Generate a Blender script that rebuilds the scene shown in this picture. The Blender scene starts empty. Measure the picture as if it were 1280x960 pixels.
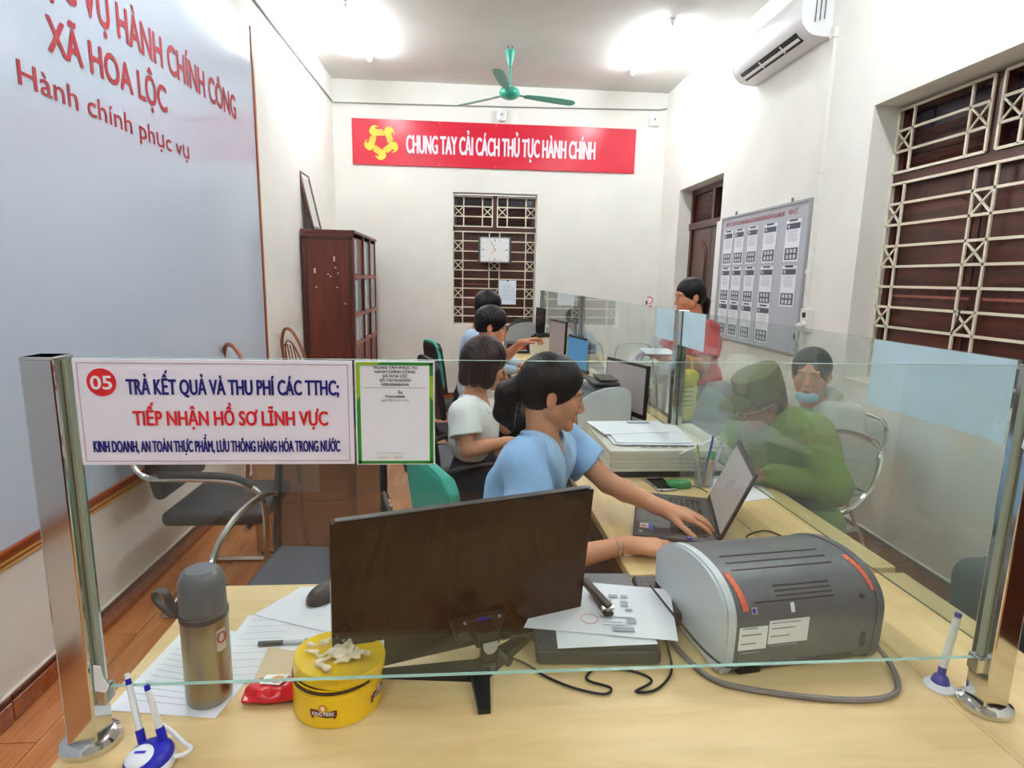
import bpy, bmesh, math, random
import numpy as np
from mathutils import Vector, Matrix, Euler
random.seed(7)
PI = math.pi
SC = bpy.context.scene
COL = SC.collection

# ------------------------------------------------------------------ camera
def cam_basis(yaw, pitch, roll):
    F = Vector((math.sin(yaw)*math.cos(pitch), math.cos(yaw)*math.cos(pitch), -math.sin(pitch)))
    r = Vector((math.cos(yaw), -math.sin(yaw), 0)); u = r.cross(F)
    c, s = math.cos(roll), math.sin(roll)
    return c*r+s*u, -s*r+c*u, F
_R, _U, _F = cam_basis(math.radians(4.4998), math.radians(10.0504), math.radians(1.1402))
cam = bpy.data.cameras.new('camera'); camo = bpy.data.objects.new('camera', cam); COL.objects.link(camo)
camo.matrix_world = Matrix(((_R.x, _U.x, -_F.x, 0), (_R.y, _U.y, -_F.y, 0), (_R.z, _U.z, -_F.z, 1.51), (0, 0, 0, 1)))
cam.sensor_width = 36; cam.lens = 36*741.5/1280; cam.clip_start = 0.05; cam.clip_end = 60
SC.camera = camo

# ------------------------------------------------------------------ world, exposure
w = bpy.data.worlds.new('world'); SC.world = w; w.use_nodes = True
w.node_tree.nodes['Background'].inputs[0].default_value = (0.95, 0.97, 1.0, 1)
w.node_tree.nodes['Background'].inputs[1].default_value = 1.0
SC.view_settings.view_transform = 'Standard'; SC.view_settings.look = 'None'
SC.view_settings.gamma = 1; SC.view_settings.exposure = 1.3
TUBE_STRENGTH = 46.0

# ------------------------------------------------------------------ materials
MATS = {}
def nt(name):
    m = bpy.data.materials.new(name); m.use_nodes = True
    t = m.node_tree; b = t.nodes['Principled BSDF']
    return m, t, b
def lin(c):
    return tuple(((x/255)/12.92 if x/255 <= 0.04045 else ((x/255+0.055)/1.055)**2.4) for x in c)
def mat(name, rgb, rough=0.5, metal=0.0, spec=None, noise=0.0, nscale=20, bump=0.0, bscale=80, coat=0.0, emit=None, alpha=None, sheen=0):
    """rgb in 0-255 sRGB"""
    if name in MATS: return MATS[name]
    m, t, b = nt(name)
    c = lin(rgb)
    b.inputs['Base Color'].default_value = (*c, 1)
    b.inputs['Roughness'].default_value = rough
    b.inputs['Metallic'].default_value = metal
    if spec is not None: b.inputs['Specular IOR Level'].default_value = spec
    if coat: b.inputs['Coat Weight'].default_value = coat; b.inputs['Coat Roughness'].default_value = 0.08
    if sheen: b.inputs['Sheen Weight'].default_value = sheen
    if noise or bump:
        tc = t.nodes.new('ShaderNodeTexCoord')
        n = t.nodes.new('ShaderNodeTexNoise'); n.inputs['Scale'].default_value = nscale; n.inputs['Detail'].default_value = 4
        t.links.new(tc.outputs['Object'], n.inputs['Vector'])
        if noise:
            r = t.nodes.new('ShaderNodeValToRGB')
            r.color_ramp.elements[0].color = (*[max(0, x*(1-noise)) for x in c], 1)
            r.color_ramp.elements[1].color = (*[min(1, x*(1+noise)) for x in c], 1)
            r.color_ramp.elements[0].position = 0.3; r.color_ramp.elements[1].position = 0.7
            t.links.new(n.outputs['Fac'], r.inputs[0]); t.links.new(r.outputs[0], b.inputs['Base Color'])
        if bump:
            n2 = t.nodes.new('ShaderNodeTexNoise'); n2.inputs['Scale'].default_value = bscale; n2.inputs['Detail'].default_value = 3
            t.links.new(tc.outputs['Object'], n2.inputs['Vector'])
            bp = t.nodes.new('ShaderNodeBump'); bp.inputs['Strength'].default_value = bump; bp.inputs['Distance'].default_value = 0.004
            t.links.new(n2.outputs['Fac'], bp.inputs['Height']); t.links.new(bp.outputs[0], b.inputs['Normal'])
    if emit: b.inputs['Emission Color'].default_value = (*c, 1); b.inputs['Emission Strength'].default_value = emit
    MATS[name] = m; return m
def wood(name, c1, c2, c3, stretch=(1, 14, 14), scale=2.2, rough=0.38, coat=0.0, bump=0.03, bands=0.0):
    if name in MATS: return MATS[name]
    m, t, b = nt(name); L = t.links
    tc = t.nodes.new('ShaderNodeTexCoord'); mp = t.nodes.new('ShaderNodeMapping'); mp.inputs['Scale'].default_value = stretch
    L.new(tc.outputs['Object'], mp.inputs['Vector'])
    n = t.nodes.new('ShaderNodeTexNoise'); n.inputs['Scale'].default_value = scale; n.inputs['Detail'].default_value = 6; n.inputs['Roughness'].default_value = 0.6
    n.inputs['Distortion'].default_value = 0.6
    L.new(mp.outputs[0], n.inputs['Vector'])
    r = t.nodes.new('ShaderNodeValToRGB'); e = r.color_ramp.elements
    e[0].color = (*lin(c1), 1); e[0].position = 0.28; e[1].color = (*lin(c3), 1); e[1].position = 0.75
    k = e.new(0.5); k.color = (*lin(c2), 1)
    L.new(n.outputs['Fac'], r.inputs[0]); L.new(r.outputs[0], b.inputs['Base Color'])
    b.inputs['Roughness'].default_value = rough
    if coat: b.inputs['Coat Weight'].default_value = coat; b.inputs['Coat Roughness'].default_value = 0.12
    bp = t.nodes.new('ShaderNodeBump'); bp.inputs['Strength'].default_value = bump; bp.inputs['Distance'].default_value = 0.003
    L.new(n.outputs['Fac'], bp.inputs['Height']); L.new(bp.outputs[0], b.inputs['Normal'])
    MATS[name] = m; return m
def glass_mat(name, tint, haze=0.04, hazecol=(215, 225, 215), gl=1.0):
    """thin architectural pane: clear pass, Fresnel reflection, a pale diffuse veil mixed over it, uneven by noise"""
    m, t, b = nt(name); L = t.links
    t.nodes.remove(b); out = t.nodes['Material Output']
    tr = t.nodes.new('ShaderNodeBsdfTransparent'); tr.inputs[0].default_value = (*tint, 1)
    g = t.nodes.new('ShaderNodeBsdfGlossy'); g.inputs['Roughness'].default_value = 0.02; g.inputs[0].default_value = (gl, gl, gl, 1)
    ge = t.nodes.new('ShaderNodeNewGeometry'); dt = t.nodes.new('ShaderNodeVectorMath'); dt.operation = 'DOT_PRODUCT'; L.new(ge.outputs['Normal'], dt.inputs[0]); L.new(ge.outputs['Incoming'], dt.inputs[1])
    def mth(op, a, v):
        k = t.nodes.new('ShaderNodeMath'); k.operation = op; L.new(a, k.inputs[0])
        if v is not None: k.inputs[1].default_value = v
        return k.outputs[0]
    ab = mth('ABSOLUTE', dt.outputs['Value'], None); om = t.nodes.new('ShaderNodeMath'); om.operation = 'SUBTRACT'; om.inputs[0].default_value = 1.0; L.new(ab, om.inputs[1])
    fr = t.nodes.new('ShaderNodeMath'); fr.operation = 'MULTIPLY_ADD'; L.new(mth('POWER', om.outputs[0], 5.0), fr.inputs[0]); fr.inputs[1].default_value = 0.96; fr.inputs[2].default_value = 0.04
    mx = t.nodes.new('ShaderNodeMixShader'); L.new(fr.outputs[0], mx.inputs[0]); L.new(tr.outputs[0], mx.inputs[1]); L.new(g.outputs[0], mx.inputs[2])
    d = t.nodes.new('ShaderNodeBsdfDiffuse'); d.inputs[0].default_value = (*lin(hazecol), 1)
    tc = t.nodes.new('ShaderNodeTexCoord'); n = t.nodes.new('ShaderNodeTexNoise'); n.inputs['Scale'].default_value = 3.5; n.inputs['Detail'].default_value = 5
    L.new(tc.outputs['Object'], n.inputs['Vector'])
    mr = t.nodes.new('ShaderNodeMapRange'); mr.inputs[1].default_value = 0.3; mr.inputs[2].default_value = 0.75; mr.inputs[3].default_value = haze*0.4; mr.inputs[4].default_value = haze*1.6
    L.new(n.outputs['Fac'], mr.inputs[0])
    m2 = t.nodes.new('ShaderNodeMixShader'); L.new(mr.outputs[0], m2.inputs[0]); L.new(mx.outputs[0], m2.inputs[1]); L.new(d.outputs[0], m2.inputs[2])
    L.new(m2.outputs[0], out.inputs[0])
    MATS[name] = m; return m

# ------------------------------------------------------------------ object helpers
def tag(o, label=None, cat=None, group=None, kind=None):
    if label: o['label'] = label
    if cat: o['category'] = cat
    if group: o['group'] = group
    if kind: o['kind'] = kind
    return o
def thing(name, label, cat, loc=(0, 0, 0), rotz=0.0, group=None):
    o = bpy.data.objects.new(name, None); COL.objects.link(o)
    o.empty_display_size = 0.05
    o.location = loc; o.rotation_euler = (0, 0, rotz)
    return tag(o, label, cat, group)
def link_mesh(name, me, m=None, parent=None, smooth=None):
    if m is not None:
        for k in (m if isinstance(m, (list, tuple)) else [m]): me.materials.append(k)
    if smooth is not None:
        for p in me.polygons: p.use_smooth = smooth
    o = bpy.data.objects.new(name, me); COL.objects.link(o)
    if parent is not None: o.parent = parent
    return o
def smooth_by_angle(me, ang=0.6):
    bm = bmesh.new(); bm.from_mesh(me)
    for f in bm.faces: f.smooth = True
    for e in bm.edges:
        if len(e.link_faces) == 2 and e.calc_face_angle(0) > ang: e.smooth = False
    bm.to_mesh(me); bm.free()
class MB:
    """collects simple shapes into one mesh"""
    def __init__(s): s.bm = bmesh.new(); s.mi = 0
    def _fin(s, vs, M, mi=None):
        if M is not None: bmesh.ops.transform(s.bm, matrix=M, verts=vs)
        fs = {f for v in vs for f in v.link_faces}
        for f in fs: f.material_index = s.mi if mi is None else mi
        return vs
    def box(s, c, d, M=None, bev=0.0, mi=None, rz=0.0, seg=2):
        r = bmesh.ops.create_cube(s.bm, size=1.0); vs = r['verts']
        bmesh.ops.scale(s.bm, vec=d, verts=vs)
        if bev > 0:
            es = list({e for v in vs for e in v.link_edges})
            b = bmesh.ops.bevel(s.bm, geom=es, offset=min(bev, min(d)*0.49), segments=seg, profile=0.5, affect='EDGES', clamp_overlap=True)
            vs = list({v for f in b['faces'] for v in f.verts} | {v for v in vs if v.is_valid})
            # all verts of this island
            stack = list(vs); seen = set(vs)
            while stack:
                v = stack.pop()
                for e in v.link_edges:
                    u = e.other_vert(v)
                    if u not in seen: seen.add(u); stack.append(u)
            vs = list(seen)
        T = Matrix.Translation(c) @ Matrix.Rotation(rz, 4, 'Z')
        if M is not None: T = M @ T
        s._fin(vs, T, mi); return s
    def cyl(s, p0, p1, r0, r1=None, seg=16, mi=None, cap=True):
        p0 = Vector(p0); p1 = Vector(p1); r1 = r0 if r1 is None else r1
        d = p1-p0; L = d.length
        r = bmesh.ops.create_cone(s.bm, cap_ends=cap, segments=seg, radius1=r0, radius2=r1, depth=L)
        q = d.to_track_quat('Z', 'Y').to_matrix().to_4x4()
        s._fin(r['verts'], Matrix.Translation((p0+p1)/2) @ q, mi); return s
    def sph(s, c, r, sc=(1, 1, 1), seg=16, mi=None, M=None):
        q = bmesh.ops.create_uvsphere(s.bm, u_segments=seg, v_segments=max(6, seg//2), radius=r)
        T = Matrix.Translation(c) @ (M if M is not None else Matrix.Identity(4)) @ Matrix.Diagonal((*sc, 1))
        s._fin(q['verts'], T, mi); return s
    def lathe(s, prof, c=(0, 0, 0), seg=32, M=None, mi=None):
        vs = []; rings = []
        for r, z in prof:
            ring = [s.bm.verts.new((r*math.cos(2*PI*i/seg), r*math.sin(2*PI*i/seg), z)) for i in range(seg)]
            rings.append(ring); vs += ring
        for a, b in zip(rings[:-1], rings[1:]):
            for i in range(seg):
                j = (i+1) % seg
                s.bm.faces.new((a[i], a[j], b[j], b[i]))
        if prof[0][0] > 1e-5: s.bm.faces.new(rings[0][::-1])
        if prof[-1][0] > 1e-5: s.bm.faces.new(rings[-1])
        T = Matrix.Translation(c)
        if M is not None: T = T @ M
        s._fin(vs, T, mi); return s
    def tube(s, pts, r, seg=8, mi=None, closed=False, flat=None, rad=None):
        pts = [Vector(p) for p in pts]; n = len(pts); vs = []; rings = []
        up = Vector((0, 0, 1)); prev = None
        for i, p in enumerate(pts):
            if closed: t = pts[(i+1) % n]-pts[i-1]
            else: t = pts[min(i+1, n-1)]-pts[max(i-1, 0)]
            t.normalize()
            if prev is None:
                a = t.cross(up)
                if a.length < 1e-3: a = t.cross(Vector((1, 0, 0)))
            else: a = prev-t*prev.dot(t)
            if a.length < 1e-6: a = t.cross(up)
            a.normalize(); prev = a; b = t.cross(a)
            rr = r if rad is None else rad[i]
            fy = 1.0 if flat is None else flat
            ring = [s.bm.verts.new(p+a*rr*math.cos(2*PI*k/seg)+b*rr*fy*math.sin(2*PI*k/seg)) for k in range(seg)]
            rings.append(ring); vs += ring
        m = n if closed else n-1
        for i in range(m):
            A = rings[i]; B = rings[(i+1) % n]
            for k in range(seg):
                j = (k+1) % seg
                try: s.bm.faces.new((A[k], A[j], B[j], B[k]))
                except ValueError: pass
        if not closed:
            s.bm.faces.new(rings[0][::-1]); s.bm.faces.new(rings[-1])
        s._fin(vs, None, mi); return s
    def prism(s, poly, h, M=None, mi=None, z0=0.0):
        """poly: 2D outline in XY, extruded along Z by h"""
        a = [s.bm.verts.new((x, y, z0)) for x, y in poly]; b = [s.bm.verts.new((x, y, z0+h)) for x, y in poly]
        n = len(poly)
        s.bm.faces.new(a[::-1]); s.bm.faces.new(b)
        for i in range(n):
            j = (i+1) % n; s.bm.faces.new((a[i], a[j], b[j], b[i]))
        s._fin(a+b, M, mi); return s
    def build(s, name, m, parent=None, smooth=None, ang=0.6):
        bmesh.ops.recalc_face_normals(s.bm, faces=s.bm.faces)
        me = bpy.data.meshes.new(name); s.bm.to_mesh(me); s.bm.free()
        if smooth: smooth_by_angle(me, ang)
        return link_mesh(name, me, m, parent)
def frame(o, x, y):
    """matrix with origin o, local X along x, local Y along y, Z = X x Y"""
    x = Vector(x).normalized(); y = Vector(y); z = x.cross(y).normalized(); y = z.cross(x).normalized()
    return Matrix(((x.x, y.x, z.x, o[0]), (x.y, y.y, z.y, o[1]), (x.z, y.z, z.z, o[2]), (0, 0, 0, 1)))
def struct(o): o['kind'] = 'structure'; return o
def catmull(pts, n=8, closed=False):
    P = [Vector(p) for p in pts]; out = []; N = len(P)
    rng = range(N) if closed else range(N-1)
    for i in rng:
        p0 = P[(i-1) % N] if closed or i > 0 else P[0]; p1 = P[i]; p2 = P[(i+1) % N]
        p3 = P[(i+2) % N] if closed or i+2 < N else P[-1]
        for k in range(n):
            t = k/n
            out.append(0.5*((2*p1)+(-p0+p2)*t+(2*p0-5*p1+4*p2-p3)*t*t+(-p0+3*p1-3*p2+p3)*t**3))
    if not closed: out.append(P[-1])
    return out
def arc(c, r, a0, a1, n=12):
    return [(c[0]+r*math.cos(a0+(a1-a0)*i/n), c[1]+r*math.sin(a0+(a1-a0)*i/n)) for i in range(n+1)]
def rrect(w, h, r, n=4, cx=0, cy=0):
    out = []
    for sx, sy, a in ((1, 1, 0), (-1, 1, PI/2), (-1, -1, PI), (1, -1, 1.5*PI)):
        for i in range(n+1):
            t = a+PI/2*i/n
            out.append((cx+sx*(w/2-r)+r*math.cos(t), cy+sy*(h/2-r)+r*math.sin(t)))
    return out
HORN = {'Ơ': 'O', 'Ớ': 'Ó', 'Ờ': 'Ò', 'ơ': 'o'}
def text(name, body, M, m, parent, width=None, cap=0.1, bold=0.0, ext=0.0006, align='LEFT', shear=0.0, space=1.0):
    """flat lettering; M places the baseline start (or centre), X right, Y up; cap = capital height"""
    horns = []
    if any(ch in HORN for ch in body):
        def right(tx):
            c2 = bpy.data.curves.new('tmp', 'FONT'); c2.body = tx; c2.size = 1.0; o2 = bpy.data.objects.new('tmp', c2); COL.objects.link(o2)
            m2 = bpy.data.meshes.new_from_object(o2.evaluated_get(bpy.context.evaluated_depsgraph_get())); r = max(v.co.x for v in m2.vertices)
            bpy.data.objects.remove(o2); bpy.data.curves.remove(c2); bpy.data.meshes.remove(m2); return r
        b2 = ''.join(HORN.get(ch, ch) for ch in body)
        horns = [right(b2[:i+1]) for i, ch in enumerate(body) if ch in HORN]; body = b2
    cu = bpy.data.curves.new(name, 'FONT'); cu.body = body; cu.size = 1.0; cu.offset = 0.0; cu.shear = shear
    cu.space_character = space; cu.resolution_u = 3; cu.fill_mode = 'BOTH' if hasattr(cu, 'fill_mode') else cu.fill_mode
    cu.extrude = 0.0
    o = bpy.data.objects.new(name, cu); COL.objects.link(o)
    dg = bpy.context.evaluated_depsgraph_get(); me = bpy.data.meshes.new_from_object(o.evaluated_get(dg))
    bpy.data.objects.remove(o); bpy.data.curves.remove(cu)
    xs = [v.co.x for v in me.vertices]; x0, x1 = min(xs), max(xs)
    if horns:
        bm = bmesh.new(); bm.from_mesh(me)
        for hx in horns: bm.faces.new([bm.verts.new((hx+a, b, 0)) for a, b in ((-0.13, 0.60), (-0.02, 0.66), (0.0, 0.76), (0.075, 0.76), (0.06, 0.62), (-0.02, 0.55), (-0.10, 0.53))])
        bm.to_mesh(me); bm.free()
    s = cap/0.727; sx = s if width is None else width/(x1-x0)
    off = -x0 if align == 'LEFT' else -(x0+x1)/2
    me.transform(Matrix.Diagonal((sx, s, 1, 1)) @ Matrix.Translation((off, 0, 0)))
    me.transform(M @ Matrix.Translation((0, 0, ext)))
    me.name = name
    if bold > 0:      # heavier strokes: the same outline laid down again a hair to each side
        bm = bmesh.new(); X = (M.to_3x3() @ Vector((1, 0, 0))).normalized(); Y = (M.to_3x3() @ Vector((0, 1, 0))).normalized(); Z = (M.to_3x3() @ Vector((0, 0, 1))).normalized()
        for i, (dx, dy) in enumerate(((0, 0), (1, 0), (-1, 0), (0.5, 0.6), (-0.5, 0.6), (0.5, -0.6), (-0.5, -0.6))):
            m2 = me.copy(); m2.transform(Matrix.Translation(X*dx*bold*s*0.55+Y*dy*bold*s*0.6+Z*(0.00003*i*max(1.0, cap/0.03)))); bm.from_mesh(m2); bpy.data.meshes.remove(m2)
        bm.to_mesh(me); bm.free()
    return link_mesh(name, me, m, parent)
def copy_tree(o, parent=None):
    c = o.copy(); COL.objects.link(c)
    if parent is not None: c.parent = parent
    for ch in list(o.children): copy_tree(ch, c)
    return c
def dup(o, loc=None, rotz=None, label=None):
    c = copy_tree(o)
    if loc is not None: c.location = loc
    if rotz is not None: c.rotation_euler = (0, 0, rotz)
    if label: c['label'] = label
    return c
def sheet(name, corners, m, parent=None, th=0.0006, n=6, curl=0.0, seed=0):
    """thin paper through 4 corners (a,b,c,d counter-clockwise), slightly uneven, with thickness"""
    a, b, c, d = [Vector(p) for p in corners]; rnd = random.Random(seed)
    nrm = (b-a).cross(d-a).normalized()
    ph = [rnd.uniform(0, 6) for _ in range(3)]
    bm = bmesh.new(); G = []
    for lay in (0, 1):
        g = []
        for j in range(n+1):
            row = []
            for i in range(n+1):
                u, v = i/n, j/n
                p = a*(1-u)*(1-v)+b*u*(1-v)+c*u*v+d*(1-u)*v
                p = p+nrm*(curl*(0.5+0.5*math.sin(3.1*u+ph[0])*math.cos(2.7*v+ph[1]))+lay*th)
                row.append(bm.verts.new(p))
            g.append(row)
        G.append(g)
    lo, hi = G
    for j in range(n):
        for i in range(n):
            bm.faces.new((hi[j][i], hi[j][i+1], hi[j+1][i+1], hi[j+1][i])); bm.faces.new((lo[j+1][i], lo[j+1][i+1], lo[j][i+1], lo[j][i]))
    for i in range(n):
        bm.faces.new((lo[0][i], lo[0][i+1], hi[0][i+1], hi[0][i])); bm.faces.new((hi[n][i], hi[n][i+1], lo[n][i+1], lo[n][i]))
        bm.faces.new((hi[i][0], hi[i+1][0], lo[i+1][0], lo[i][0])); bm.faces.new((lo[i][n], lo[i+1][n], hi[i+1][n], hi[i][n]))
    me = bpy.data.meshes.new(name); bm.to_mesh(me); bm.free()
    return link_mesh(name, me, m, parent)

# counter runs back into the room very slightly askew
CA = 0.02
def ctr(x, y, z=0.0):
    """point of the side counter: x is its value at y=1"""
    return Vector((x-CA*(y-1.0), y, z))
# ------------------------------------------------------------------ the materials used
M_wall = mat('wall_paint', (238, 237, 230), 0.7, noise=0.03, nscale=3, bump=0.05, bscale=60)
M_ceil = mat('ceiling_paint', (220, 220, 216), 0.8, noise=0.09, nscale=1.1)
M_white = mat('white_plastic', (236, 238, 238), 0.35)
M_whitem = mat('white_paint_metal', (235, 234, 226), 0.45)
M_grille = mat('cream_grille_metal', (228, 219, 196), 0.45)
M_redwood = wood('dark_red_wood', (46, 20, 13), (72, 31, 21), (94, 44, 30), (9, 9, 1.2), 2.0, 0.35, 0.15)
M_redwood_h = wood('dark_red_wood_level_grain', (48, 22, 14), (78, 35, 24), (102, 48, 34), (1.2, 1.2, 12), 2.0, 0.35, 0.15)
M_ward = wood('wardrobe_wood', (82, 32, 22), (104, 44, 32), (122, 54, 38), (8, 8, 0.8), 1.6, 0.4, 0.1)
M_desk = wood('maple_laminate', (212, 180, 122), (226, 198, 142), (238, 212, 160), (1.0, 9, 9), 1.7, 0.33, 0.1, 0.01)
M_desk_side = wood('maple_laminate_lengthwise', (208, 178, 122), (224, 196, 142), (238, 212, 160), (9, 1.0, 9), 1.7, 0.33, 0.1, 0.01)
M_deskedge = wood('maple_edge', (196, 160, 104), (208, 174, 118), (222, 190, 134), (4, 4, 9), 1.7, 0.4)
M_floor = wood('orange_wood_tile', (172, 104, 56), (198, 128, 74), (216, 150, 96), (12, 1.0, 1), 1.8, 0.25, 0.3, 0.02)
M_grout = mat('dark_joint', (110, 62, 34), 0.6)
M_lightwood = wood('orange_light_wood', (190, 128, 74), (206, 146, 90), (218, 160, 104), (2, 2, 9), 1.6, 0.45)
M_skirt = wood('red_brown_tile', (128, 60, 28), (164, 84, 44), (190, 110, 62), (6, 6, 10), 5, 0.25, 0.3)
M_skirt_band = mat('dark_tile_band', (92, 34, 16), 0.3, noise=0.5, nscale=60)
M_cream = mat('cream_strip', (224, 214, 196), 0.5)
M_panel = mat('pale_blue_panel', (196, 208, 224), 0.16, noise=0.015, nscale=1.2)
M_gold = mat('gold_strip', (214, 172, 92), 0.35)
M_rust = mat('rust_strip', (150, 66, 26), 0.4)
M_red = mat('banner_red', (206, 26, 52), 0.25)
M_textred = mat('text_red', (168, 8, 30), 0.5)
M_navy = mat('text_navy', (24, 20, 120), 0.5)
M_signred = mat('sign_red', (222, 30, 36), 0.5)
M_black = mat('black_plastic', (18, 18, 20), 0.35)
M_black_g = mat('black_gloss', (3, 3, 3), 0.2, spec=0.2)
M_dk = mat('dark_grey_plastic', (52, 56, 60), 0.4)
M_ink = mat('black_ink', (20, 20, 22), 0.6)
M_greyink = mat('grey_ink', (150, 155, 165), 0.7)
M_paper = mat('paper_white', (240, 243, 248), 0.65)
M_paper2 = mat('paper_bluish', (226, 236, 248), 0.65)
M_chrome = mat('chrome', (214, 214, 210), 0.10, 1.0)
M_chrome_r = mat('worn_chrome', (200, 200, 196), 0.24, 1.0)
M_steel = mat('brushed_steel', (158, 148, 130), 0.3, 1.0)
M_grey = mat('mid_grey_plastic', (92, 99, 106), 0.35, bump=0.08, bscale=300)
M_lgrey = mat('light_grey_plastic', (206, 214, 220), 0.35)
M_beige = mat('beige_plastic', (216, 214, 200), 0.4)
M_yellow = mat('yellow_tin_paint', (242, 200, 22), 0.25, coat=0.3)
M_green = mat('green_plastic', (58, 150, 86), 0.3)
M_blue = mat('blue_plastic', (26, 30, 170), 0.3)
M_teal = mat('teal_fabric', (56, 168, 146), 0.6, bump=0.1, bscale=200)
M_fan = mat('fan_green_enamel', (58, 170, 146), 0.3)
M_cable = mat('black_cable', (16, 16, 18), 0.45)
M_gcable = mat('grey_cable', (128, 122, 116), 0.5)
M_leather = mat('black_leatherette', (26, 30, 37), 0.42, bump=0.1, bscale=160)
M_glass = glass_mat('clear_pane', (0.955, 0.98, 0.965), 0.006)
M_glass2 = glass_mat('hazy_pane', (0.93, 0.965, 0.945), 0.085, (208, 222, 214))
M_film = mat('pale_film', (196, 224, 232), 0.6, noise=0.05, nscale=6)
M_gedge = mat('pane_green_edge', (160, 196, 182), 0.15, spec=0.8)
M_gedge2 = mat('pane_dark_edge', (74, 88, 74), 0.2)
M_faint = mat('faint_print', (196, 202, 212), 0.7)
M_bulb = mat('lit_tube', (245, 250, 255), 0.5, emit=TUBE_STRENGTH)
M_silver = mat('silver_paint', (176, 180, 184), 0.35, 0.4)
M_window_dark = mat('dark_window_glass', (34, 22, 40), 0.08)
M_screen = mat('grey_screen', (150, 142, 140), 0.3, emit=0.12)
M_screenblue = mat('blue_screen', (62, 120, 160), 0.3, emit=0.15)
M_orange = mat('orange_tape', (226, 104, 74), 0.5)
M_signgreen = mat('sign_green', (40, 140, 40), 0.5)
M_signlime = mat('sign_lime', (150, 196, 40), 0.5)
M_skin = mat('skin_warm', (210, 148, 112), 0.5, noise=0.03, nscale=30)
M_skin2 = mat('skin_tan', (200, 134, 100), 0.5, noise=0.04, nscale=30)
M_skin3 = mat('skin_brown', (150, 98, 78), 0.5, noise=0.04, nscale=30)
def hair_mat(name, rgb):
    m, t, b = nt(name); L = t.links
    tc = t.nodes.new('ShaderNodeTexCoord'); mp = t.nodes.new('ShaderNodeMapping'); mp.inputs['Scale'].default_value = (60, 60, 8)
    n = t.nodes.new('ShaderNodeTexNoise'); n.inputs['Scale'].default_value = 3; n.inputs['Detail'].default_value = 3
    L.new(tc.outputs['Object'], mp.inputs[0]); L.new(mp.outputs[0], n.inputs['Vector'])
    bp = t.nodes.new('ShaderNodeBump'); bp.inputs['Strength'].default_value = 0.35; bp.inputs['Distance'].default_value = 0.004
    L.new(n.outputs['Fac'], bp.inputs['Height']); L.new(bp.outputs[0], b.inputs['Normal'])
    b.inputs['Base Color'].default_value = (*lin(rgb), 1); b.inputs['Roughness'].default_value = 0.4; b.inputs['Specular IOR Level'].default_value = 0.25
    MATS[name] = m; return m
M_hair = hair_mat('black_hair', (12, 10, 11))
M_hairb = hair_mat('dark_brown_hair', (40, 24, 23))
M_eye = mat('eye_white', (206, 196, 188), 0.3)
M_iris = mat('eye_dark', (30, 18, 12), 0.15)
M_lip = mat('lip', (168, 72, 72), 0.45)
M_brow = mat('brow', (44, 32, 30), 0.8)
# fine perforated steel of the folding chairs: real holes cut by a procedural mask
def perf():
    m, t, b = nt('perforated_steel'); L = t.links
    b.inputs['Base Color'].default_value = (*lin((206, 210, 206)), 1); b.inputs['Metallic'].default_value = 0.7; b.inputs['Roughness'].default_value = 0.35
    tc = t.nodes.new('ShaderNodeTexCoord')
    w1 = t.nodes.new('ShaderNodeTexWave'); w1.bands_direction = 'Z'; w1.inputs['Scale'].default_value = 21
    w2 = t.nodes.new('ShaderNodeTexWave'); w2.bands_direction = 'Y'; w2.inputs['Scale'].default_value = 15
    mp = t.nodes.new('ShaderNodeMapping')
    L.new(tc.outputs['UV'], w1.inputs[0]); L.new(tc.outputs['UV'], w2.inputs[0])
    mu = t.nodes.new('ShaderNodeMath'); mu.operation = 'MULTIPLY'; L.new(w1.outputs['Fac'], mu.inputs[0]); L.new(w2.outputs['Fac'], mu.inputs[1])
    gt = t.nodes.new('ShaderNodeMath'); gt.operation = 'LESS_THAN'; gt.inputs[1].default_value = 0.5; L.new(mu.outputs[0], gt.inputs[0])
    L.new(gt.outputs[0], b.inputs['Alpha'])
    return m
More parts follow.
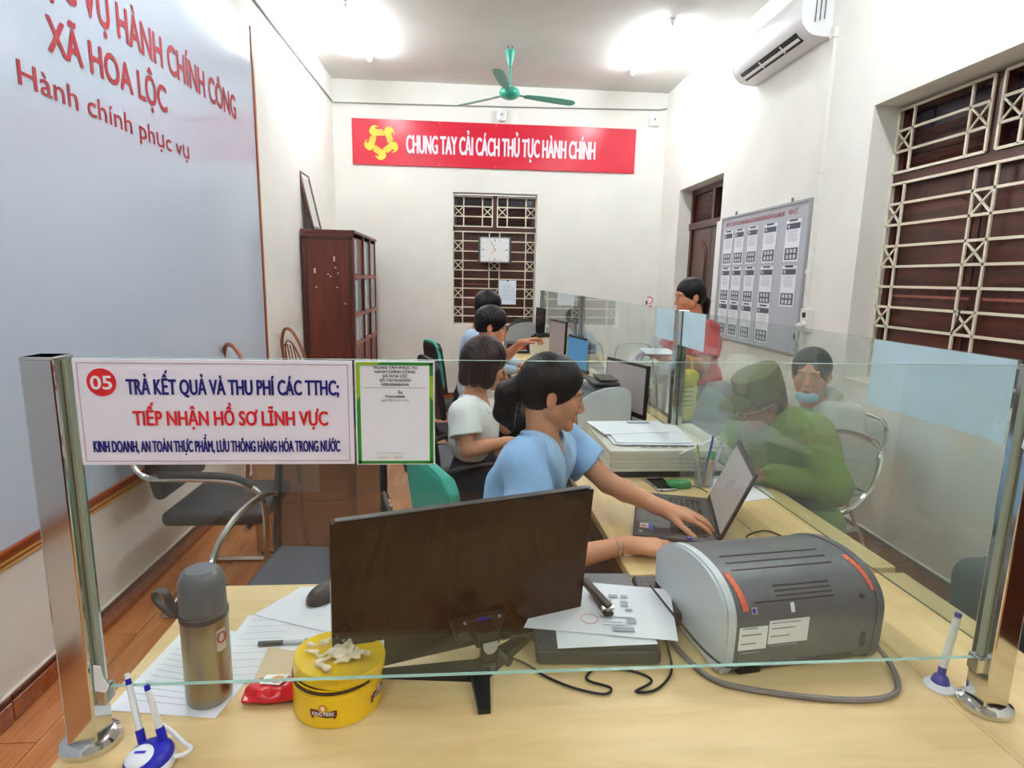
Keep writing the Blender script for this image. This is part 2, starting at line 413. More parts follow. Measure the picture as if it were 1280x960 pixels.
# ------------------------------------------------------------------ smooth-blended solids (for people, hair, cloth)
class SDF:
    def __init__(s, lo, hi, h):
        s.h = h; s.lo = np.array(lo, np.float32); n = np.ceil((np.array(hi)-np.array(lo))/h).astype(int)+1
        s.n = n; s.F = np.full(tuple(n), 0.5, np.float32)
        s.ax = [s.lo[i]+h*np.arange(n[i], dtype=np.float32) for i in range(3)]
    def _blk(s, lo, hi):
        a = np.maximum(0, np.floor((np.array(lo)-s.lo)/s.h).astype(int)); b = np.minimum(s.n, np.ceil((np.array(hi)-s.lo)/s.h).astype(int)+1)
        if (b <= a).any(): return None
        sl = tuple(slice(a[i], b[i]) for i in range(3))
        X = s.ax[0][sl[0]][:, None, None]; Y = s.ax[1][sl[1]][None, :, None]; Z = s.ax[2][sl[2]][None, None, :]
        return sl, X, Y, Z
    def _mix(s, sl, d, k, op):
        a = s.F[sl]
        if op == 'add':
            if k <= 0: s.F[sl] = np.minimum(a, d)
            else:
                hh = np.clip(0.5+0.5*(a-d)/k, 0, 1); s.F[sl] = a+(d-a)*hh-k*hh*(1-hh)
        else:
            d = -d
            if k <= 0: s.F[sl] = np.maximum(a, d)
            else:
                hh = np.clip(0.5-0.5*(a-d)/k, 0, 1); s.F[sl] = a+(d-a)*hh+k*hh*(1-hh)
    def cone(s, p, q, r1, r2=None, k=0.01, op='add'):
        p = np.array(p, float); q = np.array(q, float); r2 = r1 if r2 is None else r2
        m = max(r1, r2)+k+2*s.h
        B = s._blk(np.minimum(p, q)-m, np.maximum(p, q)+m)
        if B is None: return s
        sl, X, Y, Z = B; d = q-p; L2 = float((d*d).sum())+1e-12
        t = np.clip(((X-p[0])*d[0]+(Y-p[1])*d[1]+(Z-p[2])*d[2])/L2, 0, 1)
        D = np.sqrt((X-p[0]-t*d[0])**2+(Y-p[1]-t*d[1])**2+(Z-p[2]-t*d[2])**2)-(r1+(r2-r1)*t)
        s._mix(sl, D.astype(np.float32), k, op); return s
    def ell(s, c, r, R=None, k=0.01, op='add'):
        """ellipsoid, R: 3x3 with local axes as columns"""
        c = np.array(c, float); r = np.array(r, float); R = np.eye(3) if R is None else np.array(R, float)
        m = max(r)+k+2*s.h; B = s._blk(c-m, c+m)
        if B is None: return s
        sl, X, Y, Z = B; x, y, z = X-c[0], Y-c[1], Z-c[2]
        u = (x*R[0, 0]+y*R[1, 0]+z*R[2, 0])/r[0]; v = (x*R[0, 1]+y*R[1, 1]+z*R[2, 1])/r[1]; w_ = (x*R[0, 2]+y*R[1, 2]+z*R[2, 2])/r[2]
        k0 = np.sqrt(u*u+v*v+w_*w_)+1e-9; k1 = np.sqrt((u/r[0])**2+(v/r[1])**2+(w_/r[2])**2)+1e-9
        s._mix(sl, (k0*(k0-1)/k1).astype(np.float32), k, op); return s
    def box(s, c, hx, R=None, rr=0.01, k=0.0, op='add'):
        c = np.array(c, float); hx = np.array(hx, float); R = np.eye(3) if R is None else np.array(R, float)
        m = float(np.linalg.norm(hx))+rr+k+2*s.h; B = s._blk(c-m, c+m)
        if B is None: return s
        sl, X, Y, Z = B; x, y, z = X-c[0], Y-c[1], Z-c[2]
        q = [np.abs(x*R[0, i]+y*R[1, i]+z*R[2, i])-hx[i]+rr for i in range(3)]
        D = np.sqrt(np.maximum(q[0], 0)**2+np.maximum(q[1], 0)**2+np.maximum(q[2], 0)**2)+np.minimum(np.maximum(q[0], np.maximum(q[1], q[2])), 0)-rr
        s._mix(sl, D.astype(np.float32), k, op); return s
    def cut(s, p, n):
        """remove everything on the side the normal n points to"""
        n = np.array(n, float); n /= np.linalg.norm(n); p = np.array(p, float)
        D = (s.ax[0][:, None, None]-p[0])*n[0]+(s.ax[1][None, :, None]-p[1])*n[1]+(s.ax[2][None, None, :]-p[2])*n[2]
        s.F = np.maximum(s.F, D.astype(np.float32)); return s
    def field(s, fn):
        """fn(X,Y,Z) added to the field"""
        s.F = s.F+fn(s.ax[0][:, None, None], s.ax[1][None, :, None], s.ax[2][None, None, :]).astype(np.float32); return s
    def clone(s):
        o = SDF.__new__(SDF); o.h = s.h; o.lo = s.lo; o.n = s.n; o.ax = s.ax; o.F = s.F.copy(); return o
    def mesh(s, name, m, parent=None, origin=(0, 0, 0), relax=1):
        F = s.F; F[0] = F[-1] = 0.5; F[:, 0] = F[:, -1] = 0.5; F[:, :, 0] = F[:, :, -1] = 0.5
        S = F < 0
        c = np.zeros(tuple(np.array(F.shape)-1), np.uint8)
        for i in (0, 1):
            for j in (0, 1):
                for k in (0, 1): c += S[i:F.shape[0]-1+i, j:F.shape[1]-1+j, k:F.shape[2]-1+k]
        act = (c > 0) & (c < 8); I = np.argwhere(act)
        if len(I) == 0: return None
        idx = np.full(c.shape, -1, np.int32); idx[act] = np.arange(len(I))
        acc = np.zeros((len(I), 3)); cnt = np.zeros(len(I))
        off = [(i, j, k) for i in (0, 1) for j in (0, 1) for k in (0, 1)]
        val = {o: F[I[:, 0]+o[0], I[:, 1]+o[1], I[:, 2]+o[2]] for o in off}
        for a in off:
            for ax in range(3):
                if a[ax] == 1: continue
                b = list(a); b[ax] = 1; b = tuple(b); va, vb = val[a], val[b]
                msk = (va < 0) != (vb < 0); t = np.where(msk, va/(va-vb+1e-12), 0)
                P = np.tile(np.array(a, float), (len(I), 1)); P[:, ax] = t
                acc[msk] += P[msk]; cnt[msk] += 1
        V = (I+acc/cnt[:, None])*s.h+s.lo
        quads = []
        for ax in range(3):
            sl0 = [slice(None)]*3; sl1 = [slice(None)]*3; sl0[ax] = slice(0, -1); sl1[ax] = slice(1, None)
            A = S[tuple(sl0)]; Bb = S[tuple(sl1)]
            E = np.argwhere(A != Bb)
            u, v = (ax+1) % 3, (ax+2) % 3
            ok = (E[:, u] > 0) & (E[:, v] > 0) & (E[:, u] < c.shape[u]) & (E[:, v] < c.shape[v]); E = E[ok]
            def g(du, dv):
                Q = E.copy(); Q[:, u] -= du; Q[:, v] -= dv; return idx[Q[:, 0], Q[:, 1], Q[:, 2]]
            q = np.stack([g(1, 1), g(0, 1), g(0, 0), g(1, 0)], 1)
            flip = ~A[E[:, 0], E[:, 1], E[:, 2]]
            q[flip] = q[flip][:, ::-1]; quads.append(q)
        Q = np.concatenate(quads); Q = Q[(Q >= 0).all(1)]
        for _ in range(relax):  # light smoothing
            sm = np.zeros_like(V); ct = np.zeros(len(V))
            for a, b in ((0, 1), (1, 2), (2, 3), (3, 0)):
                np.add.at(sm, Q[:, a], V[Q[:, b]]); np.add.at(sm, Q[:, b], V[Q[:, a]]); np.add.at(ct, Q[:, a], 1); np.add.at(ct, Q[:, b], 1)
            V = 0.5*V+0.5*sm/np.maximum(ct, 1)[:, None]
        V = V-np.array(origin)
        me = bpy.data.meshes.new(name)
        me.vertices.add(len(V)); me.vertices.foreach_set('co', V.astype(np.float32).ravel())
        me.loops.add(Q.size); me.loops.foreach_set('vertex_index', Q.astype(np.int32).ravel())
        me.polygons.add(len(Q)); me.polygons.foreach_set('loop_start', np.arange(0, Q.size, 4, dtype=np.int32))
        me.polygons.foreach_set('use_smooth', np.ones(len(Q), bool))
        me.update(calc_edges=True); me.validate()
        return link_mesh(name, me, m, parent)
# ================================================================== THE SETTING
XL, XR, YB, YF, ZC = -1.53, 2.35, 7.30, -2.3, 3.69
WY0, WY1, WZ0, WZ1 = 2.16, 3.50, 0.945, 2.54        # window in the right wall
DY0, DY1, DZ1 = 5.54, 6.69, 2.51                    # door in the right wall
BX0, BX1, BZ0, BZ1 = -0.166, 0.835, 0.943, 2.505    # window in the far wall
def wallbox(mb, x0, x1, y0, y1, z0, z1): mb.box(((x0+x1)/2, (y0+y1)/2, (z0+z1)/2), (x1-x0, y1-y0, z1-z0))
mb = MB(); wallbox(mb, XL-0.2, XL, YF-0.2, YB+0.25, -0.1, ZC+0.1); struct(mb.build('wall_left', M_wall))
mb = MB()
for a in ((XR, XR+0.25, YF-0.2, WY0, -0.1, ZC+0.1), (XR, XR+0.25, WY0, WY1, -0.1, WZ0), (XR, XR+0.25, WY0, WY1, WZ1, ZC+0.1),
          (XR, XR+0.25, WY1, DY0, -0.1, ZC+0.1), (XR, XR+0.25, DY0, DY1, DZ1, ZC+0.1), (XR, XR+0.25, DY1, YB+0.25, -0.1, ZC+0.1)): wallbox(mb, *a)
struct(mb.build('wall_right', M_wall))
mb = MB()
for a in ((XL, BX0, YB, YB+0.25, -0.1, ZC+0.1), (BX1, XR, YB, YB+0.25, -0.1, ZC+0.1), (BX0, BX1, YB, YB+0.25, -0.1, BZ0), (BX0, BX1, YB, YB+0.25, BZ1, ZC+0.1)): wallbox(mb, *a)
struct(mb.build('wall_back', M_wall))
mb = MB(); wallbox(mb, XL, XR, YF-0.2, YF, -0.1, ZC+0.1); struct(mb.build('wall_front', M_wall))
mb = MB(); wallbox(mb, XL, XR, YF, YB, ZC, ZC+0.1); struct(mb.build('ceiling', M_ceil))
mb = MB(); wallbox(mb, XL, XR, YF, YB, -0.1, -0.004); floor = struct(mb.build('floor', M_grout))
PW, PL = 0.15, 0.6
pmes = []
for k in range(3):
    b = MB(); b.box((0, 0, -0.0035), (PW-0.003, PL-0.003, 0.007)); o = b.build('plank', M_floor); pmes.append(o.data); bpy.data.objects.remove(o)
rest = MB(); cnt = 0
for i in range(26):
    for j in range(-4, 13):
        x = XL+PW*(i+0.5); y = PL*(j+0.5)+(0.3 if i % 2 else 0)
        if x > XR-0.06 or y > YB-0.3: continue
        near = ((x < 0.15 and 1.0 < y < 6.9) or (x > 1.2 and 0.8 < y < 4.2))
        if near and cnt < 298:
            o = bpy.data.objects.new('plank', pmes[(i*7+j) % 3]); COL.objects.link(o); o.parent = floor; o.location = (x, y, 0.0)
            # vary grain by sliding each plank's own origin: rotate half of them
            o.rotation_euler = (0, 0, PI if (i+j) % 2 else 0); cnt += 1
        else: rest.box((x, y, -0.0035), (PW-0.003, PL-0.003, 0.007))
tag(rest.build('planks', M_floor, floor), kind='stuff')

# tile skirting
def skirting(name, p0, d, n, L, nrm):
    root = None; d = Vector(d); nrm = Vector(nrm); p0 = Vector(p0)
    M = frame(p0, d, (0, 0, 1))       # X along wall, Y up, Z out (or in)
    s = 1 if M.to_3x3().col[2].dot(nrm) > 0 else -1
    mb = MB(); mb.box((n*L/2, 0.05, s*0.004), (n*L, 0.1, 0.008), M=M); root = struct(mb.build(name, M_grout))
    for k in range(n):
        mb = MB(); mb.box((L*(k+0.5), 0.039, s*0.009), (L-0.004, 0.072, 0.012), M=M, bev=0.002, seg=1)
        mb.mi = 1; mb.box((L*(k+0.5), 0.088, s*0.009), (L-0.004, 0.022, 0.013), M=M, bev=0.002, seg=1)
        mb.build('tile', [M_skirt, M_skirt_band], root)
    mb = MB(); mb.box((n*L/2, 0.104, s*0.006), (n*L, 0.008, 0.014), M=M, bev=0.002, seg=1); mb.build('cap_strip', M_cream, root)
    return root
skirting('baseboard_left', (XL, -0.5, 0), (0, 1, 0), 19, 0.4, (1, 0, 0))
skirting('baseboard_right', (XR, -0.5, 0), (0, 1, 0), 15, 0.4, (-1, 0, 0))
skirting('baseboard_back', (XL+0.03, YB, 0), (1, 0, 0), 9, 0.42, (0, -1, 0))

# cable ducts that run round the walls under the ceiling
def trim(name, pts, r, m): return struct(MB().tube(pts, r, 6).build(name, m))
trim('trim_1', [(XL+0.012, -1, 3.40), (XL+0.012, YB-0.012, 3.435), (XL+0.4, YB-0.012, 3.44), (0.4, YB-0.012, 3.462), (XR-0.1, YB-0.012, 3.50), (XR-0.012, YB-0.012, 3.52)], 0.008, mat('cable_duct_grey', (150, 150, 146), 0.6))
mb = MB(); mb.box((XR-0.012, 3.965, 2.10), (0.024, 0.036, 1.98)); mb.box((XR-0.014, 3.965, 3.1), (0.03, 0.05, 0.06)); mb.box((XR-0.014, 3.965, 2.26), (0.03, 0.05, 0.03)); mb.box((XR-0.014, 3.965, 1.6), (0.03, 0.05, 0.03))
struct(mb.build('trim_2', M_whitem))

# ---------------------------------------------------------------- grille windows
def bar(parent, M, a, b, wd=0.014, dp=0.010, name='grille_bar', m=None):
    a = Vector(a); b = Vector(b); d = b-a; L = d.length; ang = math.atan2(d.y, d.x)
    mb = MB(); mb.box((0, 0, 0), (L, wd, dp), M=M @ Matrix.Translation(((a.x+b.x)/2, (a.y+b.y)/2, (a.z+b.z)/2)) @ Matrix.Rotation(ang, 4, 'Z'))
    return mb.build(name, m or M_grille, parent)
def louvre_panel(parent, M, u0, u1, v0, v1, n, m):
    for i in range(n):
        v = v0+(v1-v0)*(i+0.5)/n
        mb = MB(); mb.box((0, 0, 0), (u1-u0, (v1-v0)/n*1.05, 0.006), M=M @ Matrix.Translation(((u0+u1)/2, v, -0.005)) @ Matrix.Rotation(0.6, 4, 'X'))
        mb.build('slat', m, parent)
def arch_panel(parent, M, u0, u1, v0, v1, m, arched=True, name='panel'):
    w_ = u1-u0; n = 10; h = min(0.1, w_*0.3)
    pts = [(u0, v0), (u1, v0)]
    if arched:
        for i in range(n+1):
            t = i/n; pts.append((u1-(u1-u0)*t, v1-h+h*math.sin(PI*t)))
    else: pts += [(u1, v1), (u0, v1)]
    cx = (u0+u1)/2; cy = (v0+v1)/2
    mb = MB(); mb.prism(pts, 0.006, M=M, z0=0.0)
    q = [(cx+(x-cx)*0.84, cy+(y-cy)*(1-0.08*w_/(v1-v0)*2)) for x, y in pts]
    mb.prism(q, 0.007, M=M, z0=0.006)
    return mb.build(name, m, parent)
def grille_window(name, M, W, rows, zt0, zt1, leaves, paper=False):
    """M: origin at lower left of the opening (seen from inside), X along, Y up, Z towards the room"""
    root = struct(MB().box((W/2, (rows[0]+zt1)/2, -0.11), (W, zt1-rows[0], 0.02), M=M).build(name, M_redwood))
    fm = M_redwood_h; T = lambda z: M @ Matrix.Translation((0, 0, z))
    # wooden frame
    H0, H1 = rows[0]-0.02, zt1+0.02
    for (c, d) in (((0.02, (H0+H1)/2), (0.04, H1-H0)), ((W-0.02, (H0+H1)/2), (0.04, H1-H0)), ((W/2, H1-0.02), (W, 0.04)), ((W/2, H0+0.02), (W, 0.04))):
        MB().box((c[0], c[1], -0.085), (d[0], d[1], 0.05), M=M).build('window_frame', M_redwood, root)
    MB().box((W/2, (rows[-1]+zt0)/2, -0.07), (W, zt0-rows[-1]+0.01, 0.06), M=M).build('transom_rail', M_redwood_h, root)
    MB().box((W/2, (zt0+zt1)/2, -0.07), (0.07, zt1-zt0, 0.06), M=M).build('mullion', M_redwood, root)
    # transom louvres and dark glass
    for s in (0, 1):
        u0, u1 = (0.04, W/2-0.035) if s == 0 else (W/2+0.035, W-0.04)
        MB().box(((u0+u1)/2, (zt0+zt1)/2, -0.095), (u1-u0, zt1-zt0, 0.006), M=M).build('pane', M_window_dark, root)
        louvre_panel(root, T(-0.085), u0+0.02, u1-0.02, zt0+0.02, zt0+(zt1-zt0)*0.62, 6, M_redwood_h)
    # closed shutters
    lw = (W-0.08)/leaves
    for k in range(leaves):
        u0 = 0.04+lw*k; lo, hi = rows[0]+0.02, rows[-1]
        sh_ = MB().box((u0+lw/2, (lo+hi)/2, -0.092), (lw-0.004, hi-lo, 0.02), M=M).build('shutter', M_redwood, root)
        mid = lo+(hi-lo)*0.42
        arch_panel(sh_, T(-0.082), u0+0.05, u0+lw-0.05, mid+0.04, hi-0.05, M_redwood_h)
        arch_panel(sh_, T(-0.082), u0+0.05, u0+lw-0.05, lo+0.05, mid-0.03, M_redwood_h, False)
        MB().box((u0+lw/2, mid+0.005, -0.078), (lw-0.08, 0.014, 0.012), M=M).build('rail', mat('worn_wood_edge', (150, 84, 70), 0.5), sh_)
    # the metal grille
    zg = -0.03
    vs = [0.006, 0.118, W/2-0.0625, W/2+0.0625, W-0.118, W-0.006]
    for v in vs: bar(root, M, (v, rows[0], zg), (v, rows[-1], zg))
    for r in rows: bar(root, M, (0, r, zg), (W, r, zg))
    n = len(rows)-1
    for row in (1, 3, 6, 8):       # counted from the top
        b_, t_ = rows[n-1-row], rows[n-row]
        for a, c in ((vs[0], vs[1]), (vs[2], vs[3]), (vs[4], vs[5])):
            bar(root, M, (a, b_, zg), (c, t_, zg), 0.010, 0.008, 'grille_cross'); bar(root, M, (a, t_, zg), (c, b_, zg), 0.010, 0.008, 'grille_cross')
    for s in (0, 1):
        u0, u1 = (0.006, W/2-0.03) if s == 0 else (W/2+0.03, W-0.006)
        a, c = u0+0.12, u1-0.12; h = (zt1-zt0)/3
        for v in (u0, a, c, u1): bar(root, M, (v, zt0, zg), (v, zt1, zg))
        for i in range(4): bar(root, M, (u0, zt0+h*i, zg), (u1, zt0+h*i, zg))
        for p, q in ((u0, a), (c, u1)):
            bar(root, M, (p, zt0+h, zg), (q, zt0+2*h, zg), 0.010, 0.008, 'grille_cross'); bar(root, M, (p, zt0+2*h, zg), (q, zt0+h, zg), 0.010, 0.008, 'grille_cross')
    return root
rowsz = [0.96, 1.05, 1.157, 1.272, 1.389, 1.508, 1.625, 1.744, 1.866, 1.986, 2.10]
# right wall: X runs from the far jamb towards the camera, Z into the room
Mw = frame((2.48, WY1, 0), (0, -1, 0), (0, 0, 1))
w1 = grille_window('window_1', Mw, WY1-WY0, rowsz, 2.165, 2.515, 2)
Mb = frame((BX0, YB+0.07, 0), (1, 0, 0), (0, 0, 1))
w2 = grille_window('window_2', Mb, BX1-BX0, [0.955, 1.05, 1.157, 1.272, 1.387, 1.501, 1.606, 1.719, 1.831, 1.953, 2.062], 2.125, 2.47, 2)
MB().tube([(2.465, 2.815, 1.40), (2.462, 2.815, 1.36), (2.455, 2.82, 1.31), (2.45, 2.83, 1.28)], 0.004, 6).build('latch_wire', M_dk, w1)
MB().box((XR+0.06, (WY0+WY1)/2, WZ0-0.005), (0.13, WY1-WY0, 0.012)).build('window_sill', M_cream, w1)

# ---------------------------------------------------------------- door
Md = frame((2.50, DY1, 0), (0, -1, 0), (0, 0, 1)); DW = DY1-DY0
d1 = struct(MB().box((DW/2, DZ1/2, -0.05), (DW, DZ1, 0.02), M=Md).build('door_1', M_redwood))
for (c, d) in (((0.03, DZ1/2), (0.06, DZ1)), ((DW-0.03, DZ1/2), (0.06, DZ1)), ((DW/2, DZ1-0.03), (DW, 0.06))): MB().box((c[0], c[1], -0.02), (d[0], d[1], 0.05), M=Md).build('door_frame', M_redwood, d1)
MB().box((DW/2, 2.115, -0.01), (DW, 0.07, 0.06), M=Md).build('transom_rail', M_redwood_h, d1)
MB().box((0.62, 2.30, -0.015), (0.05, 0.34, 0.05), M=Md).build('mullion', M_redwood, d1)
MB().box((0.62, 2.30, -0.035), (DW-0.1, 0.34, 0.006), M=Md).build('pane', M_window_dark, d1)
louvre_panel(d1, Md @ Matrix.Translation((0, 0, -0.02)), 0.08, 0.59, 2.17, 2.44, 9, M_redwood_h)
for k in (0, 1):
    u0 = 0.06+k*0.52
    sh_ = MB().box((u0+0.26, 1.04, -0.025), (0.515, 2.08, 0.03), M=Md, bev=0.004, seg=1).build('door_leaf', M_redwood, d1)
    arch_panel(sh_, Md @ Matrix.Translation((0, 0, -0.009)), u0+0.08, u0+0.44, 1.05, 1.95, M_redwood)
    arch_panel(sh_, Md @ Matrix.Translation((0, 0, -0.009)), u0+0.08, u0+0.44, 0.15, 0.90, M_redwood, False)
MB().box((2.372, 5.59, 1.04), (0.03, 0.085, 2.08), bev=0.003).build('white_edge_strip', M_white, d1)['label'] = 'white strip standing against the door jamb'

# wooden double door on the right wall beside the photographer
d3 = struct(MB().box((XR-0.012, -0.35, 1.25), (0.02, 1.5, 2.5)).build('door_3', M_redwood))
for k in range(2):
    q_ = MB().box((XR-0.035, -0.72+0.74*k, 1.22), (0.04, 0.72, 2.42), bev=0.006, seg=1).build('door_leaf', M_redwood, d3)
    for z_, h_ in ((1.75, 1.1), (0.6, 0.9)): MB().box((XR-0.06, -0.72+0.74*k, z_), (0.016, 0.5, h_), bev=0.006, seg=1).build('panel', M_redwood_h, q_)

# unseen wooden doors, added behind the camera to darken reflections
d2 = struct(MB().box((0.3, YF+0.01, 1.3), (2.6, 0.03, 2.6)).build('added_door', M_redwood))
for k in range(4):
    q_ = MB().box((-0.66+0.64*k, YF+0.04, 1.28), (0.62, 0.04, 2.5), bev=0.006, seg=1).build('door_leaf', M_redwood, d2)
    MB().box((-0.66+0.64*k, YF+0.065, 1.75), (0.44, 0.015, 1.2)).build('pane', M_window_dark, q_); MB().box((-0.66+0.64*k, YF+0.065, 0.55), (0.44, 0.02, 0.75), bev=0.008, seg=1).build('panel', M_redwood_h, q_)

# ---------------------------------------------------------------- big glossy wall panel with its trims
pan = thing('wall_panel', 'large glossy pale blue panel with red lettering on the left wall', 'wall panel', (XL, 1.6, 0.6))
PY0, PY1, PZ0, PZ1 = -1.4, 4.60, 0.60, 3.2
def pl(o): o.location = Vector(o.location)-pan.location; return o
pl(MB().box((XL+0.011, (PY0+PY1)/2, (PZ0+PZ1)/2), (0.018, PY1-PY0, PZ1-PZ0), bev=0.002).build('board', M_panel, pan))
z = 0.600
for h, m, t in ((0.018, M_rust, 0.030), (0.004, M_cream, 0.024), (0.012, M_rust, 0.028), (0.011, M_gold, 0.026), (0.008, M_rust, 0.026), (0.012, M_gold, 0.024)):
    pl(MB().box((XL+t/2, (PY0+PY1+0.05)/2, z-h/2), (t, PY1-PY0+0.05, h-0.001), bev=0.001, seg=1).build('bottom_moulding', m, pan)); z -= h
y = PY1
for h, m, t in ((0.016, M_rust, 0.028), (0.012, M_gold, 0.026), (0.008, M_rust, 0.026), (0.014, M_gold, 0.022)):
    pl(MB().box((XL+t/2, y+h/2, (PZ0+PZ1)/2), (t, h-0.001, PZ1-PZ0), bev=0.001, seg=1).build('side_moulding', m, pan)); y += h
# lettering: reads from the near end towards the far end of the wall
def wtext(body, y0, z0, y1, z1, cap, bold, x=-1.5085, name='lettering'):
    d = Vector((0, y1-y0, z1-z0)); M = frame((x, y0, z0), d, (0, 0, 1))
    return pl(text(name, body, M, M_textred, pan, width=d.length, cap=cap, bold=bold, ext=0.0005))
wtext('TRUNG TÂM PHỤC VỤ HÀNH CHÍNH CÔNG', 1.42, 2.515, 4.245, 2.50, 0.148, 0.045)
wtext('XÃ HOA LỘC', 2.44, 2.292, 3.305, 2.30, 0.125, 0.050)
wtext('Hành chính phục vụ', 2.265, 2.125, 3.515, 2.115, 0.085, 0.016)
# ---------------------------------------------------------------- ceiling lamps
def tube_light(x, y, label):
    t = thing('tube_light', label, 'light', (x, y, ZC), 0, 'fluorescent tube lights on the ceiling')
    MB().box((0, 0, -0.010), (0.05, 1.24, 0.02), bev=0.004).build('batten', M_white, t)
    for s in (-1, 1): MB().box((0, s*0.605, -0.036), (0.03, 0.02, 0.05), bev=0.004).build('lamp_holder', M_white, t)
    MB().cyl((0, -0.595, -0.045), (0, 0.595, -0.045), 0.021, seg=12).build('tube', M_bulb, t)
    return t
tube_light(-0.98, 5.90, 'lit fluorescent tube light on the ceiling left of the fan')
tube_light(1.71, 5.93, 'lit fluorescent tube light on the ceiling right of the fan')
for x in (-0.98, 1.71):
    for yy in (2.6, -0.9): tube_light(x, yy, 'added unseen tube light, %s side, %s' % ('left' if x < 0 else 'right', 'middle row' if yy > 2 else 'row behind the camera'))  # extra tubes, never in view, added to light the near half of the room

# ---------------------------------------------------------------- ceiling fan
fan = thing('ceiling_fan', 'green three-blade ceiling fan hanging in front of the far wall', 'fan', (0.40, 6.1, 3.26))
MB().lathe([(0.0, -0.045), (0.05, -0.042), (0.085, -0.025), (0.10, 0.0), (0.10, 0.02), (0.085, 0.045), (0.05, 0.06), (0.02, 0.075), (0, 0.076)], seg=28).build('motor_housing', M_fan, fan, True)
MB().cyl((0, 0, 0.06), (0, 0, 0.30), 0.011).build('down_rod', M_fan, fan, True)
MB().lathe([(0.0, 0.25), (0.02, 0.255), (0.045, 0.37), (0.045, 0.39), (0, 0.392)], seg=20).build('canopy', M_fan, fan, True)
for hx in (-0.02, 0.02): MB().tube([(hx, 0, 0.38), (hx, 0, 0.43)], 0.004).build('hook', M_dk, fan)
for k in range(3):
    a = math.radians(18+120*k)
    Rm = Matrix.Rotation(a, 4, 'Z')
    mb = MB()
    pts = [(0.16, -0.035), (0.30, -0.055), (0.55, -0.066), (0.66, -0.06), (0.70, -0.03), (0.705, 0.01), (0.68, 0.045), (0.55, 0.05), (0.30, 0.04), (0.16, 0.03)]
    mb.prism(pts, 0.004, M=Rm @ Matrix.Rotation(math.radians(-11), 4, 'X') @ Matrix.Translation((0, 0, -0.005)))
    mb.box((0.13, 0, 0.0), (0.12, 0.035, 0.006), M=Rm); mb.build('blade', M_fan, fan)

# ---------------------------------------------------------------- air conditioner on the right wall
ac = thing('air_conditioner', 'white wall air conditioner high on the right wall', 'air conditioner', (XR, 4.53, 3.10))
# profile in (distance from wall, height)
prof = [(0.0, 0.0), (0.05, 0.0), (0.13, 0.012), (0.18, 0.05), (0.205, 0.10), (0.21, 0.17), (0.205, 0.24), (0.18, 0.285), (0.13, 0.30), (0.0, 0.30)]
Mac = Matrix(((-1, 0, 0, 0), (0, 0, 1, 0), (0, 1, 0, 0), (0, 0, 0, 1)))
L = 1.0
sm = [p for p in prof[:1]]+[tuple(v)[:2] for v in catmull([(x, y, 0) for x, y in prof[1:-1]], 4)]+[prof[-1]]
MB().prism(sm, L, M=Mac, z0=-L/2).build('body', M_white, ac, True)
for s in (-1, 1): MB().prism([(x*1.02, 0.15+(y-0.15)*1.02) for x, y in sm], 0.012, M=Mac, z0=s*L/2-0.006).build('end_cap', M_white, ac, True)
MB().box((0, 0, 0), (0.075, 0.80, 0.016), M=Matrix.Translation((-0.158, 0.0, 0.026)) @ Matrix.Rotation(math.radians(38), 4, 'Y')).build('air_outlet', M_black, ac)
MB().box((0, 0, 0), (0.022, 0.82, 0.005), M=Matrix.Translation((-0.164, 0.0, 0.010)) @ Matrix.Rotation(math.radians(38), 4, 'Y')).build('louvre_flap', M_white, ac)
for yy in (-0.2, 0.1): MB().box((0, 0, 0), (0.06, 0.014, 0.010), M=Matrix.Translation((-0.162, yy, 0.020)) @ Matrix.Rotation(math.radians(38), 4, 'Y')).build('flap_arm', M_white, ac)
for i in range(3): MB().box((-0.06-0.03*i, -L/2-0.013, 0.16), (0.006, 0.004, 0.12+0.02*i)).build('end_slot', M_grey, ac)
MB().box((-0.211, 0.35, 0.2), (0.003, 0.09, 0.02)).build('badge', M_grey, ac)
MB().tube([(XR-0.03-XR, -0.52, 0.0), (-0.02, -0.53, -0.012), (-0.015, -0.565, 0.01)], 0.012).build('pipe', M_whitem, ac)

# ---------------------------------------------------------------- banner on the far wall
ban = thing('banner', 'long red banner with white slogan over the far window', 'banner', (0.33, YB-0.005, 3.02))
def bl(o): o.location = -Vector(ban.location); return o
bx0, bx1, bz0, bz1 = -1.315, 1.985, 2.775, 3.275
bb_ = bl(MB().box(((bx0+bx1)/2, YB-0.012, (bz0+bz1)/2), (bx1-bx0, 0.018, bz1-bz0), bev=0.002, seg=1).build('board', M_red, ban))
Mt = frame((-0.70, YB-0.022, 2.918), (1, 0, 0), (0, 0, 1))
(text('lettering', 'CHUNG TAY CẢI CÁCH THỦ TỤC HÀNH CHÍNH', Mt, mat('banner_white', (240, 228, 240), 0.5), bb_, width=2.20, cap=0.205, bold=0.038))
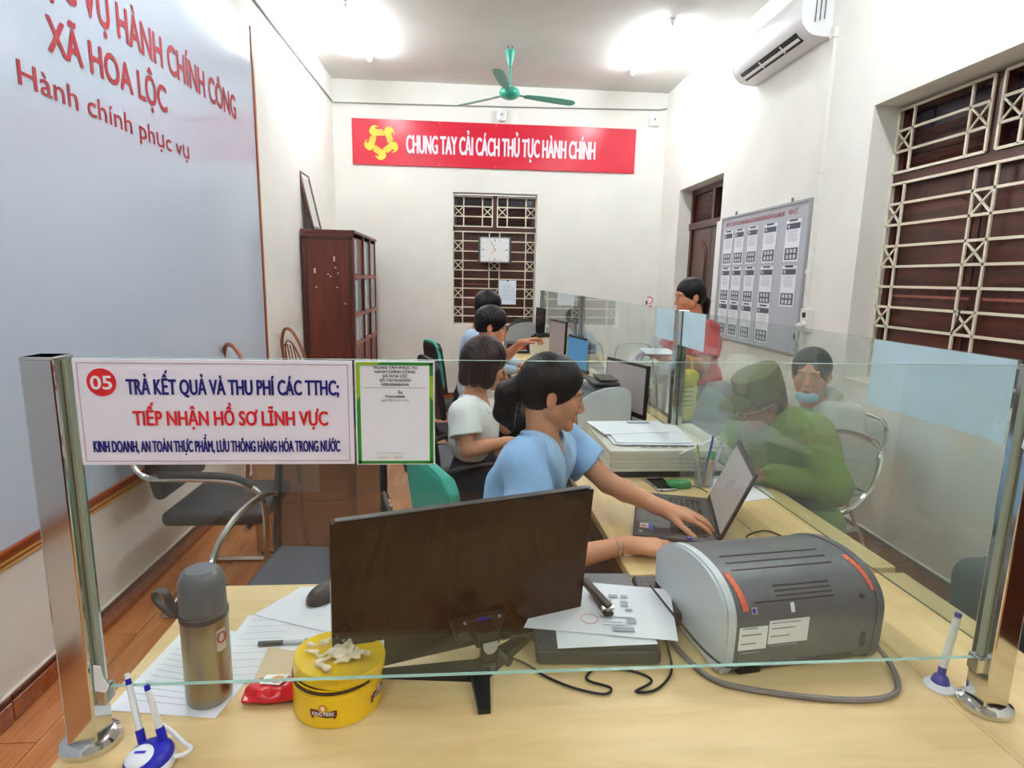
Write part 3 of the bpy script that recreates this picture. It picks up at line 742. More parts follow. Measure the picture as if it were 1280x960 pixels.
# emblem of five hands in a ring
def hand2d():
    o = []
    # palm bulging outwards, fingers reaching along the next side of the star, thumb hooked outwards
    o.append([(-0.050, 0.058), (-0.066, 0.034), (-0.070, 0.008), (-0.060, -0.014), (-0.030, -0.030), (0.004, -0.030), (0.004, 0.034), (-0.010, 0.050), (-0.028, 0.062)])
    for i in range(4):
        y0 = -0.030+i*0.0163; L = (0.078, 0.086, 0.080, 0.066)[i]
        o.append([(0.003, y0), (L, y0+0.001), (L+0.008, y0+0.007), (L, y0+0.0135), (0.003, y0+0.0140)])
    o.append([(-0.064, 0.030), (-0.050, 0.060), (-0.020, 0.072), (0.012, 0.066), (0.030, 0.052), (0.018, 0.050), (0.0, 0.053), (-0.020, 0.050), (-0.036, 0.036)])
    return o
for k in range(5):
    mb = MB(); a = math.radians(72*k+20)
    Mk = frame((-0.985, YB-0.022, 3.028), (1, 0, 0), (0, 0, 1)) @ Matrix.Rotation(a, 4, 'Z') @ Matrix.Translation((-0.020, 0.112, 0)) @ Matrix.Scale(1.12, 4) @ Matrix.Rotation(math.radians(-18), 4, 'Z')
    for n_, poly in enumerate(hand2d()): mb.prism(poly, 0.0008+0.0003*n_, M=Mk)
    mb.build('emblem_hand', mat('emblem_yellow', (250, 216, 70), 0.5), bb_)
for x in (-0.95+0.63, 0.33):
    for z_ in (bz0+0.02, bz1-0.02): bl(MB().cyl((x, YB-0.02, z_), (x, YB-0.026, z_), 0.006, seg=8).build('screw', M_silver, ban))

# ---------------------------------------------------------------- wall clock on the far window
ck = thing('wall_clock', 'square white wall clock with silver frame hung on the far window grille', 'clock', (0.333, YB-0.0, 1.70))
CW, CH = 0.36, 0.295
MB().prism(rrect(CW, CH, 0.02), 0.03, M=frame((0, -0.01, CH/2), (1, 0, 0), (0, 0, 1))).build('case', M_silver, ck)
for s in (-1, 1): MB().box((s*(CW/2+0.008), -0.02, CH/2), (0.02, 0.05, CH+0.02), bev=0.006).build('side_bar', M_dk, ck)
MB().prism(rrect(CW-0.03, CH-0.03, 0.012), 0.003, M=frame((0, -0.04, CH/2), (1, 0, 0), (0, 0, 1))).build('dial', M_white, ck)
for k in range(12):
    a = k*PI/6; big = k % 3 == 0
    rr = min((CW/2-0.04)/max(1e-3, abs(math.sin(a))), (CH/2-0.035)/max(1e-3, abs(math.cos(a))))
    MB().box((0, 0, 0), (0.008 if big else 0.004, 0.03 if big else 0.018, 0.001), M=frame((0, -0.0435, CH/2), (1, 0, 0), (0, 0, 1)) @ Matrix.Rotation(-a, 4, 'Z') @ Matrix.Translation((0, rr, 0))).build('hour_mark', M_dk if big else M_grey, ck)
for a, l, w_, m in ((math.radians(-25), 0.13, 0.005, M_grey), (math.radians(225), 0.08, 0.007, M_gold)):
    MB().box((0, 0, 0), (w_, l, 0.0015), M=frame((0, -0.046, CH/2), (1, 0, 0), (0, 0, 1)) @ Matrix.Rotation(-a, 4, 'Z') @ Matrix.Translation((0, l/2-0.015, 0))).build('clock_hand', m, ck)
MB().cyl((0, -0.042, CH/2), (0, -0.049, CH/2), 0.007, seg=10).build('hub', M_gold, ck)
# sheet of paper clipped on the grille
pp = thing('notice_paper', 'white notice sheet clipped to the far window grille under the clock', 'paper', (0.50, YB+0.02, 1.20))
MB().box((0, 0, 0.145), (0.205, 0.002, 0.29)).build('sheet', M_paper2, pp)
MB().box((0, -0.004, 0.287), (0.02, 0.008, 0.018)).build('clip', M_black, pp)
for i in range(12): MB().box(((i % 3)*0.004, -0.0014, 0.235-i*0.016), (0.10 if i < 2 else 0.16, 0.0006, 0.0025)).build('print_line', M_greyink, pp)
# two small boxes under the ceiling on the far wall, and wall sockets
def wallbox_small(name, label, cat, loc):
    t = thing(name, label, cat, loc)
    MB().box((0, -0.025, 0), (0.11, 0.05, 0.12), bev=0.01).build('case', M_white, t)
    MB().cyl((0, -0.05, 0.01), (0, -0.056, 0.01), 0.022, seg=16).build('ring', mat('light_ring', (220, 222, 222), 0.3), t)
    MB().cyl((0, -0.055, 0.01), (0, -0.058, 0.01), 0.008, seg=10).build('lens', M_black, t)
    return t
wallbox_small('alarm_sounder', 'small white box fixed over the middle of the red banner', 'alarm', (0.39, YB, 3.36))
wallbox_small('corner_camera', 'small white camera box in the far right corner under the ceiling', 'camera', (2.19, YB, 3.375))
sk = thing('wall_socket', 'cream double wall socket with plug beside the notice board', 'socket', (XR, 3.93, 1.27))
MB().box((-0.02, 0, 0), (0.04, 0.10, 0.155), bev=0.005).build('plate', M_whitem, sk)
MB().box((-0.041, 0, 0.035), (0.004, 0.035, 0.035)).build('switch', M_black, sk)
MB().cyl((-0.04, 0, -0.03), (-0.055, 0, -0.03), 0.026).build('plug', M_whitem, sk, True)
MB().cyl((-0.055, 0, -0.03), (-0.085, 0, -0.035), 0.014).build('plug_grip', M_white, sk, True)
MB().tube(catmull([(-0.07, 0, -0.04), (-0.07, 0.02, -0.12), (-0.03, 0.03, -0.2), (-0.012, 0.035, -0.6), (-0.012, 0.03, -1.15)], 5), 0.005, 6).build('cord', M_white, sk)
MB().box((-0.01, 0.13, -0.125), (0.02, 0.03, 0.04)).build('black_plug', M_black, sk)
s2 = thing('light_switch', 'small cream light switch low on the far wall by the corner', 'switch', (2.22, YB, 1.25))
MB().box((0, -0.006, 0), (0.08, 0.012, 0.12), bev=0.003).build('plate', M_whitem, s2); MB().box((0.01, -0.014, 0.0), (0.02, 0.006, 0.05)).build('rocker', M_dk, s2)
sg = thing('warning_sticker', 'small red ring prohibition sticker on the far wall by the switch', 'sticker', (2.325-0.06, YB-0.001, 1.25))
mb = MB()
for i in range(24):
    a0, a1 = 2*PI*i/24, 2*PI*(i+1)/24; R0, R1 = 0.036, 0.048
    mb.prism([(R0*math.cos(a0), R0*math.sin(a0)), (R1*math.cos(a0), R1*math.sin(a0)), (R1*math.cos(a1), R1*math.sin(a1)), (R0*math.cos(a1), R0*math.sin(a1))], 0.001, M=frame((0.0, -0.001, 0.03), (1, 0, 0), (0, 0, 1)))
for yy in (0.0, -0.02): mb.box((0, -0.0015, -0.035+yy), (0.08, 0.001, 0.012))
mb.build('print', M_signred, sg); MB().box((0, -0.0004, 0), (0.11, 0.0008, 0.15)).build('sheet', M_paper, sg)

# ---------------------------------------------------------------- notice board on the right wall
BY0, BY1, BZb, BZt = 4.03, 5.44, 1.02, 2.085
nb = thing('notice_board', 'large grey notice board in a thin metal frame on the right wall', 'notice board', (XR, (BY0+BY1)/2, BZb))
def nl(o): o.location = -Vector(nb.location); return o
nb_ = nl(MB().box((XR-0.008, (BY0+BY1)/2, (BZb+BZt)/2), (0.016, BY1-BY0, BZt-BZb)).build('backing', mat('board_grey', (186, 190, 200), 0.5), nb))
for c, d in ((((BY0+BY1)/2, BZb), (BY1-BY0+0.02, 0.022)), (((BY0+BY1)/2, BZt), (BY1-BY0+0.02, 0.022)), ((BY0, (BZb+BZt)/2), (0.022, BZt-BZb)), ((BY1, (BZb+BZt)/2), (0.022, BZt-BZb))):
    nl(MB().box((XR-0.012, c[0], c[1]), (0.026, d[0], d[1]), bev=0.003, seg=1).build('frame_strip', M_silver, nb))
for yy in (BY0+0.25, BY1-0.25): nl(MB().box((XR-0.01, yy, BZt+0.025), (0.008, 0.02, 0.03)).build('hanger', M_grey, nb))
(text('lettering', 'NIÊM YẾT CÁC THỦ TỤC HÀNH CHÍNH THUỘC THẨM QUYỀN GIẢI QUYẾT CỦA UBND XÃ', frame((XR-0.017, 5.36, 2.005), (0, -1, 0), (0, 0, 1)), M_textred, nb_, width=1.0, cap=0.036, bold=0.012))
(text('lettering', 'HOA LỘC', frame((XR-0.017, 4.30, 2.008), (0, -1, 0), (0, 0, 1)), M_textred, nb_, width=0.12, cap=0.038, bold=0.015))
_mhead = mat('sheet_header_grey', (84, 90, 104), 0.6); _mphoto = mat('sheet_photo_dark', (84, 88, 100), 0.6); _mface = mat('sheet_photo_light', (206, 208, 216), 0.6)
def info_sheet():
    t = thing('procedure_sheet', '', 'paper', (0, 0, 0))
    W, H = 0.20, 0.295       # local X = towards camera along wall (−y), Z up, Y out of wall
    MB().box((0, 0.003, H/2), (W, 0.002, H)).build('page', M_paper, t)
    MB().box((0, 0.006, H-0.005), (0.10, 0.008, 0.010)).build('clip', M_dk, t)
    hp_ = MB().box((0, 0.0046, H-0.045), (W-0.02, 0.001, 0.04)).build('header_print', _mhead, t)
    mb = MB(); mb.lathe([(0, 0), (0.013, 0), (0.013, 0.0008), (0, 0.0008)], seg=12, M=frame((0.06, 0.0052, H-0.045), (1, 0, 0), (0, 0, 1)))
    mb.build('emblem_print', _mface, hp_)
    mb = MB()
    for i in range(9): mb.box((0, 0.0044, H-0.078-i*0.009), (W-0.05-(i % 3)*0.02, 0.0006, 0.0022))
    mb.build('text_print', M_greyink, t)
    pb_ = MB().box((0, 0.0046, 0.055), (W-0.03, 0.001, 0.085)).build('photo_block', _mphoto, t)
    for i in range(3):
        for j in range(2): MB().box((-0.048+i*0.048, 0.0054, 0.035+j*0.04), (0.032, 0.0006, 0.028)).build('portrait_print', _mface, pb_)
    return t
proto = None
cols = [(5.33, 'farthest'), (5.13, 'second from the far end'), (4.93, 'middle'), (4.66, 'second from the near end'), (4.27, 'nearest')]
ys = [5.29, 5.07, 4.83, 4.545, 4.215]
for r, (zb, rn) in enumerate(((1.672, 'top'), (1.345, 'middle'), (1.045, 'bottom'))):
    for c in range(5):
        if r == 2 and c == 4: continue
        lab = 'printed procedure sheet on the notice board, %s row, %s of its row' % (rn, ['farthest', 'second farthest', 'third', 'fourth', 'nearest'][c])
        if proto is None: proto = info_sheet(); o = proto
        else: o = copy_tree(proto)
        o.location = (XR-0.016, ys[c], zb+0.004*((c*3+r) % 3)); o.rotation_euler = (0, 0, PI/2)
        # local X -> -y direction means rotation of -90 about Z with Y out of wall (-x)
        o.rotation_euler = (0, 0, PI/2); o.scale = (1, 1, 1); o['label'] = lab; o['group'] = 'procedure sheets on the notice board'
        o.scale = (1.0 if c > 2 else 0.86, 1, 1.0)
# ================================================================== COUNTERS
fd = thing('front_counter', 'maple laminate counter across the foreground', 'counter', (0.27, 1.0, 0))
def fl(o, root=fd): o.location = -Vector(root.location); return o
fl(MB().box((0.132, 1.01, 0.737), (1.544, 0.79, 0.026), bev=0.002, seg=1).build('worktop', M_desk, fd))
fl(MB().box((1.0445, 1.01, 0.737), (0.277, 0.79, 0.026), bev=0.002, seg=1).build('edge_board', M_desk_side, fd))
fl(MB().box((0.27, 0.66, 0.362), (1.80, 0.02, 0.724)).build('front_panel', M_desk, fd))
for x in (-0.625, 1.17): fl(MB().box((x, 1.02, 0.362), (0.022, 0.70, 0.724)).build('side_panel', M_deskedge, fd))
fl(MB().box((0.0, 1.36, 0.60), (0.8, 0.016, 0.10)).build('apron', M_deskedge, fd))
fl(MB().box((1.14, 1.36, 0.362), (0.08, 0.03, 0.724)).build('corner_leg', M_deskedge, fd))
def side_counter(y0, y1, label):
    t = thing('service_counter', label, 'counter', (0, 1, 0), CA, 'maple laminate counters along the glass')
    a, b = y0-1, y1-1; m = (a+b)/2; L = b-a
    MB().box((0.673, m, 0.737), (0.464, L-0.003, 0.026), bev=0.002, seg=1).build('worktop', M_desk_side, t)
    MB().box((1.049, m, 0.737), (0.286, L-0.003, 0.026), bev=0.002, seg=1).build('edge_board', M_desk_side, t)
    MB().box((1.16, m, 0.362), (0.018, L-0.01, 0.722)).build('front_panel', M_desk, t)
    for y in (a+0.015, b-0.015): MB().box((0.79, y, 0.362), (0.66, 0.02, 0.722)).build('side_panel', M_deskedge, t)
    MB().box((0.455, m, 0.69), (0.02, L-0.06, 0.05)).build('apron', mat('apron_dark', (84, 70, 52), 0.5), t)
    return t
side_counter(1.41, 3.22, 'nearest maple counter along the glass, carrying the laptop and the big scanner')
side_counter(3.22, 5.05, 'middle maple counter along the glass, under the blue screen')
side_counter(5.05, 6.90, 'farthest maple counter along the glass, by the far window')

# ---------------------------------------------------------------- steel posts and panes
def post(x, y, zt, label, rot=0.0, flange=True, s=0.046):
    t = thing('steel_post', label, 'post', (x, y, 0.75), rot, 'mirror steel posts holding the glass screen')
    h = zt-0.75
    MB().box((0, 0, h/2+0.004), (s, s, h-0.008), bev=0.003, seg=2).build('shaft', M_chrome, t)
    MB().box((0, 0, h-0.003), (s+0.001, s+0.001, 0.006), bev=0.002, seg=1).build('cap', M_chrome_r, t)
    if flange: MB().lathe([(0.0, 0), (0.042, 0), (0.044, 0.004), (0.043, 0.011), (0.036, 0.014), (0.033, 0.016), (0.0, 0.016)], seg=36).build('flange', M_chrome, t, True)
    return t
p1 = post(-0.606, 0.90, 1.388, 'mirror steel post on the left end of the front counter')
p2 = post(0.957, 0.905, 1.385, 'mirror steel post on the right end of the front counter')
for t, sx in ((p1, 1), (p2, -1)):
    MB().box((sx*0.0265, 0, 0.367), (0.007, 0.012, 0.53), bev=0.001, seg=1).build('glazing_bead', mat('bead_olive', (150, 156, 136), 0.3), t)
    MB().box((sx*0.031, -0.002, 0.093), (0.018, 0.026, 0.03), bev=0.003).build('glass_clamp', M_chrome_r, t)
def pane(name, a, b, z0, z1, m, label, th=0.008, cat='glass screen', edge=None):
    a = Vector((a[0], a[1], 0)); b = Vector((b[0], b[1], 0)); d = (b-a); L = d.length; rz = math.atan2(d.y, d.x); c = (a+b)/2
    t = thing('glass_screen', label, cat, (c.x, c.y, z0), rz, 'glass screen panes on the counters')
    h = z1-z0
    bm = bmesh.new(); r = bmesh.ops.create_cube(bm, size=1.0); bmesh.ops.scale(bm, vec=(L, th, h), verts=bm.verts); bmesh.ops.translate(bm, vec=(0, 0, h/2), verts=bm.verts)
    for f in bm.faces: f.material_index = 0 if abs(f.normal.y) > 0.5 else 1
    me = bpy.data.meshes.new('pane'); bm.to_mesh(me); bm.free()
    link_mesh('pane', me, [m, edge or M_gedge], t)
    return t
g1 = pane('g', (-0.578, 0.90), (0.929, 0.905), 0.853, 1.386, M_glass, 'clear glass screen across the front counter carrying the signs')
def gx(y): return 0.994-0.0205*(y-0.98)
post(gx(2.60), 2.60, 1.387, 'mirror steel post beside the big scanner', CA, s=0.05)
post(gx(4.72), 4.72, 1.385, 'mirror steel post behind the blue screen', CA, s=0.05)
post(gx(6.86), 6.86, 1.385, 'mirror steel post farthest away, by the far window', CA, s=0.05)
pane('g', (gx(0.98), 0.98), (gx(2.57), 2.57), 0.834, 1.385, M_glass2, 'hazy glass screen along the side counter, nearest pane', 0.006, edge=M_gedge2)
pane('g', (gx(2.63), 2.63), (gx(4.69), 4.69), 0.834, 1.385, M_glass2, 'hazy glass screen along the side counter, middle pane behind the grey screen', 0.006, edge=M_gedge2)
pane('g', (gx(4.75), 4.75), (gx(6.83), 6.83), 0.834, 1.385, M_glass2, 'hazy glass screen along the side counter, farthest pane', 0.006, edge=M_gedge2)
def film(y0, y1, z0, z1, label, side=-1, hang=0.0):
    a = gx(y0)+side*0.0065; b = gx(y1)+side*0.0065
    t = sheet('frosted_sheet', [(a, y0, z0), (b, y1, z0), (b, y1, z1), (a, y0, z1)], M_film, None, 0.0008, 8, 0.0)
    return tag(t, label, 'film', 'pale sheets stuck on the side glass')
film(0.985, 1.355, 1.228, 1.384, 'long pale blue sheet stuck on the glass in front of the barred window')
film(2.33, 2.565, 1.232, 1.384, 'small pale blue sheet on the glass just right of the post by the scanner')
film(2.635, 2.92, 1.240, 1.384, 'pale blue sheet on the glass just left of the post by the scanner')

# torn tape on the right post, and on the left post's clamp
mb = MB()
Mtp = frame((0.928, 0.872, 1.255), (1, 0, 0), (0, 0, 1))
mb.prism([(-0.022, 0.0), (-0.018, 0.03), (-0.012, 0.022), (-0.006, 0.02), (0.003, 0.045), (0.008, 0.03), (0.016, 0.022), (0.012, 0.0), (0.022, -0.012), (0.034, -0.008), (0.026, -0.018), (0.004, -0.012), (-0.012, -0.008)], 0.002, M=Mtp)
mb.prism([(-0.006, -0.02), (0.008, -0.022), (0.01, -0.008), (-0.006, -0.006)], 0.003, M=Mtp)
tag(mb.build('torn_tape', M_paper), 'torn white paper tape stuck on the right steel post', 'tape')
mb = MB(); Mtp = frame((-0.570, 0.886, 0.868), (1, 0, 0), (0, 0, 1))
mb.prism([(-0.012, -0.012), (0.004, -0.016), (0.01, -0.004), (0.002, 0.01), (0.0, 0.03), (-0.01, 0.032)], 0.002, M=Mtp)
tag(mb.build('torn_tape', M_white), 'torn white tape by the clamp of the left steel post', 'tape')

# ---------------------------------------------------------------- signs on the front glass
YS = 0.8945
s5 = thing('counter_sign', 'white counter sign numbered 05 in blue and red lettering', 'sign', (-0.369, YS, 1.225))
def sl(o): o.location = -Vector(s5.location); return o
s5p = sl(MB().box((-0.3685, YS-0.0015, 1.305), (0.397, 0.003, 0.160), bev=0.0008, seg=1).build('plate', mat('sign_white', (240, 238, 248), 0.4), s5))
mb = MB(); FX0, FX1, FZ0, FZ1 = -0.561, -0.176, 1.2305, 1.3795
for a, b, c, d in ((FX0, FX1, FZ0, FZ0+0.0012), (FX0, FX1, FZ1-0.0012, FZ1), (FX0, FX0+0.0012, FZ0, FZ1), (FX1-0.0012, FX1, FZ0, FZ1)):
    mb.box(((a+b)/2, YS-0.0033, (c+d)/2), (b-a, 0.0006, d-c))
sl(mb.build('border', mat('sign_border', (196, 160, 176), 0.5), s5))
def F(x, z, y=YS-0.0034): return frame((x, y, z), (1, 0, 0), (0, 0, 1))
sl(MB().prism([(0.0205*math.cos(2*PI*i/40), 0.0205*math.sin(2*PI*i/40)) for i in range(40)], 0.0006, M=F(-0.528, 1.3505)).build('number_disc', M_signred, s5))
(text('number', '05', F(-0.528, 1.3405, YS-0.0042), M_paper, s5p, width=0.029, cap=0.0205, bold=0.04, align='CENTER'))
(text('lettering', 'TRẢ KẾT QUẢ VÀ THU PHÍ CÁC TTHC;', F(-0.4935, 1.3330), M_navy, s5p, width=0.303, cap=0.0235, bold=0.045))
(text('lettering', 'TIẾP NHẬN HỒ SƠ LĨNH VỰC', F(-0.488, 1.2865), M_signred, s5p, width=0.280, cap=0.0225, bold=0.050))
(text('lettering', 'KINH DOANH, AN TOÀN THỰC PHẨM, LƯU THÔNG HÀNG HÓA TRONG NƯỚC', F(-0.548, 1.2455), M_navy, s5p, width=0.357, cap=0.0178, bold=0.045))
s6 = thing('payment_sign', 'white payment notice with a green border beside the 05 sign', 'sign', (-0.107, YS, 1.223))
def sl2(o): o.location = -Vector(s6.location); return o
x0, x1, z0, z1 = -0.1665, -0.0475, 1.2235, 1.3855
s6p = sl2(MB().box(((x0+x1)/2, YS-0.0015, (z0+z1)/2), (x1-x0, 0.003, z1-z0), bev=0.0008, seg=1).build('plate', M_paper, s6))
mb = MB(); bw = 0.0055; i_ = 0.0022
a, b, c, d = x0+i_, x1-i_, z0+i_, z1-i_
mb.box(((a+b)/2, YS-0.0033, c+bw*0.4), (b-a, 0.0006, bw*0.8)); mb.box(((a+b)/2, YS-0.0033, d-bw*0.4), (b-a, 0.0006, bw*0.8))
mb.box((a+bw/2, YS-0.0033, (c+d)/2), (bw, 0.0006, d-c)); mb.box((b-bw/2, YS-0.0033, (c+d)/2), (bw, 0.0006, d-c))
sl2(mb.build('green_border', M_signgreen, s6))
mb = MB(); mb.prism([(a, d-0.06), (a+bw, d-0.05), (a+bw, d-bw*0.8), (a+0.03, d-bw*0.8), (a+0.038, d), (a, d)], 0.0004, M=F(0, 0, YS-0.0037))
sl2(mb.build('lime_border', M_signlime, s6)); mb = MB(); mb.prism([(b-bw, d-0.05), (b, d-0.06), (b, d-0.02), (b-bw, d-0.02)], 0.0004, M=F(0, 0, YS-0.0037))
sl2(mb.build('lime_border', M_signlime, s6))
cx = (x0+x1)/2
for i, (tx, w_) in enumerate((('TRUNG TÂM PHỤC VỤ', 0.066), ('HÀNH CHÍNH CÔNG', 0.060), ('XÃ HOA LỘC', 0.038), ('SỐ TÀI KHOẢN', 0.046), ('1003066666', 0.041))):
    (text('lettering', tx, F(cx+0.0005, 1.3737-i*0.00645), M_ink, s6p, width=w_, cap=0.0040, bold=0.045, align='CENTER', ext=0.0004))
sl2(MB().box((cx, YS-0.0032, 1.3445), (0.094, 0.0004, 0.0006)).build('rule', M_greyink, s6))
mb = MB(); Ml = F(cx+0.008, 1.3385)
mb.prism([(0.0032*math.cos(t), 0.003*math.sin(t)) for t in [PI*0.6+i*0.2 for i in range(24)]]+[(0.0016*math.cos(t), 0.0013*math.sin(t)) for t in [PI*0.6+4.6-i*0.2 for i in range(24)]], 0.0004, M=Ml)
sl2(mb.build('bank_logo', M_signgreen, s6))
(text('lettering', 'Vietcombank', F(cx, 1.3300), M_ink, s6p, width=0.030, cap=0.0036, bold=0.04, align='CENTER', ext=0.0004))
(text('lettering', 'QUÉT ĐỂ THANH TOÁN', F(cx, 1.3240), mat('olive_ink', (120, 124, 92), 0.6), s6p, width=0.041, cap=0.0027, bold=0.004, align='CENTER', ext=0.0004))
(text('lettering', 'Tải ứng dụng VCB Digibank tại', F(cx-0.008, 1.2420), M_greyink, s6p, width=0.043, cap=0.0022, bold=0.0, align='CENTER', ext=0.0004))
mb = MB()
for q in (-0.0225, 0.0005):
    for a, b, c, d in ((0, 0.02, 0, 0.0004), (0, 0.02, 0.0056, 0.006), (0, 0.0004, 0, 0.006), (0.0196, 0.02, 0, 0.006)):
        mb.box((cx+q-0.008+(a+b)/2, YS-0.0032, 1.2335+(c+d)/2), (b-a, 0.0004, d-c))
sl2(mb.build('store_badges', mat('badge_line', (200, 196, 130), 0.6), s6))
for q, tx in ((-0.0125, 'App Store'), (0.0105, 'Google Play')): (text('lettering', tx, F(cx+q-0.007, 1.2355), mat('olive_ink', (120, 124, 92), 0.6), s6p, width=0.013, cap=0.0021, bold=0.0, align='CENTER', ext=0.0004))
# ================================================================== THINGS ON THE FRONT COUNTER
ZD = 0.75
# ---- monitor seen from behind
ma, mbp = Vector((-0.238, 1.0, 0)), Vector((0.262, 1.168, 0))
ang = math.atan2(mbp.y-ma.y, mbp.x-ma.x); W = (mbp-ma).length; mc = (ma+mbp)/2
mon = thing('monitor', 'wide black computer monitor seen from behind on the front counter', 'monitor', (mc.x, mc.y, ZD), ang)
# local: X along width, -Y towards the photographer, Z up
z0, z1 = 0.014, 0.336
pts = [(x, y) for x, y in rrect(W, z1-z0, 0.012, 5) if y < 0]+[(-W/2, (z1-z0)/2-0.002), (-W/2+0.002, (z1-z0)/2), (W/2-0.002, (z1-z0)/2), (W/2, (z1-z0)/2-0.002)]
pts.sort(key=lambda q: math.atan2(q[1], q[0]))
bm_ = MB(); bm_.prism([(x, y) for x, y in pts], 0.018, M=frame((0, 0.006, (z0+z1)/2), (1, 0, 0), (0, 0, 1))); bm_.build('back_shell', M_black_g, mon)
MB().box((0, -0.003, z1+0.0015), (W-0.02, 0.014, 0.003), bev=0.001, seg=1).build('top_rim', M_dk, mon)
MB().box((0, 0.0085, (z0+z1)/2), (W-0.012, 0.003, z1-z0-0.016)).build('screen', mat('screen_off', (14, 15, 18), 0.1), mon)
q_ = MB().box((-W/2+0.075, -0.0128, z0+0.052), (0.04, 0.001, 0.018)).build('label', M_paper, mon); q_['label'] = 'white sticker'
MB().box((-W/2+0.075, -0.0134, z0+0.049), (0.028, 0.0006, 0.004)).build('label_print', M_ink, q_)
mb = MB(); mb.prism([(-0.06, 0.02), (0.06, 0.02), (0.045, -0.03), (-0.045, -0.03)], 0.014, M=frame((0.02, -0.012, z0+0.055), (1, 0, 0), (0, 0, 1))); mb.build('connector_cover', M_black, mon)
MB().box((0.025, -0.027, z0+0.072), (0.02, 0.004, 0.007), bev=0.001).build('video_port', M_blue, mon)['label'] = 'blue video connector'
for dx in (-0.012, 0.062): MB().cyl((dx, -0.026, z0+0.072), (dx, -0.030, z0+0.072), 0.003, seg=8).build('screw', M_silver, mon)
MB().box((0.0, -0.030, z0+0.043), (0.046, 0.006, 0.012), bev=0.001).build('power_port', M_dk, mon)
Mt = Matrix.Translation((0, 0, z1)) @ Matrix.Rotation(math.radians(6.5), 4, 'X') @ Matrix.Translation((0, 0, -z1))
for o in list(mon.children_recursive): o.data.transform(Mt)
# neck and stand
MB().prism([(0.015*math.cos(t), 0.017*math.sin(t)) for t in [PI+PI*i/10 for i in range(11)]]+[(0.015, 0.007), (-0.015, 0.007)], 0.003, M=frame((0.022, -0.054, 0.062), (1, 0, 0), (0, 0, 1))).build('neck_badge', M_silver, mon)
MB().box((0.022, -0.045, 0.046), (0.034, 0.016, 0.09), bev=0.003).build('neck', M_black_g, mon)
MB().box((0.022, -0.020, 0.068), (0.05, 0.05, 0.03), bev=0.004).build('hinge_block', M_black, mon)
def leg(mb, a, b, w0, w1, h0, h1):
    a = Vector(a); b = Vector(b); d = (b-a).normalized(); s = Vector((-d.y, d.x, 0))
    v = [mb.bm.verts.new(p) for p in (a-s*w0, a+s*w0, b+s*w1, b-s*w1)]; t = [mb.bm.verts.new(p) for p in (a-s*w0+Vector((0, 0, h0)), a+s*w0+Vector((0, 0, h0)), b+s*w1+Vector((0, 0, h1)), b-s*w1+Vector((0, 0, h1)))]
    mb.bm.faces.new(v[::-1]); mb.bm.faces.new(t)
    for i in range(4): j = (i+1) % 4; mb.bm.faces.new((v[i], v[j], t[j], t[i]))
Ri = Matrix.Rotation(-ang, 4, 'Z')
def L2(p): return Ri @ (Vector(p)-Vector((mc.x, mc.y, 0)))
J = L2((0.030, 1.036, 0))
for tgt, w1_ in (((0.036, 0.932, 0), 0.011), ((-0.162, 1.045, 0), 0.009), ((0.150, 1.170, 0), 0.010)):
    mb = MB(); leg(mb, J, L2(tgt), 0.019, w1_, 0.024, 0.010); mb.build('leg', M_black, mon)
# plugs and monitor cable
MB().cyl((0.045, -0.030, z0+0.01), (0.07, -0.04, z0-0.012), 0.009).build('power_plug', M_dk, mon, True)
def cable(name, pts, r, m, label, group=None):
    o = MB().tube(catmull(pts, 6), r, 8).build(name, m, None, True); return tag(o, label, 'cable', group)
P = lambda x, y, z=ZD+0.004: (x, y, z)
cable('cable', [(0.085, 1.045, 0.778), (0.10, 1.055, 0.77), (0.13, 1.05, 0.757), P(0.16, 1.02), P(0.21, 0.985), P(0.26, 0.968), P(0.275, 0.985), P(0.235, 1.01), P(0.262, 1.04), P(0.33, 1.03), P(0.36, 1.0), P(0.32, 0.972), P(0.36, 0.975), (0.405, 1.02, 0.757), (0.425, 1.10, 0.757), P(0.44, 1.2)], 0.0024, M_cable, 'thin black cable looping on the counter between monitor and printer')
cable('cable', [(0.072, 1.075, 0.80), (0.12, 1.085, 0.80), (0.15, 1.10, 0.775), (0.19, 1.12, 0.756), (0.30, 1.36, 0.756)], 0.002, M_cable, 'thin black cable curling from the back of the monitor')
cable('cable', [P(0.445, 1.30, .755), P(0.44, 1.15), P(0.455, 1.05, .756), P(0.49, 0.985, 0.757), P(0.60, 0.945, .757), P(0.72, 0.925, .757), P(0.80, 0.935, .757), (0.84, 0.975, .757), (0.855, 1.025, 0.765), (0.85, 1.05, 0.775), (0.835, 1.066, 0.785)], 0.0055, M_gcable, 'thick grey power cable looping behind the printer')
MB_ = MB().cyl((0.828, 1.075, 0.79), (0.848, 1.045, 0.776), 0.010, 0.008).build('cable_plug', M_gcable); tag(MB_, 'grey moulded plug at the back of the printer', 'plug')
cable('cable', [(0.42, 1.22, 0.83), (0.455, 1.12, 0.80), (0.475, 1.04, 0.79), (0.50, 0.992, 0.785), (0.52, 0.985, 0.80)], 0.0024, M_cable, 'black wire hanging against the printer side')

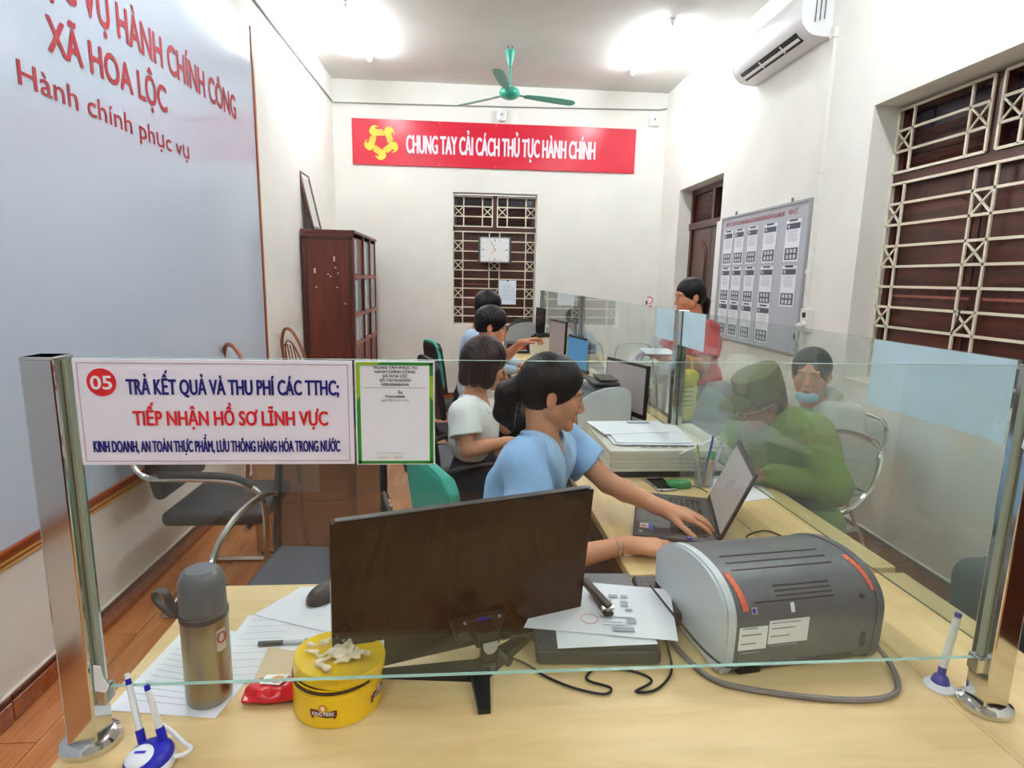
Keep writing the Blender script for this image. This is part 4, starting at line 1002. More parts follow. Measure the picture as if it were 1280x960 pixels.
# ---- printer
pr = thing('printer', 'grey laser printer with pale side panels at the right of the front counter', 'printer', (0.5, 1.015, ZD), math.atan2(0.042, 0.34))
prof = [(0.0, 0.006), (-0.012, 0.03), (-0.016, 0.10), (-0.012, 0.135), (0.005, 0.162), (0.035, 0.182), (0.08, 0.193), (0.14, 0.194), (0.20, 0.182), (0.25, 0.158), (0.285, 0.130), (0.292, 0.10), (0.285, 0.02), (0.28, 0.006)]
sp = [tuple(v)[:2] for v in catmull([(x, y, 0) for x, y in prof], 4)]
Mp = Matrix(((0, 0, 1, 0), (1, 0, 0, 0), (0, 1, 0, 0), (0, 0, 0, 1)))   # profile (y,z) extruded along X
PLn = 0.345
MB().prism(sp, PLn-0.03, M=Mp, z0=0.017).build('housing', M_grey, pr, True, 0.5)
def scaled(f, cy=0.14, cz=0.09): return [(cy+(y-cy)*f, cz+(z_-cz)*f) for y, z_ in sp]
MB().prism(scaled(1.02), 0.016, M=Mp, z0=0.0).prism(scaled(0.985), 0.006, M=Mp, z0=-0.006).build('side_panel', M_lgrey, pr, True, 0.5)
MB().prism(scaled(1.02), 0.016, M=Mp, z0=PLn-0.016).build('side_panel', M_grey, pr, True, 0.5)
def on_prof(t, off=0.0):
    """point and tangent on the upper profile, t in 0..1 from back bottom over the top"""
    i = t*(len(sp)-1); k = int(i); f = i-k; a = Vector((*sp[k], 0)); b = Vector((*sp[min(k+1, len(sp)-1)], 0)); p = a.lerp(b, f); d = (b-a).normalized(); n = Vector((-d.y, d.x, 0))
    return p+n*off, d, n
def strip(x0, x1, t, w_, m, name, off=0.0006, th=0.0014):
    p, d, n = on_prof(t, off)
    M = Matrix(((1, 0, 0, (x0+x1)/2), (0, d.x, n.x, p.x), (0, d.y, n.y, p.y), (0, 0, 0, 1)))
    return MB().box((0, 0, 0), (x1-x0, w_, th), M=M).build(name, m, pr)
for k in range(3): strip(0.045, 0.275, 0.475-0.035*k+0.02, 0.0035, M_black, 'vent_slot')
for k in range(4): strip(0.11-0.0*k-(0.05 if k == 3 else 0), 0.235, 0.34-0.022*k, 0.003, M_black, 'vent_slot')
for xx, a, b in ((0.028, 0.40, 0.26), (0.318, 0.44, 0.30)):
    for i in range(6): strip(xx-0.006+0.002*i, xx+0.006+0.002*i, a+(b-a)*i/5, 0.016, M_orange, 'tape_strip', 0.0012)['label'] = 'orange tape'
strip(0.025, 0.085, 0.135, 0.048, M_paper, 'rating_label'); strip(0.088, 0.175, 0.145, 0.050, M_paper, 'rating_label')
for k in range(4): strip(0.030, 0.062+0.01*(k % 2), 0.165-0.02*k, 0.003, M_greyink, 'label_print', 0.0016); strip(0.093, 0.155-0.01*(k % 3), 0.175-0.02*k, 0.002, M_greyink, 'label_print', 0.0016)
strip(0.09, 0.29, 0.055, 0.014, M_dk, 'port_strip'); strip(0.12, 0.16, 0.062, 0.006, M_silver, 'port')
strip(0.135, 0.143, 0.24, 0.018, M_paper, 'sticker', 0.001); strip(0.05, 0.062, 0.24, 0.012, M_silver, 'badge', 0.001); strip(0.052, 0.058, 0.24, 0.008, M_blue, 'badge_print', 0.0018)
p_, d_, n_ = on_prof(0.26, 0.0); MB().cyl((0.297, p_.x+0.004, p_.y), (0.297, p_.x-0.003, p_.y), 0.005, seg=12).build('screw_hole', M_black, pr)
MB().box((0.305, -0.014, 0.055), (0.010, 0.006, 0.03)).build('power_socket', M_dk, pr)
MB().box((0.18, 0.10, 0.004), (0.30, 0.16, 0.008)).build('base', M_black, pr)
MB().box((0.06, -0.003, 0.012), (0.05, 0.012, 0.02), bev=0.003).build('foot', M_black, pr)
MB().box((0.06, 0.26, 0.165), (0.008, 0.010, 0.006)).build('status_light', M_blue, pr)

# ---- flatbed scanner with papers, stapler
sc = thing('flatbed_scanner', 'dark grey flat scanner under papers between monitor and printer', 'scanner', (0.268, 1.052, ZD), -0.05)
Ws, Ds, Hs = 0.252, 0.30, 0.046
MB().box((0, Ds/2, 0.018), (Ws, Ds, 0.032), bev=0.008, seg=3).build('body', M_dk, sc, True)
MB().box((0, Ds/2, 0.040), (Ws-0.004, Ds-0.004, 0.012), bev=0.004).build('lid', mat('scanner_lid', (60, 68, 74), 0.35), sc)
MB().box((0.165, 0.20, 0.030), (0.075, 0.17, 0.034), bev=0.006).build('control_wing', M_dk, sc)
MB().box((0.165, 0.20, 0.0478), (0.045, 0.11, 0.0016)).build('control_strip', M_black_g, sc)
def paper(corners, label, curl=0.0, seed=0, m=M_paper, name='paper_sheet', group='loose papers on the front counter', lines=0, cat='paper', th=0.0006, lw=0.8):
    t = thing(name, label, cat, (sum(c[0] for c in corners)/4, sum(c[1] for c in corners)/4, min(c[2] for c in corners)), 0, group)
    loc = Vector(t.location)
    o = sheet('sheet', [Vector(c)-loc for c in corners], m, t, th, 6, curl, seed)
    if lines:
        a, b, c, d = [Vector(x)-loc for x in corners]; mb = MB(); rnd = random.Random(seed)
        nrm = (b-a).cross(d-a).normalized()
        for i in range(lines):
            v = 0.1+0.8*i/max(1, lines-1); l0, l1 = 0.1, 0.1+lw*rnd.uniform(0.6, 1.0)
            p = lambda u, v: a*(1-u)*(1-v)+b*u*(1-v)+c*u*v+d*(1-u)*v+nrm*(th+0.0005+curl)
            q = [p(l0, v), p(l1, v), p(l1, v+0.007), p(l0, v+0.007)]
            vs = [mb.bm.verts.new(x) for x in q]; mb.bm.faces.new(vs)
        mb.build('print', M_faint, o)
    return t
zs = ZD+0.0475
paper([(0.183, 1.045, zs), (0.385, 1.050, zs), (0.395, 1.26, zs), (0.20, 1.27, zs)], 'lower white sheet showing its edge on the dark scanner', 0, 3)
pt = paper([(0.122, 1.115, zs+0.002), (0.427, 1.052, zs+0.004), (0.478, 1.25, zs+0.004), (0.20, 1.315, zs+0.002)], 'printed identity card copy lying on the dark scanner under the stapler', 0.0, 5)
mb = MB()   # the copied cards on the sheet
Mc = frame((0.325, 1.15, zs+0.0062), (math.cos(-0.15), math.sin(-0.15), 0), (math.sin(0.15), math.cos(0.15), 0)); loc = Matrix.Translation(-Vector(pt.location))
for (u, v, w_, h) in ((-0.03, 0.075, 0.02, 0.014), (0.0, 0.075, 0.02, 0.012), (0.025, 0.075, 0.015, 0.012), (-0.02, 0.05, 0.03, 0.02), (0.022, 0.045, 0.016, 0.022), (0.03, 0.02, 0.015, 0.008), (0.0, -0.01, 0.07, 0.003), (0.03, -0.022, 0.02, 0.02), (-0.01, -0.03, 0.04, 0.002), (0.01, -0.055, 0.045, 0.016), (-0.01, -0.042, 0.04, 0.002), (0.012, -0.04, 0.03, 0.002), (-0.02, 0.025, 0.03, 0.002), (-0.02, 0.018, 0.034, 0.002), (-0.02, 0.011, 0.028, 0.002)):
    mb.box((u, v, 0), (w_, h, 0.0004), M=loc @ Mc)
mb.build('card_copy_print', mat('copy_print_grey', (168, 176, 190), 0.7), pt)
mb = MB(); ring = [(0.264+0.018*math.cos(2*PI*i/20), 1.135+0.018*math.sin(2*PI*i/20)) for i in range(20)]
mb.tube([(x-pt.location.x, y-pt.location.y, zs+0.0065-pt.location.z) for x, y in ring], 0.0008, 4, closed=True); mb.build('round_stamp', mat('pink_stamp', (236, 160, 160), 0.6), pt)
paper([(0.39, 1.30, ZD+0.001), (0.52, 1.31, ZD+0.001), (0.53, 1.395, ZD+0.001), (0.385, 1.395, ZD+0.001)], 'white sheet behind the printer, half hidden', 0, 9, lines=4)
st = thing('stapler', 'black stapler lying on the copied card sheet', 'stapler', (0.300, 1.19, zs+0.007), math.radians(98))
MB().box((0, 0, 0.005), (0.105, 0.022, 0.008), bev=0.003).build('base', M_black, st)
mb = MB(); mb.box((0.0, 0, 0), (0.105, 0.020, 0.014), M=Matrix.Translation((0.004, 0.010, 0.024)) @ Matrix.Rotation(math.radians(13), 4, 'Z') @ Matrix.Rotation(math.radians(-7), 4, 'Y'), bev=0.005, seg=3); mb.build('arm', M_black, st)
MB().box((-0.01, 0.0, 0.014), (0.075, 0.010, 0.008)).build('magazine', M_chrome_r, st)
MB().cyl((-0.042, -0.013, 0.015), (-0.042, 0.013, 0.015), 0.006, seg=12).build('hinge', M_chrome_r, st)

# ---- thermos
th = thing('thermos', 'steel vacuum flask with grey cup lid and strap on the papers', 'flask', (-0.460, 1.0, ZD+0.002))
MB().lathe([(0, 0), (0.034, 0.0), (0.038, 0.006), (0.039, 0.02), (0.039, 0.158), (0.0375, 0.168), (0.036, 0.172), (0.0, 0.172)], seg=40).build('body', M_steel, th, True)
MB().lathe([(0, 0.170), (0.0375, 0.170), (0.0385, 0.178), (0.0375, 0.228), (0.033, 0.243), (0.025, 0.250), (0.0, 0.252)], seg=40).build('cup_lid', mat('thermos_grey', (92, 100, 108), 0.35), th, True)
MB().lathe([(0.0385, 0.160), (0.0405, 0.162), (0.0405, 0.171), (0.0385, 0.173)], seg=40).build('strap_ring', M_dk, th, True)
mb = MB(); mb.tube(catmull([(-0.036, -0.01, 0.166), (-0.052, -0.005, 0.185), (-0.064, 0.002, 0.206), (-0.080, 0.006, 0.207), (-0.084, 0.006, 0.196), (-0.070, 0.0, 0.180), (-0.046, -0.008, 0.164)], 5), 0.009, 8, flat=0.18); mb.build('strap', M_dk, th, True)
mb = MB()
for r_, m_ in ((0, 0),):
    a0, a1 = math.radians(-42), math.radians(-14)
    for z_a, z_b in ((0.105, 0.145),):
        q = [(0.0395*math.cos(a0+(a1-a0)*i/5), 0.0395*math.sin(a0+(a1-a0)*i/5)) for i in range(6)]
        for i in range(5):
            v = [mb.bm.verts.new((q[i][0], q[i][1], z_a)), mb.bm.verts.new((q[i+1][0], q[i+1][1], z_a)), mb.bm.verts.new((q[i+1][0], q[i+1][1], z_b)), mb.bm.verts.new((q[i][0], q[i][1], z_b))]; mb.bm.faces.new(v)
mb.build('label', mat('label_steel_white', (206, 200, 196), 0.4), th)
mb = MB(); a0 = math.radians(-28); Mo = frame((0.0402*math.cos(a0), 0.0402*math.sin(a0), 0.130), (-math.sin(a0), math.cos(a0), 0), (0, 0, 1))
for i in range(20):
    t0, t1 = 2*PI*i/20, 2*PI*(i+1)/20
    mb.prism([(0.006*math.cos(t0), 0.008*math.sin(t0)), (0.009*math.cos(t0), 0.011*math.sin(t0)), (0.009*math.cos(t1), 0.011*math.sin(t1)), (0.006*math.cos(t1), 0.008*math.sin(t1))], 0.0006, M=Mo)
mb.build('red_oval_print', mat('label_red', (186, 60, 50), 0.5), th)

# ---- papers to the left
paper([(-0.625, 0.975, ZD+0.0005), (-0.430, 0.945, ZD+0.0005), (-0.388, 1.16, ZD+0.0005), (-0.60, 1.25, ZD+0.0005)], 'printed form sheet under the steel flask', 0, 11, lines=14, lw=0.75)
paper([(-0.50, 1.03, ZD+0.0015), (-0.30, 1.04, ZD+0.0015), (-0.285, 1.27, ZD+0.0015), (-0.485, 1.265, ZD+0.0015)], 'handwritten sheet under the ballpoint pen', 0, 12, lines=9, lw=0.6)
paper([(-0.475, 1.265, ZD+0.003), (-0.27, 1.18, ZD+0.003), (-0.20, 1.375, ZD+0.003), (-0.40, 1.385, ZD+0.003)], 'blank white sheet under the mouse behind the monitor', 0, 13)
paper([(-0.395, 1.012, ZD+0.003), (-0.325, 1.02, ZD+0.006), (-0.34, 1.12, ZD+0.006), (-0.402, 1.14, ZD+0.003)], 'small tan paper slip beside the red snack packet', 0.002, 14, m=mat('tan_paper', (214, 190, 156), 0.6))
# pen
pe = thing('ballpoint_pen', 'clear ballpoint pen with grey cap lying on the sheets', 'pen', (-0.425, 1.150, ZD+0.0065), math.radians(2))
MB().cyl((0.0, 0, 0), (0.05, 0, 0), 0.0052, seg=12).build('cap', mat('pen_grey', (70, 76, 92), 0.3), pe, True)
MB().cyl((0.05, 0, 0), (0.135, 0, 0), 0.0044, seg=12).build('barrel', mat('pen_clear', (200, 208, 216), 0.15), pe, True)
MB().cyl((0.13, 0, 0), (0.14, 0, 0), 0.0048, seg=12).build('end_plug', M_dk, pe, True); MB().box((0.115, 0, 0.006), (0.045, 0.003, 0.0015)).build('clip', M_silver, pe)
# snack packet
S = SDF((-0.06, -0.05, -0.01), (0.06, 0.05, 0.05), 0.0018)
S.ell((0, 0, 0.012), (0.045, 0.026, 0.013), k=0.004); S.box((0, 0, 0.010), (0.044, 0.024, 0.0025), None, 0.002, 0.008)
S.field(lambda X, Y, Z: 0.0016*np.sin(X*210+Y*60)*np.cos(Y*190))
pk = S.mesh('snack_packet', [mat('packet_red', (206, 28, 34), 0.22)]); pk.scale = (1.15, 1.2, 1.1); pk.location = (-0.345, 1.000, ZD+0.0); pk.rotation_euler = (0, 0, 0.05)
tag(pk, 'small red and white snack packet in front of the yellow tin', 'packet')
mb = MB(); mb.prism([(-0.022, -0.004), (0.010, -0.010), (0.020, 0.014), (-0.016, 0.016)], 0.0008, M=Matrix.Translation((0, 0, 0.026))); mb.build('white_print', M_paper, pk)
mb = MB(); mb.prism([(0.004+0.010*math.cos(t*PI/8), 0.003+0.008*math.sin(t*PI/8)) for t in range(16)], 0.0008, M=Matrix.Translation((0, 0, 0.0268))); mb.build('biscuit_print', mat('biscuit_print', (236, 160, 70), 0.5), pk)

# ---- yellow biscuit tin
tn = thing('biscuit_tin', 'round yellow biscuit tin with a brown emblem and ajar lid', 'tin', (-0.228, 0.987, ZD))
MB().lathe([(0, 0), (0.076, 0.0), (0.078, 0.002), (0.078, 0.056), (0.076, 0.057), (0.076, 0.072), (0.074, 0.072), (0.074, 0.01), (0.0, 0.01)], seg=56).build('body', M_yellow, tn, True)
Ml = Matrix.Translation((0.002, 0.006, 0.066)) @ Matrix.Rotation(math.radians(5), 4, 'Y') @ Matrix.Rotation(math.radians(-4), 4, 'X')
mb = MB(); mb.lathe([(0.079, -0.0), (0.0805, 0.001), (0.0805, 0.018), (0.079, 0.020), (0.074, 0.019), (0.070, 0.017), (0.0, 0.017), (0.0, 0.0155), (0.079, 0.0155)], seg=56, M=Ml); mb.build('lid', M_yellow, tn, True)
MB().lathe([(0.0765, 0.064), (0.0785, 0.064), (0.0785, 0.069), (0.0765, 0.069)], seg=48).build('seam', mat('tin_seam_dark', (60, 40, 10), 0.5), tn)
# wrapped rim print: brown ribbon emblem with lettering, bent round the tin
def wrap(o, r, zc, a_c):
    for v in o.data.vertices:
        x, z_, y = v.co.x, v.co.y, v.co.z
        a = a_c+x/r; v.co = ((r+y)*math.cos(a), (r+y)*math.sin(a), zc+z_)
    return o
for a_c, sc_ in ((math.radians(-97), 1.3), (math.radians(-18), 0.95)):
    n = 16; wv = lambda t: 0.0016*math.sin(t*PI*2+0.6)
    mb = MB()
    for i in range(n):
        t0, t1 = i/n, (i+1)/n; X0, X1 = (-0.018+0.036*t0)*sc_, (-0.018+0.036*t1)*sc_
        v = [mb.bm.verts.new(q) for q in ((X0, -0.006+wv(t0), 0), (X1, -0.006+wv(t1), 0), (X1, 0.006+wv(t1), 0), (X0, 0.006+wv(t0), 0))]; mb.bm.faces.new(v)
    for dx in (-0.019, 0.019): mb.prism([(dx-0.003, -0.008), (dx+0.002, -0.010), (dx+0.004, 0.002), (dx-0.002, 0.006)], 0.0001)
    wrap(mb.build('emblem_ribbon', mat('tin_brown', (110, 44, 16), 0.5), tn), 0.0784, 0.030, a_c)
    mb = MB(); mb.prism([(0.008*math.cos(2*PI*i/18), 0.010+0.0085*math.sin(2*PI*i/18)) for i in range(18)], 0.0002)
    wrap(mb.build('emblem_roundel', mat('tin_gold', (214, 150, 50), 0.4), tn), 0.0785, 0.030, a_c)
    mb = MB(); mb.prism([(0.0035*math.cos(2*PI*i/12), 0.010+0.0045*math.sin(2*PI*i/12)) for i in range(12)], 0.0002)
    wrap(mb.build('emblem_head', mat('tin_cream', (240, 216, 170), 0.4), tn), 0.0788, 0.030, a_c)
    wrap(text('lettering', 'KING PIERE', Matrix.Translation((0, -0.003, 0)), M_paper, tn, width=0.029*sc_, cap=0.0072, bold=0.025, align='CENTER', ext=0.0002), 0.0790, 0.030, a_c)
# crumpled wrappers on the lid
S = SDF((-0.07, -0.05, -0.01), (0.07, 0.05, 0.04), 0.002)
rnd = random.Random(4)
for i in range(34):
    a = rnd.uniform(0, 2*PI); r_ = rnd.uniform(0, 0.036); c = (r_*math.cos(a)*1.4, r_*math.sin(a), 0.004+rnd.uniform(0, 0.006)); d = (rnd.uniform(-0.018, 0.018), rnd.uniform(-0.010, 0.010), rnd.uniform(-0.002, 0.006))
    S.cone(c, (c[0]+d[0], c[1]+d[1], c[2]+d[2]), 0.0045, 0.002, 0.003)
wr = S.mesh('wrapper_scraps', mat('wrapper_cream', (226, 208, 178), 0.4, noise=0.25, nscale=80), None, relax=0); wr.scale = (1.25, 1.3, 1.0); wr.location = (-0.232, 0.985, ZD+0.088)
tag(wr, 'heap of crumpled cream wrappers on the lid of the yellow tin', 'wrappers', kind='stuff')

# ---- tumbler
gt = MB().lathe([(0.024, 0.0), (0.028, 0.03), (0.033, 0.085), (0.0345, 0.085), (0.030, 0.03), (0.026, 0.004), (0.0, 0.004)], seg=24)
o = gt.build('glass_tumbler', glass_mat('tumbler_glass', (0.9, 0.93, 0.92), 0.22, (235, 235, 230)), None, True); o.location = (-0.045, 1.158, ZD+0.001)
tag(o, 'clear patterned glass tumbler standing behind the black monitor', 'glass')
# ---- mouse behind the monitor
S = SDF((-0.05, -0.07, -0.01), (0.05, 0.07, 0.05), 0.002); S.ell((0, 0, 0.006), (0.031, 0.055, 0.028), k=0.002); S.cut((0, 0, 0.0), (0, 0, -1))
ms = S.mesh('computer_mouse', M_dk); ms.location = (-0.330, 1.335, ZD+0.0045); ms.rotation_euler = (0, 0, -0.6); tag(ms, 'dark grey mouse at the left of the black monitor', 'mouse', 'computer mice')
MB().box((0, 0.03, 0.0325), (0.004, 0.014, 0.006), bev=0.001).build('wheel', M_black, ms)

# ---- pen stand with two pens, bottom left
ps = thing('pen_stand', 'blue and white desk pen stand in the bottom left corner', 'pen stand', (-0.488, 0.845, ZD))
S = SDF((-0.06, -0.07, -0.01), (0.06, 0.07, 0.06), 0.0018); S.ell((0, 0, 0.006), (0.036, 0.046, 0.020), k=0.002); S.cut((0, 0, 0.001), (0, 0, -1))
o = S.mesh('base', mat('stand_white', (226, 230, 238), 0.3), ps)
S = SDF((-0.06, -0.07, -0.01), (0.06, 0.07, 0.06), 0.0018); S.ell((-0.001, 0.002, 0.012), (0.034, 0.042, 0.021), k=0.002); S.cut((0, 0, 0.008), (0, 0, -1)); o = S.mesh('top', M_blue, ps)
S = SDF((-0.06, -0.07, -0.01), (0.06, 0.07, 0.06), 0.0018); S.ell((-0.006, -0.006, 0.022), (0.024, 0.026, 0.0135), k=0.002); S.cut((0, 0, 0.024), (0, 0, -1)); o = S.mesh('badge', M_paper, ps)
MB().box((-0.006, -0.010, 0.0358), (0.016, 0.004, 0.0008)).build('badge_print', M_blue, ps)
S_ = ((-0.020, 0.024), (0.014, 0.030))
pens = (((-0.020, 0.022, 0.026), (-0.046, 0.045, 0.125)), ((0.010, 0.026, 0.026), (-0.016, 0.040, 0.115)))
for i, (a, b) in enumerate(pens):
    a = Vector(a); b = Vector(b); d = (b-a).normalized()
    MB().cyl(a-d*0.004, a+d*0.020, 0.0065, seg=12).build('holder', M_blue, ps, True)
    t = thing('stand_pen', ['white pen with blue tip leaning in the stand, left of the pair', 'white pen with blue tip leaning in the stand, right of the pair'][i], 'pen', Vector(ps.location)+a+d*0.021, 0, 'white pens in the blue stand')
    e = b-a-d*0.021
    MB().cyl((0, 0, 0), e*0.86, 0.0052, 0.0047, seg=14).build('barrel', M_white, t, True)
    MB().cyl(e*0.86, e*0.97, 0.0046, 0.004, seg=14).build('tip_band', M_blue, t, True)
    if i == 0: MB().cyl(e*0.97, e*1.06, 0.0042, 0.0036, seg=12).build('tip', M_white, t, True)
ps2 = (MB().tube(catmull([(-0.490, 0.884, 0.795), (-0.47, 0.880, 0.783), (-0.445, 0.87, 0.768), (-0.432, 0.862, 0.766), (-0.438, 0.852, 0.764), (-0.452, 0.850, 0.762)], 6), 0.0035, 8).build('cord', M_white, ps, True)); ps2.location = -Vector(ps.location)
# ---- the other pen at the right post
p3 = thing('pen_stand', 'white and violet desk pen standing at the foot of the right post', 'pen stand', (0.915, 0.960, ZD))
MB().lathe([(0, 0), (0.026, 0), (0.027, 0.004), (0.018, 0.012), (0.0, 0.013)], seg=24).build('base', M_paper, p3, True)
MB().lathe([(0, 0.011), (0.016, 0.012), (0.012, 0.024), (0.007, 0.028), (0.007, 0.05), (0, 0.05)], seg=18).build('holder', mat('violet_plastic', (92, 88, 170), 0.3), p3, True)
MB().cyl((0, 0, 0.045), (0.010, -0.004, 0.150), 0.0075, 0.0065, seg=14).build('pen', M_white, p3, True)
MB().cyl((0.010, -0.004, 0.150), (0.011, -0.004, 0.158), 0.006, seg=12).build('pen_tip', mat('violet_plastic', (92, 88, 170), 0.3), p3, True)
# ================================================================== THINGS ON THE SIDE COUNTERS
# ---- laptop
NL, NR, FR = Vector((0.508, 1.64, ZD)), Vector((0.733, 1.560, ZD)), Vector((0.852, 1.935, ZD))
d_h = (FR-NR); Lh = 0.375; d_h.normalize(); d_w = (NR-NL); Lw = 0.245; d_w = Vector((d_h.y, -d_h.x, 0))
lp = thing('laptop', 'open black laptop in front of the woman in the pale blue blouse', 'laptop', NR-d_w*Lw, math.atan2(d_h.y, d_h.x))
# local: X along hinge (away from camera), Y towards the user, (origin = user's near corner) ; -Y towards the hinge
mb = MB(); mb.box((Lh/2, -Lw/2, 0.010), (Lh, Lw, 0.018), bev=0.005, seg=3); mb.build('base', mat('laptop_base', (62, 64, 68), 0.4), lp, True)
rnd = random.Random(3)
mb = MB(); rows_ = 6
for r in range(rows_):
    nk = 15
    for k in range(nk):
        mb.box((0.028+k*0.0200+0.0095+(0.0 if k < 11 else 0.006), -0.118-r*0.0178, 0.0203), (0.0160, 0.0150, 0.0022), bev=0.0006, seg=1)
tag(mb.build('keys', mat('key_black', (30, 31, 34), 0.45), lp), kind='stuff')
MB().box((0.16, -0.052, 0.0193), (0.10, 0.062, 0.001)).build('touchpad', mat('pad_black', (54, 56, 60), 0.3), lp)
MB().box((0.070, -0.032, 0.0196), (0.034, 0.026, 0.001)).build('spec_sticker', M_paper, lp)['label'] = 'white and orange sticker'
MB().box((0.064, -0.030, 0.0203), (0.014, 0.016, 0.0006)).build('sticker_print', M_orange, lp)
MB().box((0.060, -0.052, 0.0196), (0.038, 0.013, 0.001)).build('maker_sticker', mat('sticker_blue', (30, 90, 210), 0.3), lp)['label'] = 'blue sticker'
MB().box((0.022, -0.022, 0.0196), (0.014, 0.011, 0.001)).build('small_sticker', M_silver, lp)
# screen: leans outwards
tilt = math.radians(22); Ms = Matrix.Translation((0, -Lw+0.004, 0.016)) @ Matrix.Rotation(tilt, 4, 'X')   # Z up leaning to -Y
HS = 0.235
mb = MB(); mb.box((Lh/2, -0.004, HS/2), (Lh-0.004, 0.008, HS), M=Ms, bev=0.003); ld_ = mb.build('lid', mat('laptop_black', (40, 42, 46), 0.38), lp, True)
MB().box((Lh/2, 0.0008, HS/2+0.004), (Lh-0.030, 0.001, HS-0.040), M=Ms).build('display', M_screen, ld_)
MB().cyl((0.03, -Lw+0.002, 0.016), (Lh-0.03, -Lw+0.002, 0.016), 0.007, seg=12).build('hinge', M_black, lp, True)
for r in range(4): MB().box((Lh*0.45+r*0.02, 0.0018, HS*0.62-r*0.012), (0.03, 0.0004, 0.02), M=Ms).build('screen_shape', mat('screen_patch', (128, 124, 128), 0.4, emit=0.25), ld_)
cable('cable', [(0.76, 1.57, 0.756), (0.80, 1.60, 0.756), (0.835, 1.60, 0.755), (0.86, 1.64, 0.755), (0.93, 1.67, 0.755), (0.965, 1.62, 0.755), (0.985, 1.545, 0.755), (1.005, 1.515, 0.755), (0.96, 1.49, 0.755), (0.925, 1.50, 0.755), (0.92, 1.46, 0.755)], 0.0025, M_cable, 'thin black cable curling right of the laptop')
cable('cable', [(0.51, 1.62, 0.757), (0.60, 1.565, 0.757), (0.66, 1.54, 0.757), (0.72, 1.53, 0.757), (0.76, 1.55, 0.757)], 0.004, M_cable, 'black cable along the near edge of the laptop')
cable('cable', [(0.63, 1.50, 0.757), (0.70, 1.46, 0.757), (0.76, 1.44, 0.757), (0.84, 1.43, 0.757)], 0.002, M_cable, 'thin black mouse cable behind the printer')
# ---- mouse under the hand
S = SDF((-0.05, -0.07, -0.01), (0.05, 0.07, 0.05), 0.002); S.ell((0, 0, 0.004), (0.029, 0.050, 0.026), k=0.002); S.cut((0, 0, 0.0), (0, 0, -1))
ms = S.mesh('computer_mouse', M_black); ms.location = (0.600, 1.512, ZD); ms.rotation_euler = (0, 0, math.radians(-88)); tag(ms, 'black mouse under the hand of the woman in blue', 'mouse', 'computer mice')
# ---- big document scanner
def loc_y(x, y): return ctr(x, y)
bs = thing('document_scanner', 'big beige document scanner under a stack of papers', 'scanner', (0.555, 2.17, ZD), CA*0.5)
bw_, bd_ = 0.50, 0.44
MB().box((bw_/2, bd_/2, 0.012), (bw_-0.04, bd_-0.04, 0.024)).build('foot_plate', M_dk, bs)
for i in range(4): MB().box((bw_/2, bd_/2, 0.036+i*0.017), (bw_-0.002*(3-i), bd_-0.002*(3-i), 0.016), bev=0.003, seg=1).build('housing_layer', M_beige, bs)
MB().box((bw_/2, bd_/2, 0.103), (bw_, bd_, 0.024), bev=0.006).build('lid', M_beige, bs, True)
cpn = MB().box((bw_/2+0.01, 0.045, 0.1155), (0.30, 0.045, 0.002)).build('control_panel', mat('panel_beige', (200, 198, 186), 0.4), bs)
for i in range(6): MB().box((bw_/2-0.105+i*0.042, 0.045, 0.117), (0.026, 0.026, 0.002), bev=0.0008, seg=1).build('button', mat('button_grey', (150, 148, 140), 0.5), cpn)
MB().box((bw_-0.05, 0.13, 0.117), (0.085, 0.20, 0.003)).build('side_flap', M_beige, bs)
cable('cable', [(0.72, 2.02, 0.757), (0.70, 2.09, 0.757), (0.76, 2.11, 0.757), (0.86, 2.06, 0.757), (0.88, 2.0, 0.757)], 0.002, M_cable, 'thin black cable behind the laptop by the green eraser')
zb = ZD+0.117
for k in range(5):
    r = random.Random(20+k); j = [r.uniform(-0.012, 0.012) for _ in range(3)]
    paper([(0.595+j[0], 2.235+j[1], zb+0.0025*k), (0.905+j[0], 2.225+j[1], zb+0.0025*k), (0.930+j[0], 2.52+j[2], zb+0.0025*k), (0.600+j[0], 2.54+j[2], zb+0.0025*k)],
          'paper in the stack on the beige scanner, %s' % ('bottom sheet', 'second from the bottom', 'middle sheet', 'second from the top', 'top sheet')[k], 0.0, 30+k, group='papers stacked on the beige scanner', th=0.0022, lines=(10 if k == 4 else 0), lw=0.7)
paper([(0.575, 2.36, zb+0.0135), (0.90, 2.40, zb+0.0135), (0.88, 2.60, zb+0.0135), (0.545, 2.585, zb+0.0135)], 'rear paper with a dark printed heading on the beige scanner', 0.0, 41, group='papers stacked on the beige scanner', lines=8, lw=0.5)
MB().box((0.775, 2.555, zb+0.0162), (0.10, 0.03, 0.001)).build('print_block', M_greyink, None)
o = bpy.data.objects['print_block']; o.name = 'print'; o.parent = bpy.data.objects.get([x.name for x in COL.objects if x.get('label', '').startswith('rear paper')][0]); o.location = -Vector(o.parent.location)
